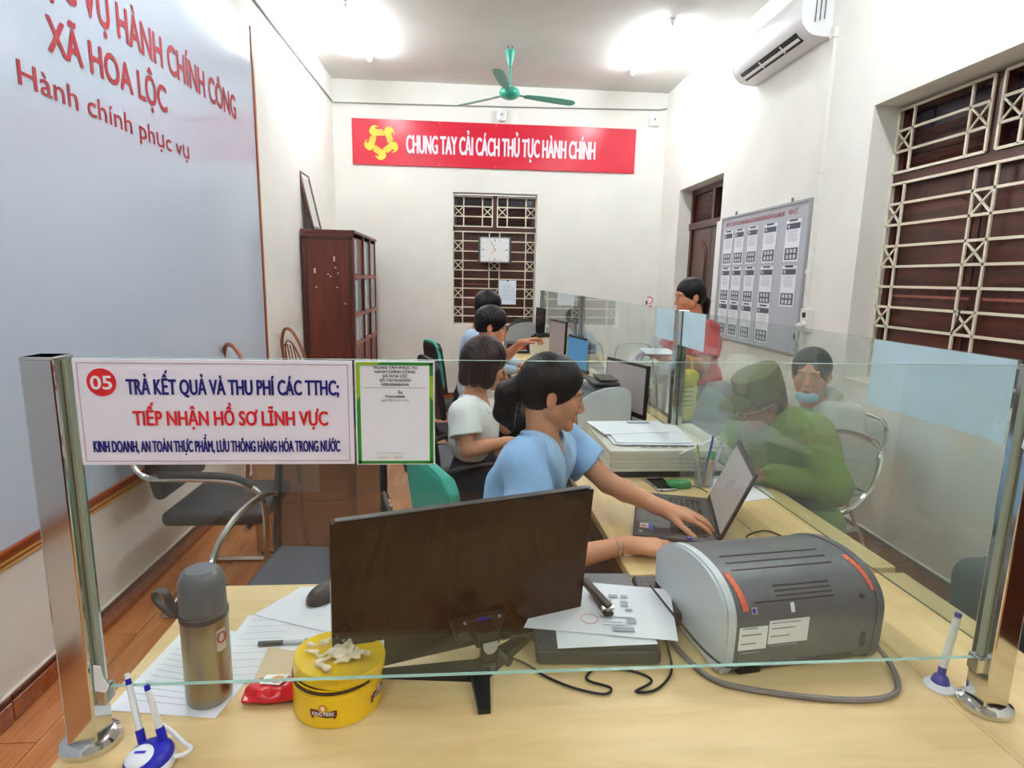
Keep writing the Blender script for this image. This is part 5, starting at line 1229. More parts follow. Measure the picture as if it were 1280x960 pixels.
# phone, green eraser, pen cup, holder
ph = thing('mobile_phone', 'dark flat phone lying in front of the beige scanner', 'phone', (0.735, 2.095, ZD), 0.1); MB().box((0, 0, 0.005), (0.075, 0.13, 0.009), bev=0.003).build('case', M_silver, ph); MB().box((0, 0, 0.0098), (0.068, 0.115, 0.001)).build('glass', M_black_g, ph)
gr = tag(MB().box((0, 0, 0.013), (0.085, 0.045, 0.026), bev=0.008, seg=3).build('green_case', M_green, None, True), 'small green plastic case by the pen cup', 'case'); gr.location = (0.80, 2.075, ZD); gr.rotation_euler = (0, 0, 0.1)
pcx, pcy = 0.905, 2.10
pc = thing('pen_cup', 'clear glass pen cup between scanner and laptop', 'pen cup', (pcx, pcy, ZD))
cupglass = glass_mat('cup_glass', (0.93, 0.95, 0.95), 0.12, (220, 222, 220))
MB().lathe([(0.036, 0.0), (0.037, 0.0), (0.037, 0.10), (0.0355, 0.10), (0.0355, 0.003), (0, 0.003)], seg=24).build('cup', cupglass, pc, True)
for i, (dx, dy, tx, ty, L, m, lab) in enumerate(((-0.012, 0.01, -0.10, 0.05, 0.15, mat('lime_pen', (150, 170, 60), 0.4), 'lime green pen in the glass cup'), (0.008, -0.012, 0.10, -0.02, 0.135, mat('glue_tan', (206, 166, 130), 0.4), 'tan glue stick with green cap in the glass cup'), (0.004, 0.012, 0.16, 0.05, 0.185, mat('pen_royal', (40, 60, 170), 0.3), 'blue pen standing tallest in the glass cup'), (0.018, 0.0, 0.28, 0.0, 0.16, mat('pen_clear', (200, 208, 216), 0.15), 'clear pen leaning right in the glass cup'), (-0.018, -0.008, -0.16, 0.0, 0.12, M_silver, 'steel tweezers in the glass cup'))):
    t = thing('pen', lab, 'pen', (pcx+dx, pcy+dy, ZD+0.004), 0, 'pens in the glass cup')
    d = Vector((tx, ty, 1)).normalized(); r_ = 0.009 if 'glue' in lab else 0.0045
    MB().cyl((0, 0, 0), d*L*0.75, r_, seg=10).build('barrel', m, t, True)
    MB().cyl(d*L*0.75, d*L, r_*1.1, r_*0.9, seg=10).build('cap', M_green if 'glue' in lab else m, t, True)
hd = thing('acrylic_holder', 'clear acrylic leaflet holder edge beside the pen cup', 'holder', (0.93, 2.17, ZD))
MB().tube([(-0.10, 0, 0.10), (-0.02, 0.01, 0.135), (0.06, 0.02, 0.165), (0.10, 0.0, 0.09), (0.125, -0.02, 0.03)], 0.004, 6, flat=0.5).build('rim', M_white, hd)
mb = MB(); v = [mb.bm.verts.new(p) for p in ((-0.10, 0, 0.10), (-0.09, 0, 0.0), (0.13, -0.02, 0.0), (0.06, 0.02, 0.165))]; mb.bm.faces.new(v); mb.build('panel', cupglass, hd)
paper([(0.90, 1.90, ZD+0.001), (1.115, 1.96, ZD+0.001), (1.13, 2.20, ZD+0.001), (0.93, 2.14, ZD+0.001)], 'white form under the hands of the man in green', 0.0, 51, lines=7, lw=0.6, group='forms on the side counter')
paper([(0.98, 2.02, ZD+0.003), (1.16, 2.10, ZD+0.003), (1.11, 2.32, ZD+0.003), (0.94, 2.24, ZD+0.003)], 'second white form overlapping the first under the green sleeve', 0.0, 52, group='forms on the side counter')

# ---- second printer and grey screen
def small_printer(label, loc, rz, body, side, W=0.33, D=0.28, H=0.22):
    t = thing('printer', label, 'printer', loc, rz)
    pf = [(0.0, 0.0), (-0.01, 0.10), (0.0, 0.15), (0.06, 0.19), (0.14, 0.215), (0.22, 0.218), (0.27, 0.20), (0.28, 0.15), (0.28, 0.0)]
    q = [tuple(v)[:2] for v in catmull([(x*D/0.28, y*H/0.218, 0) for x, y in pf], 3)]
    M = Matrix(((0, 0, 1, 0), (1, 0, 0, 0), (0, 1, 0, 0), (0, 0, 0, 1)))
    MB().prism(q, W-0.03, M=M, z0=0.015).build('housing', body, t, True, 0.5)
    for z_ in (0, W-0.015): MB().prism([(D/2+(a-D/2)*1.02, H*0.5+(b-H*0.5)*1.02) for a, b in q], 0.015, M=M, z0=z_).build('side_panel', side, t, True, 0.5)
    MB().box((W/2, D*0.55, H+0.012), (W*0.7, D*0.55, 0.012), M=None, bev=0.004).build('output_tray', M_dk, t)
    MB().box((W/2, D*0.62, H+0.03), (W*0.62, D*0.35, 0.006), M=Matrix.Translation((0, 0, 0)) @ Matrix.Rotation(0.0, 4, 'X')).build('tray_flap', M_black, t)
    for k in range(4): MB().box((W/2, 0.02+k*0.014, H*0.80+k*0.008), (W*0.6, 0.004, 0.003)).build('vent_slot', M_dk, t)
    return t
small_printer('pale grey printer behind the papers, with dark paper tray on top', (0.560, 3.14, ZD), -PI/2+0.02, M_grey, M_lgrey, 0.30, 0.255, 0.235)
small_printer('cream printer on the far counter right of the man with glasses', (0.66, 6.32, ZD), -PI/2, M_dk, M_beige, 0.28, 0.26, 0.17)
small_printer('dark grey printer on the far counter beside the pointing hand', (0.44, 6.80, ZD), -PI/2, M_dk, M_silver, 0.28, 0.32, 0.29)
def screen(label, a, b, z0, z1, mscr, th=0.02, lean=0.03, cable_=False, stand=True):
    """screen facing the staff side; a, b are near/far bottom corners"""
    a = Vector((*a, 0)); b = Vector((*b, 0)); d = b-a; W_ = d.length; rz = math.atan2(d.y, d.x); c = (a+b)/2
    t = thing('monitor', label, 'monitor', (c.x, c.y, ZD), rz)
    h = z1-z0; M = Matrix.Translation((0, 0, z0-ZD)) @ Matrix.Rotation(lean, 4, 'X')
    MB().box((0, 0, h/2), (W_, th, h), M=M, bev=0.004).build('case', M_black, t)
    MB().box((0, th/2+0.001, h/2+0.006), (W_-0.024, 0.002, h-0.044), M=M).build('display', mscr, t)
    if stand:
        MB().box((0, -0.03, (z0-ZD)/2+0.05), (0.05, 0.02, (z0-ZD)+0.10), bev=0.004).build('neck', M_black, t)
        MB().box((0, -0.01, 0.006), (0.22, 0.17, 0.012), bev=0.005).build('foot', M_black, t)
    return t
screen('black framed monitor with grey screen behind the beige scanner', (0.925, 2.93), (0.800, 3.30), 0.80, 1.085, M_screen)
screen('monitor with bright blue screen on the middle counter', (0.93, 4.42), (0.84, 4.83), 0.80, 1.07, M_screenblue)
screen('narrow brown-grey monitor left of the blue screen', (0.86, 5.10), (0.78, 5.50), 0.82, 1.15, mat('screen_brown', (120, 106, 102), 0.3, emit=0.2))
screen('dark monitor on the far counter against the barred window', (0.845, 6.45), (0.79, 6.75), 0.88, 1.20, mat('screen_dark', (44, 34, 40), 0.2))
cf = thing('card_reader', 'black desktop machine with red lettered label on the far counter', 'machine', (0.53, 6.20, ZD), 0.0)
MB().box((0, 0, 0.05), (0.22, 0.25, 0.10), bev=0.01).build('case', M_black, cf); MB().box((0.06, -0.126, 0.06), (0.05, 0.002, 0.02)).build('label', M_signred, cf); MB().box((0.0, -0.126, 0.035), (0.2, 0.003, 0.012)).build('slot', M_silver, cf)
# papers on the far counters
for k, (x, y, w_, h, lab) in enumerate(((0.62, 4.5, 0.24, 0.33, 'white file on the middle counter before the blue screen'), (0.50, 4.25, 0.21, 0.30, 'white sheet under the hand of the man with glasses'), (0.72, 4.9, 0.21, 0.30, 'wide white sheet beyond the blue screen'), (0.60, 5.2, 0.3, 0.21, 'white sheet before the cream printer'), (0.60, 3.75, 0.21, 0.30, 'white form left of the second printer'))):
    paper([(x-w_/2, y-h/2, ZD+0.001+k*0.0001), (x+w_/2, y-h/2+0.03, ZD+0.001), (x+w_/2, y+h/2, ZD+0.001), (x-w_/2, y+h/2-0.02, ZD+0.001)], lab, 0.0, 60+k, group='papers on the far counters', lines=5, th=0.004)
fs = paper([(0.53, 3.95, ZD+0.006), (0.60, 3.96, ZD+0.006), (0.60, 4.06, ZD+0.006), (0.53, 4.05, ZD+0.006)], 'small green card on the papers near the bent elbow', 0.0, 70, m=mat('green_card', (70, 160, 130), 0.5), group='papers on the far counters')
# ================================================================== FURNITURE ROUND THE ROOM
# ---- brown bag on the counter
S = SDF((-0.16, -0.12, -0.01), (0.16, 0.12, 0.26), 0.004); S.box((0, 0, 0.07), (0.11, 0.05, 0.07), None, 0.03, 0.01); S.ell((0.0, 0, 0.13), (0.09, 0.03, 0.04), k=0.03)
S.field(lambda X, Y, Z: 0.002*np.sin(X*60+Z*40)*np.cos(Y*70))
bg = S.mesh('handbag', mat('bag_brown', (120, 88, 66), 0.5)); bg.location = (0.41, 3.25, ZD); bg.rotation_euler = (0, 0, 0.7); tag(bg, 'soft brown leather bag on the counter before the woman in white', 'bag')
MB().tube(catmull([(-0.07, 0, 0.14), (-0.05, 0, 0.21), (0.05, 0, 0.21), (0.07, 0, 0.14)], 6), 0.006, 6).build('handle', mat('bag_strap', (70, 48, 36), 0.5), bg)
# ---- wardrobe
WX0, WX1, WYa, WYb, WH = XL+0.02, -1.045, 5.70, 7.05, 1.92
wd = thing('wardrobe', 'tall red-brown wooden bookcase with glazed compartments in the far left corner', 'bookcase', ((WX0+WX1)/2, (WYa+WYb)/2, 0))
def wl(o): o.location = -Vector(wd.location); return o
wl(MB().box(((WX0+WX1)/2, WYa+0.012, WH/2), (WX1-WX0, 0.024, WH), bev=0.003, seg=1).build('side_board', M_ward, wd))
wl(MB().box(((WX0+WX1)/2, WYb-0.012, WH/2), (WX1-WX0, 0.024, WH)).build('side_board', M_ward, wd))
for z_ in (0.06, WH-0.012): wl(MB().box(((WX0+WX1)/2+0.005, (WYa+WYb)/2, z_), (WX1-WX0+0.02, WYb-WYa+0.02, 0.026), bev=0.003, seg=1).build('board', M_ward, wd))
wl(MB().box((WX0+0.008, (WYa+WYb)/2, WH/2), (0.014, WYb-WYa-0.04, WH-0.03)).build('back_board', M_ward, wd))
# frame moulding on the side facing the room's front
for c, d in (((0, WH-0.07), (WX1-WX0, 0.03)), ((-(WX1-WX0)/2+0.03, WH/2), (0.03, WH-0.12)), (((WX1-WX0)/2-0.03, WH/2), (0.03, WH-0.12))):
    wl(MB().box(((WX0+WX1)/2+c[0], WYa-0.003, c[1]), (d[0], 0.008, d[1]), bev=0.002, seg=1).build('moulding', M_redwood, wd))
rnd = random.Random(5)
for k in range(9):
    x, z_ = [(-1.40, 1.55), (-1.22, 1.66), (-1.21, 1.58), (-1.28, 1.52), (-1.26, 1.50), (-1.19, 1.53), (-1.39, 1.40), (-1.20, 1.40), (-1.13, 1.25)][k]
    wl(MB().box((x, WYa-0.0008, z_), (0.012 if k else 0.016, 0.0012, (0.045 if k in (0, 1) else 0.012)), rz=0).build('paint_chip', mat('bare_white_chip', (226, 214, 206), 0.7), wd))
nz = [0.45, 0.86, 1.14, 1.50, WH-0.04]; yn = [WYa+0.02, WYa+0.53, WYa+0.95, WYb-0.02]
for z_ in nz[:-1]: wl(MB().box((WX1-0.006, (WYa+WYb)/2, z_), (0.022, WYb-WYa-0.03, 0.034)).build('shelf_edge', mat('worn_wood_edge', (150, 84, 70), 0.5), wd)); wl(MB().box(((WX0+WX1)/2, (WYa+WYb)/2, z_), (WX1-WX0-0.04, WYb-WYa-0.05, 0.018)).build('shelf', M_ward, wd))
for y in yn[1:3]: wl(MB().box((WX1-0.004, y, (WH+0.1)/2), (0.022, 0.035, WH-0.14)).build('stile', M_ward, wd))
pg = mat('cabinet_pane', (150, 160, 166), 0.08)
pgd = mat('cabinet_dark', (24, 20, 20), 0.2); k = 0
for i in range(len(nz)-1):
    for j in range(3):
        if i == 0: m = M_ward
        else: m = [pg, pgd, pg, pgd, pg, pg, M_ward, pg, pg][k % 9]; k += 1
        z0_, z1_ = nz[i]+0.02, nz[i+1]-0.02
        wl(MB().box((WX1-0.012, (yn[j]+yn[j+1])/2, (z0_+z1_)/2), (0.006, yn[j+1]-yn[j]-0.03, z1_-z0_)).build('pane' if m is not M_ward else 'door', m, wd))
        if i > 0 and j < 2: wl(MB().box((WX1-0.006, yn[j]+0.12, (z0_+z1_)/2), (0.004, 0.10, z1_-z0_-0.03)).build('file_back', mat('file_pale', (176, 190, 196), 0.5), wd))
# framed mirror leaning on top
mf = thing('picture_frame', 'empty brown wooden frame leaning on top of the bookcase against the wall', 'frame', (XL+0.10, 5.98, WH), 0)
Mf = Matrix.Rotation(math.radians(-12), 4, 'Y')
hh, ww = 0.56, 0.34
for c, d in (((0, 0, 0.02), (0.025, ww, 0.04)), ((0, 0, hh-0.02), (0.025, ww, 0.04)), ((0, -ww/2+0.02, hh/2), (0.025, 0.04, hh)), ((0, ww/2-0.02, hh/2), (0.025, 0.04, hh))):
    MB().box(c, d, M=Mf, bev=0.004, seg=1).build('frame_bar', M_redwood_h, mf)
MB().box((0, 0, hh/2), (0.006, ww-0.07, hh-0.07), M=Mf).build('backing', mat('frame_backing', (200, 204, 196), 0.3), mf)

# ---- bentwood chairs along the left wall
def bent_chair(label, loc, rz):
    t = thing('bentwood_chair', label, 'chair', loc, rz, 'bentwood chairs along the left wall')
    m = mat('bentwood', (150, 84, 46), 0.35, coat=0.2)
    MB().lathe([(0, 0.43), (0.20, 0.43), (0.21, 0.44), (0.20, 0.455), (0, 0.455)], seg=28).build('seat', m, t, True)
    for a in (45, 135, 225, 315): MB().tube([(0.16*math.cos(math.radians(a)), 0.16*math.sin(math.radians(a)), 0.43), (0.2*math.cos(math.radians(a)), 0.2*math.sin(math.radians(a)), 0.0)], 0.014, 8).build('leg', m, t)
    hoop = [(-0.17*math.cos(PI*i/14)*1.0, -0.18-0.10*math.sin(PI*i/14)**1.0, 0.45+0.63*math.sin(PI*i/14)**0.7) for i in range(15)]
    MB().tube(catmull(hoop, 3), 0.013, 8).build('back_hoop', m, t, True)
    hoop2 = [(-0.12*math.cos(PI*i/12), -0.185-0.09*math.sin(PI*i/12), 0.46+0.52*math.sin(PI*i/12)**0.7) for i in range(13)]
    MB().tube(catmull(hoop2, 3), 0.007, 6).build('inner_hoop', m, t, True)
    for x in (-0.06, -0.02, 0.02, 0.06): MB().tube([(x, -0.19, 0.455), (x*1.1, -0.24, 0.75), (x*0.9, -0.275, 0.95)], 0.006, 6).build('spindle', m, t)
    return t
bent_chair('bentwood hoop-back chair against the left wall beside the tall bookcase', (-1.27, 5.14, 0), math.radians(-38))
bent_chair('bentwood hoop-back chair at the end of the pale blue panel', (-1.28, 3.97, 0), math.radians(-38))
# ---- small wooden pedestal
pd = thing('pedestal_cabinet', 'low orange wood pedestal cabinet behind the black mesh chair', 'cabinet', (-0.90, 3.34, 0), 0.10)
MB().box((0, 0, 0.30), (0.50, 0.42, 0.56), bev=0.003, seg=1).build('body', M_lightwood, pd); MB().box((0, 0, 0.59), (0.54, 0.46, 0.022), bev=0.003, seg=1).build('top', M_lightwood, pd)
for k in range(2): MB().box((0, -0.215, 0.17+0.25*k), (0.46, 0.014, 0.235), bev=0.003, seg=1).build('drawer', M_lightwood, pd)
MB().box((0, 0, 0.012), (0.46, 0.38, 0.022)).build('plinth', M_dk, pd)
# ---- black visitor chair
vc = thing('visitor_chair', 'black padded visitor chair with tubular arms by the left wall', 'chair', (-1.13, 2.78, 0), math.radians(-90))
# local: faces +Y; world +x
def rt(*p): return [Vector(q) for q in p]
S = SDF((-0.28, -0.30, 0.35), (0.28, 0.30, 0.92), 0.006); S.box((0, 0.02, 0.44), (0.23, 0.22, 0.035), None, 0.03, 0.01); S.mesh('seat', M_leather, vc)
S = SDF((-0.28, -0.40, 0.45), (0.28, 0.0, 0.98), 0.006); R_ = np.array(Matrix.Rotation(math.radians(12), 3, 'X')); S.box((0, -0.24, 0.72), (0.22, 0.028, 0.20), R_, 0.028, 0.0); S.mesh('backrest', M_leather, vc)
for s in (-1, 1):
    MB().tube(catmull([(s*0.26, -0.30, 0.78), (s*0.265, -0.24, 0.66), (s*0.27, -0.10, 0.645), (s*0.27, 0.12, 0.635), (s*0.27, 0.24, 0.58), (s*0.27, 0.265, 0.45), (s*0.27, 0.26, 0.25), (s*0.27, 0.27, 0.02), (s*0.27, 0.20, 0.013), (s*0.27, -0.2, 0.013)], 6), 0.013, 8).build('side_tube', M_chrome_r, vc, True)
    MB().tube(catmull([(s*0.27, -0.16, 0.662), (s*0.27, 0.0, 0.660), (s*0.27, 0.14, 0.650), (s*0.27, 0.22, 0.61)], 5), 0.022, 10, flat=0.7).build('arm_pad', M_black, vc, True)
MB().tube([(-0.27, -0.2, 0.013), (0.27, -0.2, 0.013)], 0.013, 8).build('cross_tube', M_chrome_r, vc)
MB().tube([(-0.27, 0.18, 0.41), (0.27, 0.18, 0.41)], 0.012, 8).build('cross_tube', M_chrome_r, vc)
# ---- big mesh office chair (staff seat of the front counter)
mc_ = thing('office_chair', 'large black office chair with brown mesh back and chrome arms at the front counter', 'chair', (-0.525, 1.93, 0), math.radians(176)); mc_.scale = (0.80, 1, 1)
# local faces +Y -> towards the camera after the turn
S = SDF((-0.30, -0.32, 0.38), (0.30, 0.36, 0.58), 0.006); S.box((0, 0.02, 0.475), (0.245, 0.245, 0.035), None, 0.035, 0.0); S.ell((0, 0.22, 0.475), (0.22, 0.06, 0.032), k=0.03); S.mesh('seat', mat('seat_bluegrey', (62, 74, 86), 0.6, bump=0.15, bscale=220), mc_)
bk = [(-0.235, -0.20, 0.50), (-0.25, -0.24, 0.62), (-0.245, -0.27, 0.80), (-0.235, -0.30, 0.98), (-0.18, -0.325, 1.07), (0.18, -0.325, 1.07), (0.235, -0.30, 0.98), (0.245, -0.27, 0.80), (0.25, -0.24, 0.62), (0.235, -0.20, 0.50), (0.15, -0.17, 0.455), (-0.15, -0.17, 0.455)]
cr = catmull(bk, 5, True); MB().tube(cr, 0.018, 8, closed=True).build('back_frame', M_black, mc_, True)
msh, t_, b_ = nt('brown_mesh'); L_ = t_.links
b_.inputs['Base Color'].default_value = (*lin((66, 48, 38)), 1); b_.inputs['Roughness'].default_value = 0.6
tr_ = t_.nodes.new('ShaderNodeBsdfTransparent'); tr_.inputs[0].default_value = (0.80, 0.70, 0.62, 1); mxs = t_.nodes.new('ShaderNodeMixShader'); mxs.inputs[0].default_value = 0.6
L_.new(tr_.outputs[0], mxs.inputs[1]); L_.new(b_.outputs[0], mxs.inputs[2]); L_.new(mxs.outputs[0], t_.nodes['Material Output'].inputs[0])
mb = MB(); c0 = Vector((0, -0.30, 0.76)); vc0 = mb.bm.verts.new(c0); rv = [mb.bm.verts.new(p) for p in cr]; md = [mb.bm.verts.new(c0.lerp(p, 0.5)+Vector((0, -0.012, 0))) for p in cr]
for i in range(len(rv)):
    j = (i+1) % len(rv); mb.bm.faces.new((rv[i], rv[j], md[j], md[i])); mb.bm.faces.new((md[i], md[j], vc0))
mb.build('mesh_back', msh, mc_, True)
for s in (-1, 1):
    MB().tube(catmull([(s*0.25, -0.24, 0.70), (s*0.27, -0.20, 0.715), (s*0.315, -0.10, 0.70), (s*0.345, 0.0, 0.66), (s*0.355, 0.08, 0.60), (s*0.35, 0.11, 0.545), (s*0.30, 0.06, 0.46)], 6), 0.014, 8, rad=None).build('armrest', M_chrome, mc_, True)
MB().tube([(-0.2, -0.2, 0.46), (0, -0.05, 0.42), (0.2, -0.2, 0.46)], 0.015, 8).build('back_bracket', M_black, mc_)
MB().cyl((0, 0, 0.09), (0, 0, 0.45), 0.028).build('gas_column', M_chrome, mc_, True)
for k in range(5):
    a = 2*PI*k/5+0.3; MB().tube([(0.03*math.cos(a), 0.03*math.sin(a), 0.10), (0.28*math.cos(a), 0.28*math.sin(a), 0.07)], 0.017, 8).build('base_arm', M_chrome, mc_)
    MB().cyl((0.28*math.cos(a)-0.012*math.sin(a), 0.28*math.sin(a)+0.012*math.cos(a), 0.028), (0.28*math.cos(a)+0.012*math.sin(a), 0.28*math.sin(a)-0.012*math.cos(a), 0.028), 0.027).build('castor', M_black, mc_, True)
def staff_chair(label, loc, rz, m, rim=M_black, z1=0.92, w_=0.215, seatz=0.44, name='office_chair', arms=True, lean=8):
    t = thing(name, label, 'chair', loc, rz)
    S = SDF((-0.28, -0.28, seatz-0.1), (0.28, 0.30, seatz+0.1), 0.008); S.box((0, 0.02, seatz), (0.22, 0.21, 0.035), None, 0.035, 0.0); S.mesh('seat', m, t)
    zc = (seatz+0.14+z1)/2; hz = (z1-seatz-0.14)/2
    S = SDF((-0.30, -0.42, seatz+0.05), (0.30, -0.05, z1+0.1), 0.008); R_ = np.array(Matrix.Rotation(math.radians(lean), 3, 'X')); S.box((0, -0.25, zc), (w_, 0.022, hz), R_, 0.021, 0.0); S.ell((0, -0.25, zc), (w_*0.98, 0.035, hz), R_, 0.02)
    for sx in (-1, 1):
        S.cut((sx*w_*0.86, -0.25, zc+hz*0.88), (sx, 0, 1.1))
    S.mesh('backrest', m, t)
    o = [(w_*1.0*math.cos(a)*(1 if abs(math.cos(a)) < 0.8 else 0.98), -0.262-0.0*math.sin(a)-math.tan(math.radians(lean))*hz*math.sin(a), zc+hz*math.sin(a)) for a in [2*PI*i/24 for i in range(24)]]
    o = [(math.copysign(abs(math.cos(a))**0.5, math.cos(a))*w_, -0.262-math.tan(math.radians(lean))*hz*math.copysign(abs(math.sin(a))**0.5, math.sin(a)), zc+hz*math.copysign(abs(math.sin(a))**0.5, math.sin(a))) for a in [2*PI*i/32 for i in range(32)]]
    MB().tube(o, 0.012 if m is not M_teal else 0.007, 8, closed=True).build('back_rim', rim, t, True)
    if arms:
        for s in (-1, 1): MB().tube(catmull([(s*0.24, -0.20, seatz+0.20), (s*0.27, -0.08, seatz+0.235), (s*0.275, 0.08, seatz+0.225), (s*0.27, 0.17, seatz+0.12), (s*0.25, 0.16, seatz-0.02)], 6), 0.014, 8).build('armrest', M_black, t, True)
    MB().tube([(0, -0.27, seatz+0.2), (0, -0.2, seatz-0.02), (0, 0, seatz-0.03)], 0.016, 8).build('back_bracket', M_black, t)
    MB().cyl((0, 0, 0.09), (0, 0, seatz-0.03), 0.026).build('gas_column', M_black, t, True)
    for k in range(5):
        a = 2*PI*k/5+0.3; MB().tube([(0, 0, 0.10), (0.27*math.cos(a), 0.27*math.sin(a), 0.07)], 0.016, 6).build('base_arm', M_black, t)
        MB().sph((0.27*math.cos(a), 0.27*math.sin(a), 0.030), 0.029, seg=10).build('castor', M_black, t, True)
    return t
staff_chair('teal backed office chair behind the woman in the pale blue blouse', (0.13, 1.98, 0), math.radians(-66), M_teal, rim=M_teal, z1=0.92, w_=0.205, arms=False)
staff_chair('dark office chair with curved arms under the bob-haired woman in white', (0.05, 2.86, 0), math.radians(-75), M_leather, z1=0.86)
staff_chair('grey backed office chair left of the bob-haired woman', (-0.16, 3.40, 0), math.radians(-60), mat('chair_grey_fabric', (96, 96, 100), 0.7), z1=1.02, arms=False)
staff_chair('black office chair with rounded back behind the man with glasses', (0.00, 4.08, 0), math.radians(-70), M_leather, z1=0.98, arms=False)
staff_chair('dark chair with a teal rim behind the farthest seated man', (-0.02, 4.95, 0), math.radians(-70), M_leather, rim=M_teal, z1=1.0, arms=False)

# ---- perforated folding chairs
perfm = perf()
def uv_quad_sheet(name, pts, n_u, n_v, parent, th=0.0):
    """pts(u,v)->point; sheet with UVs in decimetres for the perforation"""
    bm = bmesh.new(); uvl = bm.loops.layers.uv.new('UVMap'); g = [[bm.verts.new(pts(i/n_u, j/n_v)) for i in range(n_u+1)] for j in range(n_v+1)]
    for j in range(n_v):
        for i in range(n_u):
            f = bm.faces.new((g[j][i], g[j][i+1], g[j+1][i+1], g[j+1][i])); f.smooth = True
            for l, (a, b) in zip(f.loops, ((i, j), (i+1, j), (i+1, j+1), (i, j+1))): l[uvl].uv = (a/n_u, b/n_v)
    me = bpy.data.meshes.new(name); bm.to_mesh(me); bm.free()
    return link_mesh(name, me, perfm, parent)
# the perforation reads UVs: X from u, Z is absent so use two wave directions on u and v
t_ = perfm.node_tree
for n in t_.nodes:
    if n.type == 'TEX_WAVE':
        n.wave_type = 'BANDS'
        if n.bands_direction == 'Z': n.bands_direction = 'X'; n.inputs['Scale'].default_value = 9.5
        else: n.bands_direction = 'Y'; n.inputs['Scale'].default_value = 4.2
def folding_chair(label, loc, rz):
    t = thing('folding_chair', label, 'chair', loc, rz, 'perforated steel folding chairs')
    # faces +Y; back top at y=-0.2
    W2 = 0.20
    def back(u, v):
        x = (u-0.5)*2; bow = 0.03*(1-x*x); wv = 1.0-0.10*(1 if v > 0.5 else 1)*abs(2*v-1)**3
        return Vector((x*(W2-0.012)*wv, -0.17-0.05*v-bow*0.9, 0.625+0.165*v+0.012*(1-x*x)*(2*v-1)))
    uv_quad_sheet('backrest', back, 14, 8, t)
    def seat(u, v):
        x = (u-0.5)*2; y = (v-0.5)*2
        return Vector((x*(0.19-0.02*abs(y)**3), 0.03+y*0.19, 0.435-0.012*(1-x*x)*(1-y*y)+0.0))
    uv_quad_sheet('seat', seat, 12, 12, t)
    rim = [Vector(seat(u, v)) for u, v in [(i/8, 0) for i in range(8)]+[(1, i/8) for i in range(8)]+[(1-i/8, 1) for i in range(8)]+[(0, 1-i/8) for i in range(8)]]
    MB().tube(rim, 0.008, 6, closed=True).build('seat_rim', M_chrome_r, t, True)
    fr = [(W2+0.01, 0.30, 0.012), (W2+0.012, 0.21, 0.23), (W2+0.012, 0.14, 0.40), (W2+0.012, 0.05, 0.49), (W2+0.012, -0.08, 0.545), (W2+0.010, -0.165, 0.63), (W2, -0.205, 0.73), (W2-0.03, -0.226, 0.79), (W2-0.09, -0.245, 0.815)]
    full = fr+[(0, -0.25, 0.822)]+[(-x, y, z_) for x, y, z_ in reversed(fr)]
    MB().tube(catmull(full, 5), 0.0115, 8).build('frame_tube', M_chrome, t, True)
    for s in (-1, 1):
        MB().tube([(s*(W2-0.012), -0.235, 0.012), (s*(W2-0.012), -0.06, 0.35), (s*(W2-0.012), 0.02, 0.47)], 0.010, 8).build('rear_leg', M_chrome, t, True)
    MB().tube([(-(W2-0.012), -0.19, 0.10), ((W2-0.012), -0.19, 0.10)], 0.009, 6).build('cross_bar', M_chrome_r, t)
    MB().tube([(-(W2+0.01), 0.26, 0.12), ((W2+0.01), 0.26, 0.12)], 0.009, 6).build('cross_bar', M_chrome_r, t)
    return t
fc = folding_chair('perforated folding chair nearest the counter corner, empty', (1.585, 2.545, 0), math.radians(90))
for x, y, r_, lab in ((1.93, 2.98, 96, 'perforated folding chair on which the woman with the face mask sits'), (1.62, 3.78, 80, 'perforated folding chair carrying the grey jacket, near the woman in red'),
                      (1.36, 6.55, 178, 'perforated folding chair at the far wall nearest the farthest post'), (1.86, 6.35, 172, 'perforated folding chair at the far wall nearer the corner'), (2.0, 1.72, 90, 'perforated folding chair under the person in dark trousers')):
    dup(fc, (x, y, 0), math.radians(r_), lab)
# grey jacket heaped on a chair
S = SDF((-0.26, -0.26, 0.38), (0.26, 0.26, 1.0), 0.008); S.ell((0, -0.05, 0.62), (0.15, 0.15, 0.24), k=0.02); S.ell((0, 0.06, 0.52), (0.17, 0.14, 0.10), k=0.05); S.ell((0.02, -0.06, 0.82), (0.11, 0.11, 0.09), k=0.05)
S.field(lambda X, Y, Z: 0.010*np.sin(X*38+Z*22)*np.cos(Y*30+Z*14)); S.cut((0, 0, 0.44), (0, 0, -1))
jk = S.mesh('grey_jacket', mat('jacket_grey', (120, 134, 140), 0.8)); jk.location = (1.58, 3.60, 0.0); tag(jk, 'crumpled grey-blue jacket heaped on a folding chair', 'jacket')
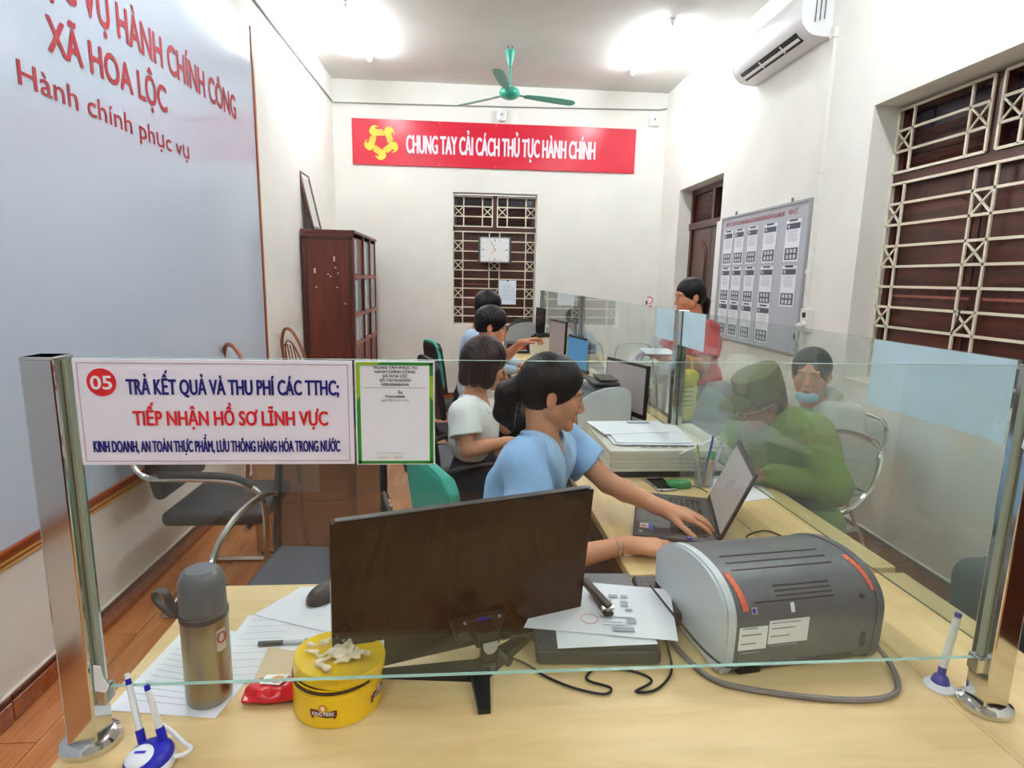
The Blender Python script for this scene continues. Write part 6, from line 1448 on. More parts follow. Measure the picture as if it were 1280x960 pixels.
# ================================================================== PEOPLE
def unit(v): v = np.array(v, float); return v/np.linalg.norm(v)
def basis(fwd, up=(0, 0, 1)):
    f = unit(fwd); r = unit(np.cross(f, up)); u = np.cross(r, f); return np.stack([r, f, u], 1)     # columns right, forward, up
def lerp(a, b, t): return np.array(a, float)*(1-t)+np.array(b, float)*t
def hand(S, wrist, fwd, back, side, k_curl=(0.35, 0.4, 0.45, 0.5), spread=0.10, size=1.0, thumb_curl=0.3, thumb_out=0.75, splay=0.0):
    """wrist point, fwd = wrist to knuckles, back = out of the back of the hand, side=+1 when the thumb is on the local right"""
    f = unit(fwd); b = unit(np.array(back)-f*np.dot(back, f)); l = np.cross(f, b)*side   # l points to the thumb side
    w = np.array(wrist, float); s = size
    kn = []
    for i in range(4):
        off = (0.030, 0.010, -0.010, -0.028)[i]*s
        ln = (0.088, 0.092, 0.087, 0.078)[i]*s
        K = w+f*ln+l*off+b*(0.004*s if i in (1, 2) else 0)
        S.cone(w+l*off*0.55+f*0.012*s, K, 0.0155*s, 0.0115*s, 0.010*s); kn.append(K)
    S.cone(w-f*0.02*s, w+f*0.03*s, 0.024*s, 0.020*s, 0.012*s)
    S.cone(w+l*0.014*s+f*0.02*s-b*0.008*s, w+l*0.026*s+f*0.045*s-b*0.010*s, 0.017*s, 0.014*s, 0.010*s)
    tips = []
    for i in range(4):
        L = (0.070, 0.078, 0.072, 0.056)[i]*s; c = k_curl[i]
        d = f+l*(spread*(1.5-i)/1.5+splay); d = unit(d); p = kn[i]; r = (0.0088, 0.0090, 0.0086, 0.0078)[i]*s
        for seg, fr in enumerate((0.46, 0.30, 0.24)):
            c_ = c*(0.6 if seg == 0 else 1.0)
            d = unit(d*math.cos(c_)-b*math.sin(c_)) if seg == 0 else unit(d*math.cos(c_)+np.cross(np.cross(d, -b), d)*math.sin(c_))
            q = p+d*L*fr; S.cone(p, q, r, r*0.90, 0.0025); p = q; r *= 0.90
        tips.append(p)
    d = unit(f*0.8+l*thumb_out-b*0.25); p = w+f*0.026*s+l*0.026*s-b*0.006*s; r = 0.0118*s
    for seg, L in enumerate((0.040, 0.032, 0.026)):
        q = p+d*L*s; S.cone(p, q, r, r*0.88, 0.004); p = q; r *= 0.88; d = unit(d+f*thumb_curl-b*0.12)
    tips.append(p); return tips
def head(S, c, B, s=1.0, female=True, cheek=1.0):
    """c = point between the ears at eye level; B = basis columns right, fwd, up"""
    c = np.array(c, float); P = lambda x, y, z: c+B@(np.array((x, y, z))*s)
    R = B
    S.ell(P(0, -0.012, 0.030), np.array((0.076, 0.094, 0.086))*s, R, 0.01)
    S.ell(P(0, 0.022, -0.028), np.array((0.062, 0.068, 0.080))*s, R, 0.02*s)
    for sx in (-1, 1):
        S.cone(P(sx*0.052, 0.004, -0.050), P(sx*0.014, 0.070, -0.093), 0.020*s, 0.016*s, 0.016*s)
        S.ell(P(sx*0.036, 0.060, -0.028)*1.0, np.array((0.024, 0.022, 0.024))*s*cheek, R, 0.018*s)
    S.ell(P(0, 0.078, -0.094), np.array((0.019, 0.014, 0.015))*s, R, 0.012*s)
    S.cone(P(-0.036, 0.076, 0.022), P(0.036, 0.076, 0.022), 0.0115*s, None, 0.014*s)
    for sx in (-1, 1): S.ell(P(sx*0.031, 0.096, -0.001), np.array((0.017, 0.013, 0.0115))*s, R, 0.008*s, 'sub')
    S.cone(P(0, 0.088, 0.004), P(0, 0.1045, -0.034), 0.0075*s, 0.0105*s, 0.007*s)
    for sx in (-1, 1): S.ell(P(sx*0.0115, 0.096, -0.039), np.array((0.0085, 0.010, 0.0075))*s, R, 0.005*s)
    S.ell(P(0, 0.086, -0.064), np.array((0.024, 0.012, 0.014))*s, R, 0.008*s)
    S.cone(P(-0.017, 0.088, -0.0655), P(0.017, 0.088, -0.0655), 0.0018*s, None, 0.004*s, 'sub')
    for sx in (-1, 1):   # lids around the eyes
        S.ell(P(sx*0.031, 0.0765, 0.0005), np.array((0.0150, 0.0118, 0.0118))*s, R, 0.004*s)
        S.ell(P(sx*0.031, 0.0905, -0.0015), np.array((0.0120, 0.007, 0.0040))*s, R, 0.002*s, 'sub')
        Re = R@np.array(Matrix.Rotation(sx*0.35, 3, 'Z'))@np.array(Matrix.Rotation(0.15, 3, 'X'))
        S.ell(P(sx*0.077, -0.006, -0.010), np.array((0.0075, 0.0175, 0.030))*s, Re, 0.004*s)
        S.ell(P(sx*0.086, -0.001, -0.006), np.array((0.006, 0.009, 0.016))*s, Re, 0.004*s, 'sub')
def face_parts(t, o, c, B, s=1.0, hd=None, brow=M_brow, lip=M_lip):
    c = np.array(c, float); P = lambda x, y, z: Vector(c+B@(np.array((x, y, z))*s)-np.array(o))
    M3 = Matrix(B.tolist()).to_4x4()
    for sx in (-1, 1):
        eb = MB().sph(P(sx*0.031, 0.0775, -0.001), 0.0118*s, seg=14, M=M3).build('eyeball', M_eye, t, True)
        MB().sph(P(sx*0.031, 0.0868, -0.002), 0.0052*s, (1, 0.6, 1), seg=10, M=M3).build('iris', M_iris, eb, True)
        MB().tube([P(sx*0.016, 0.0900, 0.0035), P(sx*0.031, 0.0915, 0.0062), P(sx*0.045, 0.0845, 0.003)], 0.0012*s, 5).build('eyelash', M_brow, t)
        MB().tube(catmull([P(sx*0.015, 0.0900, 0.019), P(sx*0.031, 0.0900, 0.0245), P(sx*0.050, 0.0765, 0.019)], 3), 0.0028*s, 5, flat=0.6).build('eyebrow', brow, t, True)
    S = SDF(np.minimum(np.array(P(-0.04, 0.06, -0.09)), np.array(P(0.04, 0.12, -0.04)))-0.03, np.maximum(np.array(P(-0.04, 0.06, -0.09)), np.array(P(0.04, 0.12, -0.04)))+0.03, 0.0022)
    S.cone(P(-0.018, 0.0870, -0.0655), P(0, 0.0945, -0.0615), 0.0026*s, 0.0042*s, 0.002); S.cone(P(0.018, 0.0870, -0.0655), P(0, 0.0945, -0.0615), 0.0026*s, 0.0042*s, 0.002)
    S.cone(P(-0.013, 0.0890, -0.0690), P(0.013, 0.0890, -0.0690), 0.0046*s, None, 0.002)
    S.mesh('lips', lip, t)
def hair_cap(S, c, B, s=1.0, front=0.060, low=-0.055, thick=0.012, parting=False, front_z=0.062, side=0.03, back_low=-0.08, back=True):
    """scalp hair: enlarged skull minus the face opening"""
    c = np.array(c, float); P = lambda x, y, z: c+B@(np.array((x, y, z))*s)
    S.ell(P(0, -0.014, 0.034), (np.array((0.076, 0.094, 0.086))+thick)*s, B, 0.0)
    if back: S.ell(P(0, -0.045, -0.02), np.array((0.070, 0.062, 0.070))*s, B, 0.02*s)
    else: S.ell(P(0, -0.050, -0.005), np.array((0.066, 0.058, 0.060))*s, B, 0.03*s)
def sweep(S, P, B):
    """hairline of hair combed back: forehead and temples free, ears free, nape up"""
    R = B@np.array(Matrix.Rotation(math.radians(-30), 3, 'X'))
    S.ell(P(0, 0.090, -0.045), np.array((0.078, 0.070, 0.112)), R, 0.012, 'sub')
    R2 = B@np.array(Matrix.Rotation(math.radians(38), 3, 'X'))
    S.box(P(0, 0.055, -0.075), np.array((0.12, 0.085, 0.055)), R2, 0.03, 0.012, 'sub')
    for sx in (-1, 1): S.ell(P(sx*0.085, -0.004, -0.016), np.array((0.020, 0.022, 0.030)), B, 0.006, 'sub')
def carve_face(S, c, B, s=1.0, fz=0.062, fy=0.02, low=-0.06, wide=0.075):
    c = np.array(c, float); P = lambda x, y, z: c+B@(np.array((x, y, z))*s)
    R = B@np.array(Matrix.Rotation(math.radians(-18), 3, 'X'))
    S.ell(P(0, 0.095, fz-0.115), np.array((wide, 0.085, 0.115))*s, R, 0.010*s, 'sub')
    S.box(P(0, 0.075+fy, -0.085), np.array((0.12, 0.07, 0.075))*s, B, 0.02*s, 0.012*s, 'sub')
def man_hair(S, hc, P, B):
    """short hair with a fringe, ears and nape free"""
    hair_cap(S, hc, B, 1.0, thick=0.017, back=False)
    R = B@np.array(Matrix.Rotation(math.radians(-20), 3, 'X'))
    S.ell(P(0, 0.100, -0.052), np.array((0.085, 0.075, 0.100)), R, 0.006, 'sub')
    R2 = B@np.array(Matrix.Rotation(math.radians(14), 3, 'X'))
    S.box(P(0, 0.020, -0.085), np.array((0.12, 0.13, 0.052)), R2, 0.01, 0.008, 'sub')
    for sx in (-1, 1): S.ell(P(sx*0.088, 0.000, -0.016), np.array((0.026, 0.022, 0.034)), B, 0.006, 'sub')
def wrinkle(S, a=0.003, f=38, seed=0):
    r = random.Random(seed); p = [r.uniform(0, 6) for _ in range(4)]
    S.field(lambda X, Y, Z: a*(np.sin(X*f+Z*f*0.45+p[0])*np.cos(Y*f*0.8-Z*f*0.3+p[1])+0.6*np.sin(Z*f*1.3+X*f*0.5+Y*f*0.7+p[2])))

def person(label, J, skin, vox=0.005, head_s=1.0, hair=None, shirt=None, trousers=None, build=1.0, hands=None, shoes=True, loc=None, body_low=None, group=None):
    """J: joints in world coordinates. Returns dict with the root and the head frame."""
    J = {k: np.array(v, float) for k, v in J.items()}
    o = np.array(loc if loc is not None else (J['pelvis'][0], J['pelvis'][1], 0.0), float)
    t = thing('person', label, 'person', tuple(o))
    allp = np.array([v for k, v in J.items() if k not in ('face', 'up')]); lo = allp.min(0)-0.20; hi = allp.max(0)+0.24
    hc = J['head']; B = basis(J['face'], J.get('up', (0, 0, 1))); b = build
    S = SDF(lo, hi, vox)
    la = unit(J['shl']-J['shr'])
    # torso
    ch = lerp(J['shl'], J['shr'], 0.5); pel = J['pelvis']; mid = lerp(ch, pel, 0.45)
    S.cone(ch+la*0.07*b-(ch-pel)*0.12, ch-la*0.07*b-(ch-pel)*0.12, 0.090*b, None, 0.03)
    S.cone(ch+la*0.055*b-(ch-pel)*0.3, ch-la*0.055*b-(ch-pel)*0.3, 0.092*b, None, 0.05)
    S.cone(mid+la*0.045*b, mid-la*0.045*b, 0.085*b, None, 0.06)
    S.cone(pel+la*0.07*b, pel-la*0.07*b, 0.100*b, None, 0.06)
    S.cone(ch-(ch-pel)*0.03, J['shl']-la*0.02, 0.055*b, 0.048*b, 0.03); S.cone(ch-(ch-pel)*0.03, J['shr']+la*0.02, 0.055*b, 0.048*b, 0.03)
    # neck
    nb = hc+B@(np.array((0, -0.020, -0.065))*head_s)
    S.cone(ch+unit(ch-pel)*0.01, nb, 0.056*b, 0.050*head_s, 0.03)
    head(S, hc, B, head_s)
    for s in ('l', 'r'):
        sh, el, wr = J['sh'+s], J['el'+s], J['wr'+s]
        S.cone(sh, el, 0.047*b, 0.037*b, 0.02); S.cone(el, lerp(el, wr, 0.35), 0.037*b, 0.037*b, 0.012); S.cone(lerp(el, wr, 0.35), wr, 0.037*b, 0.0245*b, 0.012)
        h = hands[s] if hands else {}
        if h is not None: hand(S, wr, h.get('f', wr-el), h.get('b', (0, 0, 1)), h.get('side', 1 if s == 'l' else -1), **{k: v for k, v in h.items() if k in ('k_curl', 'spread', 'size', 'thumb_curl', 'thumb_out', 'splay')})
        if 'kn'+s in J:
            hp, kn, an = J['hip'+s], J['kn'+s], J['an'+s]
            S.cone(hp, kn, 0.080*b, 0.056*b, 0.03); S.cone(kn, lerp(kn, an, 0.35), 0.054*b, 0.052*b, 0.015); S.cone(lerp(kn, an, 0.35), an, 0.052*b, 0.036*b, 0.015)
            tf = J['toe'+s]; S.cone(an+np.array((0, 0, -0.03)), tf, 0.036, 0.028, 0.02)
    body = S.mesh('body', skin, t, o)
    return dict(t=t, o=o, S=S, B=B, hc=hc, J=J, hs=head_s, b=b, ch=ch, pel=pel, mid=mid, la=la, nb=nb, lo=lo, hi=hi, vox=vox, P=lambda x, y, z, H=hc, B=B, s=head_s: H+B@(np.array((x, y, z))*s))
def shirt_sdf(p, sleeve=0.55, thick=0.014, hem=None, loose=0.0, long=False, vox=None, flare=0.012, seed=1, wr_amp=0.003, puff=0.0):
    J, b = p['J'], p['b']; S = SDF(p['lo'], p['hi'], vox or p['vox']); ch, pel, mid, la = p['ch'], p['pel'], p['mid'], p['la']; th = thick
    S.cone(ch+la*0.07*b-(ch-pel)*0.12, ch-la*0.07*b-(ch-pel)*0.12, 0.090*b+th, None, 0.03)
    S.cone(ch+la*0.055*b-(ch-pel)*0.3, ch-la*0.055*b-(ch-pel)*0.3, 0.092*b+th+loose, None, 0.05)
    S.cone(mid+la*0.05*b, mid-la*0.05*b, 0.088*b+th+loose, None, 0.06)
    S.cone(pel+la*0.065*b, pel-la*0.065*b, 0.100*b+th+loose, None, 0.06)
    for s in ('l', 'r'):
        sh, el, wr = J['sh'+s], J['el'+s], J['wr'+s]
        S.cone(ch-(ch-pel)*0.03, sh, 0.055*b+th*0.8, 0.050*b+th+puff, 0.03)
        if long:
            S.cone(sh, el, 0.050*b+th+puff, 0.042*b+th, 0.02); S.cone(el, wr-unit(wr-el)*0.015, 0.042*b+th, 0.028*b+th*0.7, 0.012)
        else:
            e = lerp(sh, el, sleeve); S.cone(sh, e, 0.050*b+th+puff, 0.044*b+th+flare, 0.02)
            q = e+unit(e-sh)*0.0; n = unit(e-sh)
            # cut the sleeve end square, locally
            R = basis(n, (0.3, 0.2, 1)); S.box(e+n*0.065, np.array((0.09, 0.06, 0.09)), R, 0.0, 0.0, 'sub')
    wrinkle(S, wr_amp, 34, seed)
    return S
def add_shirt(p, S, m, neck_r=0.062, neck_fwd=0.02, neck_h=0.03, hem_z=None, vneck=None, name='shirt'):
    ch, pel = p['ch'], p['pel']; up = unit(ch-pel); fw = unit(np.cross(up, p['la'])); 
    if np.dot(fw, np.array(p['B'][:, 1])) < 0: fw = -fw
    S.cone(ch+up*0.02, p['nb']+up*0.05, neck_r, neck_r*1.1, 0.004, 'sub')
    if vneck: S.cone(ch+up*0.05+fw*0.07, ch-up*vneck+fw*0.115, 0.05, 0.004, 0.004, 'sub')
    if hem_z is not None: S.cut((0, 0, hem_z), (0, 0, -1))
    p['up'] = up; p['fw'] = fw
    return S.mesh(name, m, p['t'], p['o'])
def trousers(p, m, thick=0.014, waist=None, cuff=True, name='trousers', skirt=False):
    J, b = p['J'], p['b']; pel, la, mid = p['pel'], p['la'], p['mid']; lo = np.minimum(p['lo'], p['lo']); S = SDF(lo, p['hi'], p['vox'])
    S.cone(pel+la*0.07*b, pel-la*0.07*b, 0.104*b+thick, None, 0.03); S.cone(lerp(pel, mid, 0.4)+la*0.05, lerp(pel, mid, 0.4)-la*0.05, 0.088*b+thick, None, 0.04)
    for s in ('l', 'r'):
        hp, kn, an = J['hip'+s], J['kn'+s], J['an'+s]
        S.cone(hp, kn, 0.082*b+thick, 0.060*b+thick, 0.03); S.cone(kn, lerp(kn, an, 0.9), 0.060*b+thick, 0.044*b+thick, 0.015)
    wrinkle(S, 0.003, 30, 9)
    o = S.mesh(name, m, p['t'], p['o'])
    for s in ('l', 'r'):
        an, tf = J['an'+s], J['toe'+s]; Q = SDF(np.minimum(an, tf)-0.1, np.maximum(an, tf)+0.1, 0.007); d = unit((tf-an)*np.array((1, 1, 0))); Q.cone(an+np.array((0, 0, -0.045))-d*0.03, tf, 0.042, 0.036, 0.02); Q.cut((0, 0, max(0.004, min(an[2], tf[2])-0.045)), (0, 0, -1))
        Q.mesh('shoe', mat('shoe_dark', (40, 34, 34), 0.5), p['t'], p['o'])
    return o
def sit(pelvis, facing, knee_dz=0.02, w_=0.10, thigh=0.42, z_floor=0.06, foot_fwd=0.02):
    """leg joints for a seated figure"""
    f = unit(np.array((*facing, 0))[:3]); l = np.array((-f[1], f[0], 0)); p = np.array(pelvis, float); d = {}
    for s, k in (('l', 1), ('r', -1)):
        h = p+l*w_*k+f*0.03; kn = h+f*thigh*0.95+np.array((0, 0, knee_dz))+l*0.02*k; an = np.array((kn[0], kn[1], 0.08))+f*foot_fwd*1.0; toe = an+f*0.15+np.array((0, 0, -0.045))
        d['hip'+s] = h; d['kn'+s] = kn; d['an'+s] = an; d['toe'+s] = toe
    return d
def hair_mesh(p, fn, m, name='hair', vox=None, noise=0.0016):
    hc = p['hc']; S = SDF(hc-0.30, hc+0.26, vox or max(0.003, p['vox']*0.8)); fn(S)
    S.field(lambda X, Y, Z: noise*np.sin(X*260+Z*60)*np.sin(Y*240-Z*40)); return S.mesh(name, m, p['t'], p['o'])
# ---------------------------------------------------------------- woman in the pale blue blouse (staff, nearest)
blue_m = mat('blouse_blue', (150, 192, 236), 0.75, noise=0.03, nscale=12, bump=0.1, bscale=220, sheen=0.2)
face = unit((0.97, -0.06, -0.20))
J = dict(pelvis=(0.10, 1.93, 0.54), head=(0.268, 1.80, 1.162), face=face, up=(0, 0, 1), shr=(0.165, 1.655, 0.985), shl=(0.315, 1.945, 0.985),
         elr=(0.20, 1.50, 0.74), wrr=(0.455, 1.525, 0.785), ell=(0.475, 1.865, 0.845), wrl=(0.605, 1.700, 0.822))
J.update(sit(J['pelvis'], (0.98, 0.1, 0)[:2]+(0,) if False else (0.98, -0.05), 0.0))
p = person('woman with a black ponytail in a pale blue blouse, typing on the laptop', J, M_skin, 0.0038, 0.98, build=0.94,
           hands=dict(r=dict(f=(0.12, -0.004, -0.010), b=(0.05, -0.1, 1), k_curl=(0.22, 0.22, 0.22, 0.25), spread=0.14, thumb_out=0.5),
                      l=dict(f=(0.11, -0.035, -0.022), b=(0.15, -0.1, 1), k_curl=(0.22, 0.26, 0.24, 0.2), spread=0.2, thumb_out=0.55)))
face_parts(p['t'], p['o'], p['hc'], p['B'], 0.98)
P = p['P']; B = p['B']
def f(S):
    hair_cap(S, p['hc'], B, 0.98, thick=0.011, back=False)
    sweep(S, P, B)
    S.cone(P(0, -0.090, 0.012), P(0, -0.112, 0.004), 0.018, 0.022, 0.012)
    S.cone(P(0, -0.112, 0.004), P(0.0, -0.138, -0.032), 0.026, 0.037, 0.015); S.cone(P(0.0, -0.138, -0.032), P(0.0, -0.134, -0.095), 0.037, 0.034, 0.02); S.cone(P(0.0, -0.134, -0.095), P(0.0, -0.100, -0.140), 0.032, 0.012, 0.02)
hair_mesh(p, f, M_hair, vox=0.0032, noise=0.0007)
MB().tube([Vector(P(0.020*math.cos(a), -0.104, 0.006+0.022*math.sin(a))-p['o']) for a in [2*PI*i/12 for i in range(12)]], 0.006, 6, closed=True).build('hair_tie', mat('hair_tie_gold', (190, 160, 110), 0.5), p['t'], True)
S = shirt_sdf(p, 0.62, 0.014, flare=0.018, seed=3, wr_amp=0.0055, vox=0.0045, puff=0.004)
C = S.clone()
add_shirt(p, S, blue_m, 0.056, vneck=0.11, name='blouse')
# collar: a band of the same surface standing proud round the neck and down both fronts
up, fw, la, ch = p['up'], p['fw'], p['la'], p['ch']
C.F -= 0.015
K = SDF(p['lo'], p['hi'], 0.0045)
for s in (-1, 1):
    a = ch+up*0.055-fw*0.045+la*s*0.035; b_ = ch+up*0.02+fw*0.055+la*s*0.065; c_ = ch-up*0.10+fw*0.13+la*s*0.02
    K.cone(a, b_, 0.036, 0.040, 0.01); K.cone(b_, c_, 0.040, 0.018, 0.01)
K.cone(ch+up*0.055-fw*0.05+la*0.03, ch+up*0.055-fw*0.05-la*0.03, 0.034, None, 0.01)
C.F = np.maximum(C.F, K.F); C.cone(ch+up*0.02, p['nb']+up*0.05, 0.060, 0.066, 0.004, 'sub'); C.cone(ch+up*0.05+fw*0.07, ch-up*0.12+fw*0.125, 0.048, 0.006, 0.004, 'sub')
C.mesh('collar', mat('blouse_blue_collar', (170, 206, 240), 0.7), p['t'], p['o'])
# bow ruffle at the front
R_ = SDF(ch-0.3, ch+0.3, 0.0035)
q0 = ch-up*0.115+fw*0.125
for dx, dz in ((-0.03, -0.02), (0.0, -0.035), (0.03, -0.02), (-0.045, -0.05), (0.04, -0.06), (0.0, -0.075)): R_.cone(q0, q0+la*dx*1.2+up*dz*1.3+fw*0.012, 0.008, 0.012, 0.006)
R_.field(lambda X, Y, Z: 0.003*np.sin(X*150+Z*130)); R_.mesh('ruffle', blue_m, p['t'], p['o'])
trousers(p, mat('trousers_navy', (30, 32, 48), 0.8))
wr, el = np.array(J['wrr']), np.array(J['elr']); ax = unit(wr-el); Rb = basis(ax, (0, 0, 1))
for k in (0, 1): MB().tube([Vector(wr-ax*(0.035-0.012*k)+Rb[:, 0]*0.0285*math.cos(a)+Rb[:, 2]*0.0265*math.sin(a)-p['o']) for a in [2*PI*i/20 for i in range(20)]], 0.0014, 5, closed=True).build('bracelet', M_chrome, p['t'], True)
fl_ = np.array(J['wrl'])+unit((0.11, -0.035, -0.022))*0.105; MB().tube([Vector(fl_+np.array((0.003*math.cos(a), -0.0, 0))+unit((-0.3, -1, 0))*0.0095*math.cos(a)+np.array((0, 0, 0.0095*math.sin(a)))-p['o']+np.array((0, 0.012, 0.0))) for a in [2*PI*i/12 for i in range(12)]], 0.0014, 5, closed=True).build('ring', M_chrome, p['t'], True)

# ---------------------------------------------------------------- woman in white with a bob, hand at her chin
white_m = mat('blouse_white', (240, 243, 241), 0.8, bump=0.08, bscale=160)
J = dict(pelvis=(0.04, 2.80, 0.53), head=(0.085, 2.72, 1.120), face=unit((0.86, 0.38, -0.30)), shr=(-0.01, 2.56, 0.925), shl=(0.09, 2.86, 0.93),
         elr=(0.01, 2.50, 0.775), wrr=(0.20, 2.66, 0.765), ell=(0.20, 2.86, 0.785), wrl=(0.165, 2.80, 0.965))
J.update(sit(J['pelvis'], (0.98, -0.15), 0.0))
p = person('woman with a dark brown bob in a white blouse, hand raised to her chin', J, M_skin, 0.005, 0.98, build=0.93,
           hands=dict(l=dict(f=(0.0, -0.02, 0.10), b=(0.6, 0.7, 0.1), k_curl=(0.5, 0.5, 0.55, 0.6), spread=0.08, side=-1), r=dict(f=(0.10, 0.03, -0.01), b=(0, 0, 1), k_curl=(0.3, 0.3, 0.3, 0.3))))
face_parts(p['t'], p['o'], p['hc'], p['B'], 0.98); P2 = p['P']; B2 = p['B']
def f(S):
    hair_cap(S, p['hc'], B2, 0.98, thick=0.016)
    for sx in (-1, 1):
        S.cone(P2(sx*0.070, -0.02, 0.03), P2(sx*0.076, 0.000, -0.085), 0.032, 0.026, 0.03); S.cone(P2(sx*0.058, -0.06, 0.0), P2(sx*0.06, -0.055, -0.09), 0.040, 0.028, 0.03)
        S.cone(P2(sx*0.075, 0.02, 0.02), P2(sx*0.080, 0.03, -0.07), 0.018, 0.014, 0.02)
    S.cone(P2(0, -0.08, 0.02), P2(0, -0.075, -0.095), 0.040, 0.030, 0.03)
    carve_face(S, p['hc'], B2, 0.98, fz=0.060, fy=0.03, wide=0.062)
hair_mesh(p, f, M_hairb, vox=0.004)
S = shirt_sdf(p, 0.60, 0.014, flare=0.018, seed=5); add_shirt(p, S, white_m, 0.058, vneck=0.05, name='blouse')
C = shirt_sdf(p, 0.6, 0.021, wr_amp=0.001); K = SDF(p['lo'], p['hi'], p['vox']); ch, up, fw, la = p['ch'], p['up'], p['fw'], p['la']
for s in (-1, 1): K.cone(ch+up*0.06-fw*0.04+la*s*0.03, ch+up*0.0+fw*0.075+la*s*0.055, 0.030, 0.026, 0.01)
K.cone(ch+up*0.06-fw*0.05+la*0.03, ch+up*0.06-fw*0.05-la*0.03, 0.030, None, 0.01)
C.F = np.maximum(C.F, K.F); C.cone(ch+up*0.02, p['nb']+up*0.05, 0.060, 0.066, 0.004, 'sub'); C.mesh('collar', white_m, p['t'], p['o'])
trousers(p, mat('trousers_navy', (30, 32, 48), 0.8))
wr, el = np.array(J['wrl']), np.array(J['ell']); ax = unit(wr-el); Rb = basis(ax, (1, 0, 0.1))
MB().tube([Vector(wr-ax*0.03+Rb[:, 0]*0.028*math.cos(a)+Rb[:, 2]*0.028*math.sin(a)-p['o']) for a in [2*PI*i/18 for i in range(18)]], 0.003, 6, closed=True).build('wristwatch', M_gold, p['t'], True)

# ---------------------------------------------------------------- man with glasses pointing
J = dict(pelvis=(0.03, 4.02, 0.53), head=(0.165, 3.86, 1.205), face=unit((0.92, -0.12, -0.20)), shr=(0.03, 3.68, 0.985), shl=(0.14, 4.06, 1.00),
         elr=(0.27, 3.62, 0.84), wrr=(0.40, 3.82, 0.80), ell=(0.20, 4.05, 0.97), wrl=(0.37, 3.94, 1.09))
J['ell'] = (0.22, 4.08, 0.93); J.update(sit(J['pelvis'], (0.99, -0.05), 0.0))
p = person('man with glasses and short black hair in a white polo, pointing with his hand', J, M_skin2, 0.0055, 1.0, build=1.0,
           hands=dict(l=dict(f=(0.09, -0.03, 0.03), b=(0.1, 0.1, 1), k_curl=(0.25, 0.6, 0.8, 0.9)), r=dict(f=(0.09, 0.02, -0.03), b=(0, 0, 1), k_curl=(0.5, 0.5, 0.6, 0.6))))
face_parts(p['t'], p['o'], p['hc'], p['B'], 1.0, lip=mat('lip_brown', (150, 84, 72), 0.5)); P3 = p['P']; B3 = p['B']
def f(S):
    man_hair(S, p['hc'], P3, B3)
hair_mesh(p, f, M_hair, vox=0.0045, noise=0.0025)
for sx in (-1, 1):
    MB().tube([Vector(P3(sx*(0.032+0.021*math.cos(a)), 0.104-0.004*math.cos(a), 0.0+0.016*math.sin(a))-p['o']) for a in [2*PI*i/16 for i in range(16)]], 0.0016, 6, closed=True).build('glasses_rim', M_black, p['t'], True)
    MB().tube([Vector(P3(sx*0.052, 0.098, 0.004)-p['o']), Vector(P3(sx*0.080, 0.05, 0.006)-p['o']), Vector(P3(sx*0.083, -0.005, 0.006)-p['o'])], 0.0018, 5).build('glasses_temple', M_black, p['t'])
MB().tube([Vector(P3(-0.011, 0.106, 0.003)-p['o']), Vector(P3(0.011, 0.106, 0.003)-p['o'])], 0.0015, 5).build('glasses_bridge', M_black, p['t'])
S = shirt_sdf(p, 0.66, 0.014, flare=0.014, seed=8); add_shirt(p, S, mat('polo_white', (232, 234, 236), 0.8), 0.058, name='polo_shirt')
C = shirt_sdf(p, 0.6, 0.021, wr_amp=0.0); K = SDF(p['lo'], p['hi'], p['vox']); ch, up, fw, la = p['ch'], p['up'], p['fw'], p['la']
K.cone(ch+up*0.065-fw*0.04+la*0.04, ch+up*0.065-fw*0.04-la*0.04, 0.036, None, 0.01)
for s in (-1, 1): K.cone(ch+up*0.06-fw*0.03+la*s*0.045, ch+up*0.03+fw*0.06+la*s*0.04, 0.028, 0.02, 0.01)
C.F = np.maximum(C.F, K.F); C.cone(ch+up*0.02, p['nb']+up*0.05, 0.060, 0.066, 0.004, 'sub'); C.mesh('collar', mat('collar_navy', (28, 34, 56), 0.8), p['t'], p['o'])
for s in ('l', 'r'):
    sh, el = p['J']['sh'+s], p['J']['el'+s]; e = lerp(sh, el, 0.60); n = unit(el-sh); Rb = basis(n, (0.2, 0.3, 1))
    MB().tube([Vector(e+Rb[:, 0]*0.064*math.cos(a)+Rb[:, 2]*0.064*math.sin(a)-p['o']) for a in [2*PI*i/20 for i in range(20)]], 0.005, 6, closed=True).build('sleeve_band', mat('collar_navy', (28, 34, 56), 0.8), p['t'], True)
trousers(p, mat('trousers_navy', (30, 32, 48), 0.8))
tag(MB().cyl((0, 0, 0), (0.035, -0.012, 0.022), 0.009, 0.012, seg=12).build('hand_stamp', M_black, None, True), 'small black stamp held up by the man with glasses', 'stamp').location = (0.432, 3.915, 1.132)

# ---------------------------------------------------------------- farthest seated man, light blue shirt
J = dict(pelvis=(0.02, 4.92, 0.53), head=(0.175, 4.80, 1.285), face=unit((0.94, 0.10, -0.25)), shr=(0.04, 4.62, 1.05), shl=(0.12, 4.98, 1.06), elr=(0.15, 4.55, 0.84), wrr=(0.38, 4.62, 0.80), ell=(0.25, 5.05, 0.86), wrl=(0.45, 4.95, 0.80))
J.update(sit(J['pelvis'], (0.99, 0.0), 0.0))
p = person('man with short black hair and light blue shirt behind the man with glasses', J, M_skin2, 0.008, 1.0)
face_parts(p['t'], p['o'], p['hc'], p['B'], 1.0); P4 = p['P']; B4 = p['B']
def f(S):
    man_hair(S, p['hc'], P4, B4)
hair_mesh(p, f, M_hair, vox=0.006)
add_shirt(p, shirt_sdf(p, 0.6, 0.014, long=True, seed=2), mat('shirt_paleblue', (176, 200, 226), 0.8), 0.06); trousers(p, mat('trousers_navy', (30, 32, 48), 0.8))

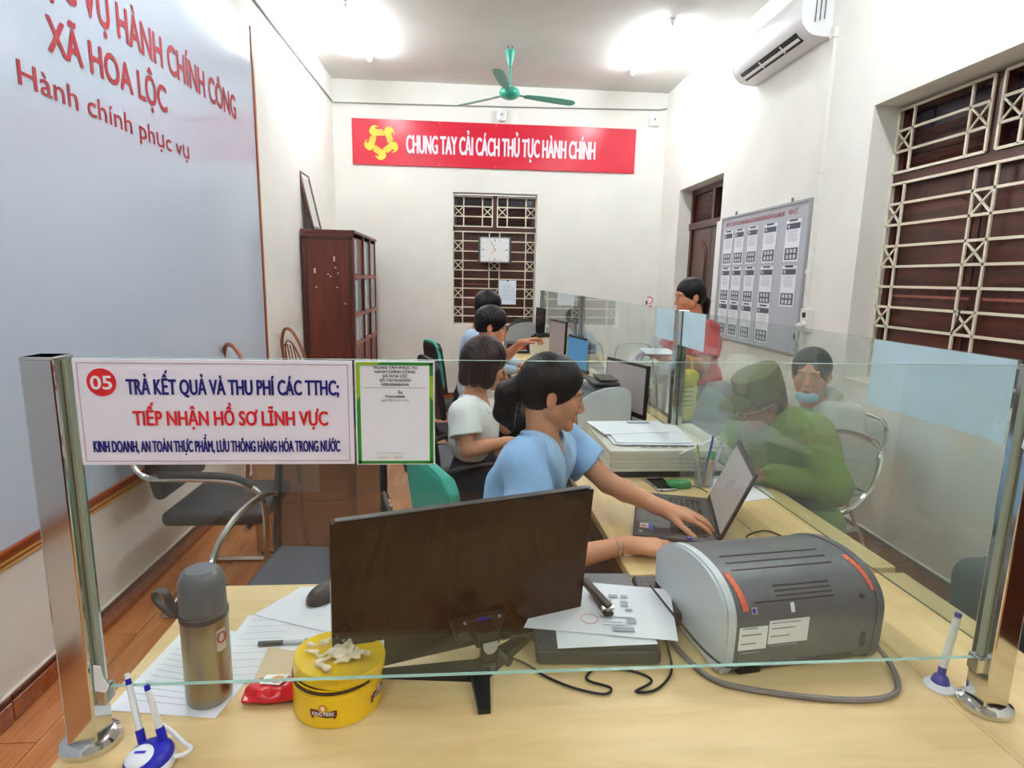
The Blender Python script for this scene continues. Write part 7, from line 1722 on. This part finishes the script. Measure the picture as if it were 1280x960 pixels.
# ---------------------------------------------------------------- customer in light blue leaning at the far end
J = dict(pelvis=(1.40, 6.42, 0.53), head=(1.17, 6.34, 1.09), face=unit((-0.85, -0.25, -0.45)), shr=(1.29, 6.55, 0.92), shl=(1.26, 6.22, 0.92), elr=(1.14, 6.60, 0.82), wrr=(1.02, 6.45, 0.80), ell=(1.12, 6.14, 0.82), wrl=(1.03, 6.25, 0.80))
J.update(sit(J['pelvis'], (-1.0, 0.0), 0.0, thigh=0.22)); J.update(knl=np.array((1.26, 6.22, 0.5)), knr=np.array((1.26, 6.60, 0.5)), anl=np.array((1.28, 6.2, 0.08)), anr=np.array((1.28, 6.62, 0.08)), toel=np.array((1.2, 6.12, 0.035)), toer=np.array((1.2, 6.70, 0.035)))
p = person('dark haired customer in a light blue shirt leaning on the far end of the counter', J, M_skin3, 0.009, 1.0)
face_parts(p['t'], p['o'], p['hc'], p['B'], 1.0); P5 = p['P']; B5 = p['B']
def f(S):
    man_hair(S, p['hc'], P5, B5)
hair_mesh(p, f, M_hair, vox=0.006)
add_shirt(p, shirt_sdf(p, 0.6, 0.014, long=True, seed=2), mat('shirt_skyblue', (120, 168, 206), 0.8), 0.06); trousers(p, mat('trousers_grey', (70, 76, 84), 0.8))

# ---------------------------------------------------------------- standing woman in red
red_m = mat('red_knit', (190, 30, 48), 0.8, bump=0.1, bscale=120, sheen=0.2)
J = dict(pelvis=(1.62, 4.00, 0.86), head=(1.515, 3.98, 1.415), face=unit((-0.93, -0.12, -0.12)), shr=(1.555, 4.15, 1.20), shl=(1.60, 3.82, 1.20), elr=(1.43, 4.19, 0.98), wrr=(1.29, 4.02, 1.02), ell=(1.55, 3.74, 0.98), wrl=(1.40, 3.72, 1.02),
         hipl=(1.62, 3.91, 0.80), hipr=(1.62, 4.09, 0.80), knl=(1.60, 3.90, 0.45), knr=(1.60, 4.10, 0.45), anl=(1.63, 3.90, 0.08), anr=(1.63, 4.10, 0.08), toel=(1.48, 3.89, 0.035), toer=(1.48, 4.10, 0.035))
p = person('standing woman in red with black hair tied back, holding papers beyond the glass', J, M_skin2, 0.0055, 1.0, build=1.0,
           hands=dict(l=dict(f=(-0.09, 0.04, 0.0), b=(0, -0.2, 1), k_curl=(0.5, 0.5, 0.5, 0.5)), r=dict(f=(-0.09, -0.05, 0.0), b=(0, 0, 1), k_curl=(0.5, 0.5, 0.5, 0.5))))
face_parts(p['t'], p['o'], p['hc'], p['B'], 1.0); P6 = p['P']; B6 = p['B']
def f(S):
    hair_cap(S, p['hc'], B6, 1.0, thick=0.009, back=False); sweep(S, P6, B6)
    S.cone(P6(0, -0.09, -0.01), P6(0, -0.12, -0.05), 0.022, 0.028, 0.015); S.cone(P6(0, -0.12, -0.05), P6(0, -0.115, -0.13), 0.030, 0.016, 0.02)
hair_mesh(p, f, M_hair, vox=0.0045)
MB().sph(Vector(P6(0, -0.115, -0.012)-p['o']), 0.018, seg=10).build('hair_tie', mat('hair_tie_brown', (96, 60, 50), 0.6), p['t'], True)
add_shirt(p, shirt_sdf(p, 0.75, 0.018, flare=0.02, loose=0.015, seed=6), red_m, 0.060, hem_z=0.74, name='red_top')
trousers(p, mat('trousers_greyblue', (84, 96, 104), 0.8))
for k, (x, y, z_, lab) in enumerate(((1.27, 3.86, 1.045, 'white papers held by the standing woman in red'),)):
    paper([(x-0.10, y-0.10, z_), (x+0.10, y-0.12, z_), (x+0.12, y+0.12, z_+0.01), (x-0.08, y+0.14, z_+0.01)], lab, 0.0, 80, group='papers held by the woman in red', th=0.003)
S = SDF((-0.12, -0.09, -0.25), (0.12, 0.09, 0.26), 0.005); S.box((0, 0, -0.04), (0.085, 0.035, 0.165), None, 0.03, 0.01)
S.field(lambda X, Y, Z: 0.005*np.sin(Z*70+X*30)*np.cos(X*50+Y*20))
yb_ = S.mesh('yellow_bag', mat('bag_yellow', (226, 220, 30), 0.35, bump=0.2, bscale=90)); yb_.location = (1.38, 3.60, 0.845); yb_.rotation_euler = (0, 0, 0.25); tag(yb_, 'bright yellow plastic bag hanging from the arm of the woman in red', 'bag')
MB().tube(catmull([(-0.05, 0, 0.12), (-0.02, 0, 0.20), (0.03, 0.01, 0.20), (0.05, 0, 0.12)], 5), 0.008, 6, flat=0.5).build('handle', mat('bag_yellow', (226, 220, 30), 0.35), yb_)
for k in range(5): MB().box((-0.01, -0.0405, 0.02-k*0.03), (0.09, 0.002, 0.010)).build('print', mat('bag_print', (120, 130, 30), 0.5), yb_)

# ---------------------------------------------------------------- man in green bending to write
green_m = mat('uniform_green', (108, 132, 52), 0.85, noise=0.12, nscale=9, bump=0.1, bscale=200)
J = dict(pelvis=(1.37, 2.22, 0.56), head=(1.165, 2.235, 1.045), face=unit((-0.93, -0.10, -0.40)), up=(0, 0, 1), shl=(1.29, 2.05, 0.965), shr=(1.25, 2.42, 0.965),
         ell=(1.315, 1.925, 0.80), wrl=(1.150, 2.080, 0.795), elr=(1.20, 2.50, 0.80), wrr=(1.06, 2.30, 0.790))
J.update(sit(J['pelvis'], (-0.98, -0.05), 0.0, thigh=0.30))
J.update(hipl=np.array((1.36, 2.12, 0.53)), hipr=np.array((1.36, 2.32, 0.53)), anl=np.array((1.30, 1.86, 0.08)), anr=np.array((1.30, 2.58, 0.08)), toel=np.array((1.25, 1.74, 0.035)), toer=np.array((1.25, 2.70, 0.035)), knl=np.array((1.30, 1.84, 0.52)), knr=np.array((1.29, 2.58, 0.52)))
p = person('man in green uniform and cap bending down to write at the counter', J, M_skin3, 0.005, 1.0, build=1.05,
           hands=dict(l=dict(f=(-0.10, 0.02, -0.02), b=(0, -0.2, 1), k_curl=(0.4, 0.45, 0.5, 0.55)), r=dict(f=(-0.08, -0.06, -0.01), b=(0.1, 0, 1), k_curl=(0.6, 0.65, 0.7, 0.7))))
face_parts(p['t'], p['o'], p['hc'], p['B'], 1.0, lip=mat('lip_brown', (150, 84, 72), 0.5)); P7 = p['P']; B7 = p['B']
def f(S):
    hair_cap(S, p['hc'], B7, 1.0, thick=0.007); carve_face(S, p['hc'], B7, 1.0, fz=0.068, fy=-0.01, wide=0.082); S.box(P7(0, 0.0, -0.105), np.array((0.12, 0.13, 0.05)), B7, 0.01, 0.01, 'sub'); S.ell(P7(0.0, 0.01, -0.03), np.array((0.12, 0.030, 0.045)), B7, 0.01, 'sub')
hair_mesh(p, f, mat('grey_black_hair', (60, 56, 54), 0.7), vox=0.0045)
cap_m = mat('cap_green', (96, 100, 54), 0.85, bump=0.15, bscale=200)
S = SDF(p['hc']-0.3, p['hc']+0.3, 0.004)
S.cone(P7(0, -0.014, 0.040), P7(0, -0.018, 0.105), 0.098, 0.094, 0.0)
S.cut(P7(0, -0.01, 0.028), B7@np.array((0, -0.12, -1.0))); S.cut(P7(0, -0.02, 0.128), B7@np.array((0, 0.10, 1.0)))
capo = S.mesh('cap', cap_m, p['t'], p['o'], relax=2)
S = SDF(p['hc']-0.3, p['hc']+0.3, 0.003)
S.ell(P7(0, 0.085, 0.028), np.array((0.076, 0.075, 0.040)), B7, 0.0); I2 = S.clone(); S.ell(P7(0, 0.080, 0.020), np.array((0.078, 0.080, 0.040)), B7, 0.0, 'sub'); S.cut(P7(0, 0.055, 0), B7@np.array((0, -1, 0)))
S.mesh('visor', cap_m, capo, p['o'])
for k in range(7):
    a = -1.2-0.22*k; v_ = P7(0.100*math.cos(a+PI), -0.014+0.098*math.sin(a+PI)*(-1), 0.075) if False else P7(0.098*math.cos(a), -0.014+0.098*math.sin(a), 0.078)
    for dz in (0, 0.018): MB().sph(Vector(v_+B7@np.array((0, 0, dz))-p['o']), 0.0035, seg=8).build('eyelet', M_silver, capo)
add_shirt(p, shirt_sdf(p, 1, 0.018, long=True, loose=0.01, seed=11, wr_amp=0.004), green_m, 0.060, name='uniform_jacket')
trousers(p, mat('trousers_green', (84, 98, 44), 0.85))
for sx in (-1, 1):
    MB().tube([Vector(P7(sx*(0.032+0.021*math.cos(a)), 0.104-0.004*math.cos(a), -0.004+0.015*math.sin(a))-p['o']) for a in [2*PI*i/16 for i in range(16)]], 0.0014, 6, closed=True).build('glasses_rim', M_silver, p['t'], True)
    MB().tube([Vector(P7(sx*0.052, 0.098, 0.002)-p['o']), Vector(P7(sx*0.080, 0.05, 0.004)-p['o']), Vector(P7(sx*0.083, -0.005, 0.004)-p['o'])], 0.0016, 5).build('glasses_temple', M_silver, p['t'])
tag(MB().cyl((0, 0, 0), (0.03, 0.01, 0.12), 0.004, seg=8).build('pen', M_blue, None, True), 'blue pen in the writing hand of the man in green', 'pen').location = (1.00, 2.235, 0.758)
st_ = thing('stool', 'low stool under the man in green', 'stool', (1.38, 2.22, 0)); MB().cyl((0, 0, 0.38), (0, 0, 0.42), 0.15, seg=24).build('seat', M_chrome_r, st_, True)
for a in (0.4, 2.0, 3.5, 5.1): MB().cyl((0.1*math.cos(a), 0.1*math.sin(a), 0.38), (0.13*math.cos(a), 0.13*math.sin(a), 0.0), 0.012, seg=8).build('leg', M_chrome_r, st_, True)

# ---------------------------------------------------------------- seated woman with the mask at her chin
gj = mat('jacket_pale_grey', (186, 188, 178), 0.85, noise=0.03, nscale=10)
J = dict(pelvis=(1.93, 2.98, 0.54), head=(1.775, 2.90, 1.055), face=unit((-0.62, -0.76, -0.05)), shl=(1.93, 2.78, 0.86), shr=(1.74, 3.08, 0.86), ell=(1.93, 2.70, 0.62), wrl=(1.72, 2.68, 0.56), elr=(1.66, 3.10, 0.62), wrr=(1.56, 2.92, 0.58))
J.update(sit(J['pelvis'], (-0.95, -0.28), 0.0, thigh=0.40))
p = person('seated woman in a pale grey jacket with a blue mask under her chin', J, M_skin2, 0.005, 1.08, build=1.0, hands=dict(l=dict(f=(-0.09, 0.0, -0.02), b=(0, 0, 1), k_curl=(0.4, 0.4, 0.4, 0.4)), r=dict(f=(-0.06, -0.06, -0.02), b=(0, 0, 1), k_curl=(0.4, 0.4, 0.4, 0.4))))
face_parts(p['t'], p['o'], p['hc'], p['B'], 1.08); P8 = p['P']; B8 = p['B']
def f(S):
    hair_cap(S, p['hc'], B8, 1.08, thick=0.012, back=False); sweep(S, P8, B8)
    S.cone(P8(0.0, 0.09, 0.108), P8(0, 0.098, 0.045), 0.002, 0.034, 0.012, 'sub')
    S.cone(P8(-0.02, -0.10, 0.0), P8(-0.05, -0.13, -0.03), 0.030, 0.030, 0.02)
hair_mesh(p, f, M_hair, vox=0.004)
S = shirt_sdf(p, 1, 0.020, long=True, loose=0.01, seed=13, wr_amp=0.005); ch, pel = p['ch'], p['pel']; up = unit(ch-pel); fw = unit(np.cross(up, p['la'])); fw = fw if np.dot(fw, p['B'][:, 1]) > 0 else -fw
G = shirt_sdf(p, 0.3, 0.006, wr_amp=0.001); add_shirt(p, G, mat('top_teal_green', (40, 164, 128), 0.8), 0.055, name='green_top')
S.cone(ch+up*0.06+fw*0.10, pel+up*0.1+fw*0.16, 0.045, 0.030, 0.01, 'sub'); add_shirt(p, S, gj, 0.070, name='jacket')
K = SDF(p['lo'], p['hi'], p['vox']); 
for a_, b__ in (((-0.09, 0.0), (0.09, 0.0)),): K.cone(ch+up*0.075-fw*0.075+p['la']*0.075, ch+up*0.075-fw*0.075-p['la']*0.075, 0.036, None, 0.01); K.cone(ch+up*0.07-fw*0.06+p['la']*0.085, ch+up*0.03+fw*0.05+p['la']*0.08, 0.030, 0.02, 0.02); K.cone(ch+up*0.07-fw*0.06-p['la']*0.085, ch+up*0.03+fw*0.05-p['la']*0.08, 0.030, 0.02, 0.02)
wrinkle(K, 0.003, 50, 3); K.mesh('hood', gj, p['t'], p['o'])
S = SDF(p['hc']-0.25, p['hc']+0.25, 0.0035); S.ell(P8(0, 0.052, -0.098), np.array((0.052, 0.052, 0.034))*1.08, B8, 0.004); S.ell(P8(0, 0.02, -0.055), np.array((0.10, 0.062, 0.036)), B8, 0.008, 'sub')
S.mesh('face_mask', mat('mask_blue', (150, 200, 230), 0.7), p['t'], p['o'])
MB().tube([Vector(P8(0.045, 0.06, -0.085)-p['o']), Vector(P8(0.072, 0.03, -0.05)-p['o']), Vector(P8(0.082, -0.01, -0.01)-p['o'])], 0.0016, 5).build('mask_loop', M_white, p['t'])
trousers(p, mat('trousers_beige', (176, 168, 150), 0.85))

# ---------------------------------------------------------------- person at the right edge, only the knees in view
J = dict(pelvis=(2.02, 1.66, 0.55), head=(2.04, 1.62, 1.20), face=unit((-1, 0.1, -0.1)), shl=(2.06, 1.44, 0.99), shr=(2.06, 1.80, 0.99), ell=(2.14, 1.38, 0.76), wrl=(2.08, 1.44, 0.70), elr=(2.14, 1.88, 0.76), wrr=(2.10, 1.84, 0.70))
J.update(sit(J['pelvis'], (-1.0, 0.35), -0.02, thigh=0.26)); J['hipl'] = np.array((1.99, 1.57, 0.53)); J['hipr'] = np.array((1.99, 1.76, 0.53))
J.update(hipl=(1.99, 1.56, 0.53), hipr=(1.98, 1.76, 0.53), knl=(1.70, 1.55, 0.53), knr=(1.72, 1.72, 0.54), anl=(1.74, 1.55, 0.08), anr=(1.76, 1.74, 0.08), toel=(1.62, 1.55, 0.035), toer=(1.64, 1.75, 0.035))
p = person('seated person in dark grey trousers at the right edge, only a knee in view', J, M_skin2, 0.008, 1.0)
face_parts(p['t'], p['o'], p['hc'], p['B'], 1.0); P9 = p['P']
def f(S): hair_cap(S, p['hc'], p['B'], 1.0, thick=0.014); carve_face(S, p['hc'], p['B'], 1.0, fz=0.06, fy=0.0, wide=0.08)
hair_mesh(p, f, M_hair, vox=0.006)
add_shirt(p, shirt_sdf(p, 0.6, 0.016, seed=2), mat('shirt_navy', (34, 40, 66), 0.8), 0.06); trousers(p, mat('trousers_darkgrey', (58, 68, 72), 0.8))
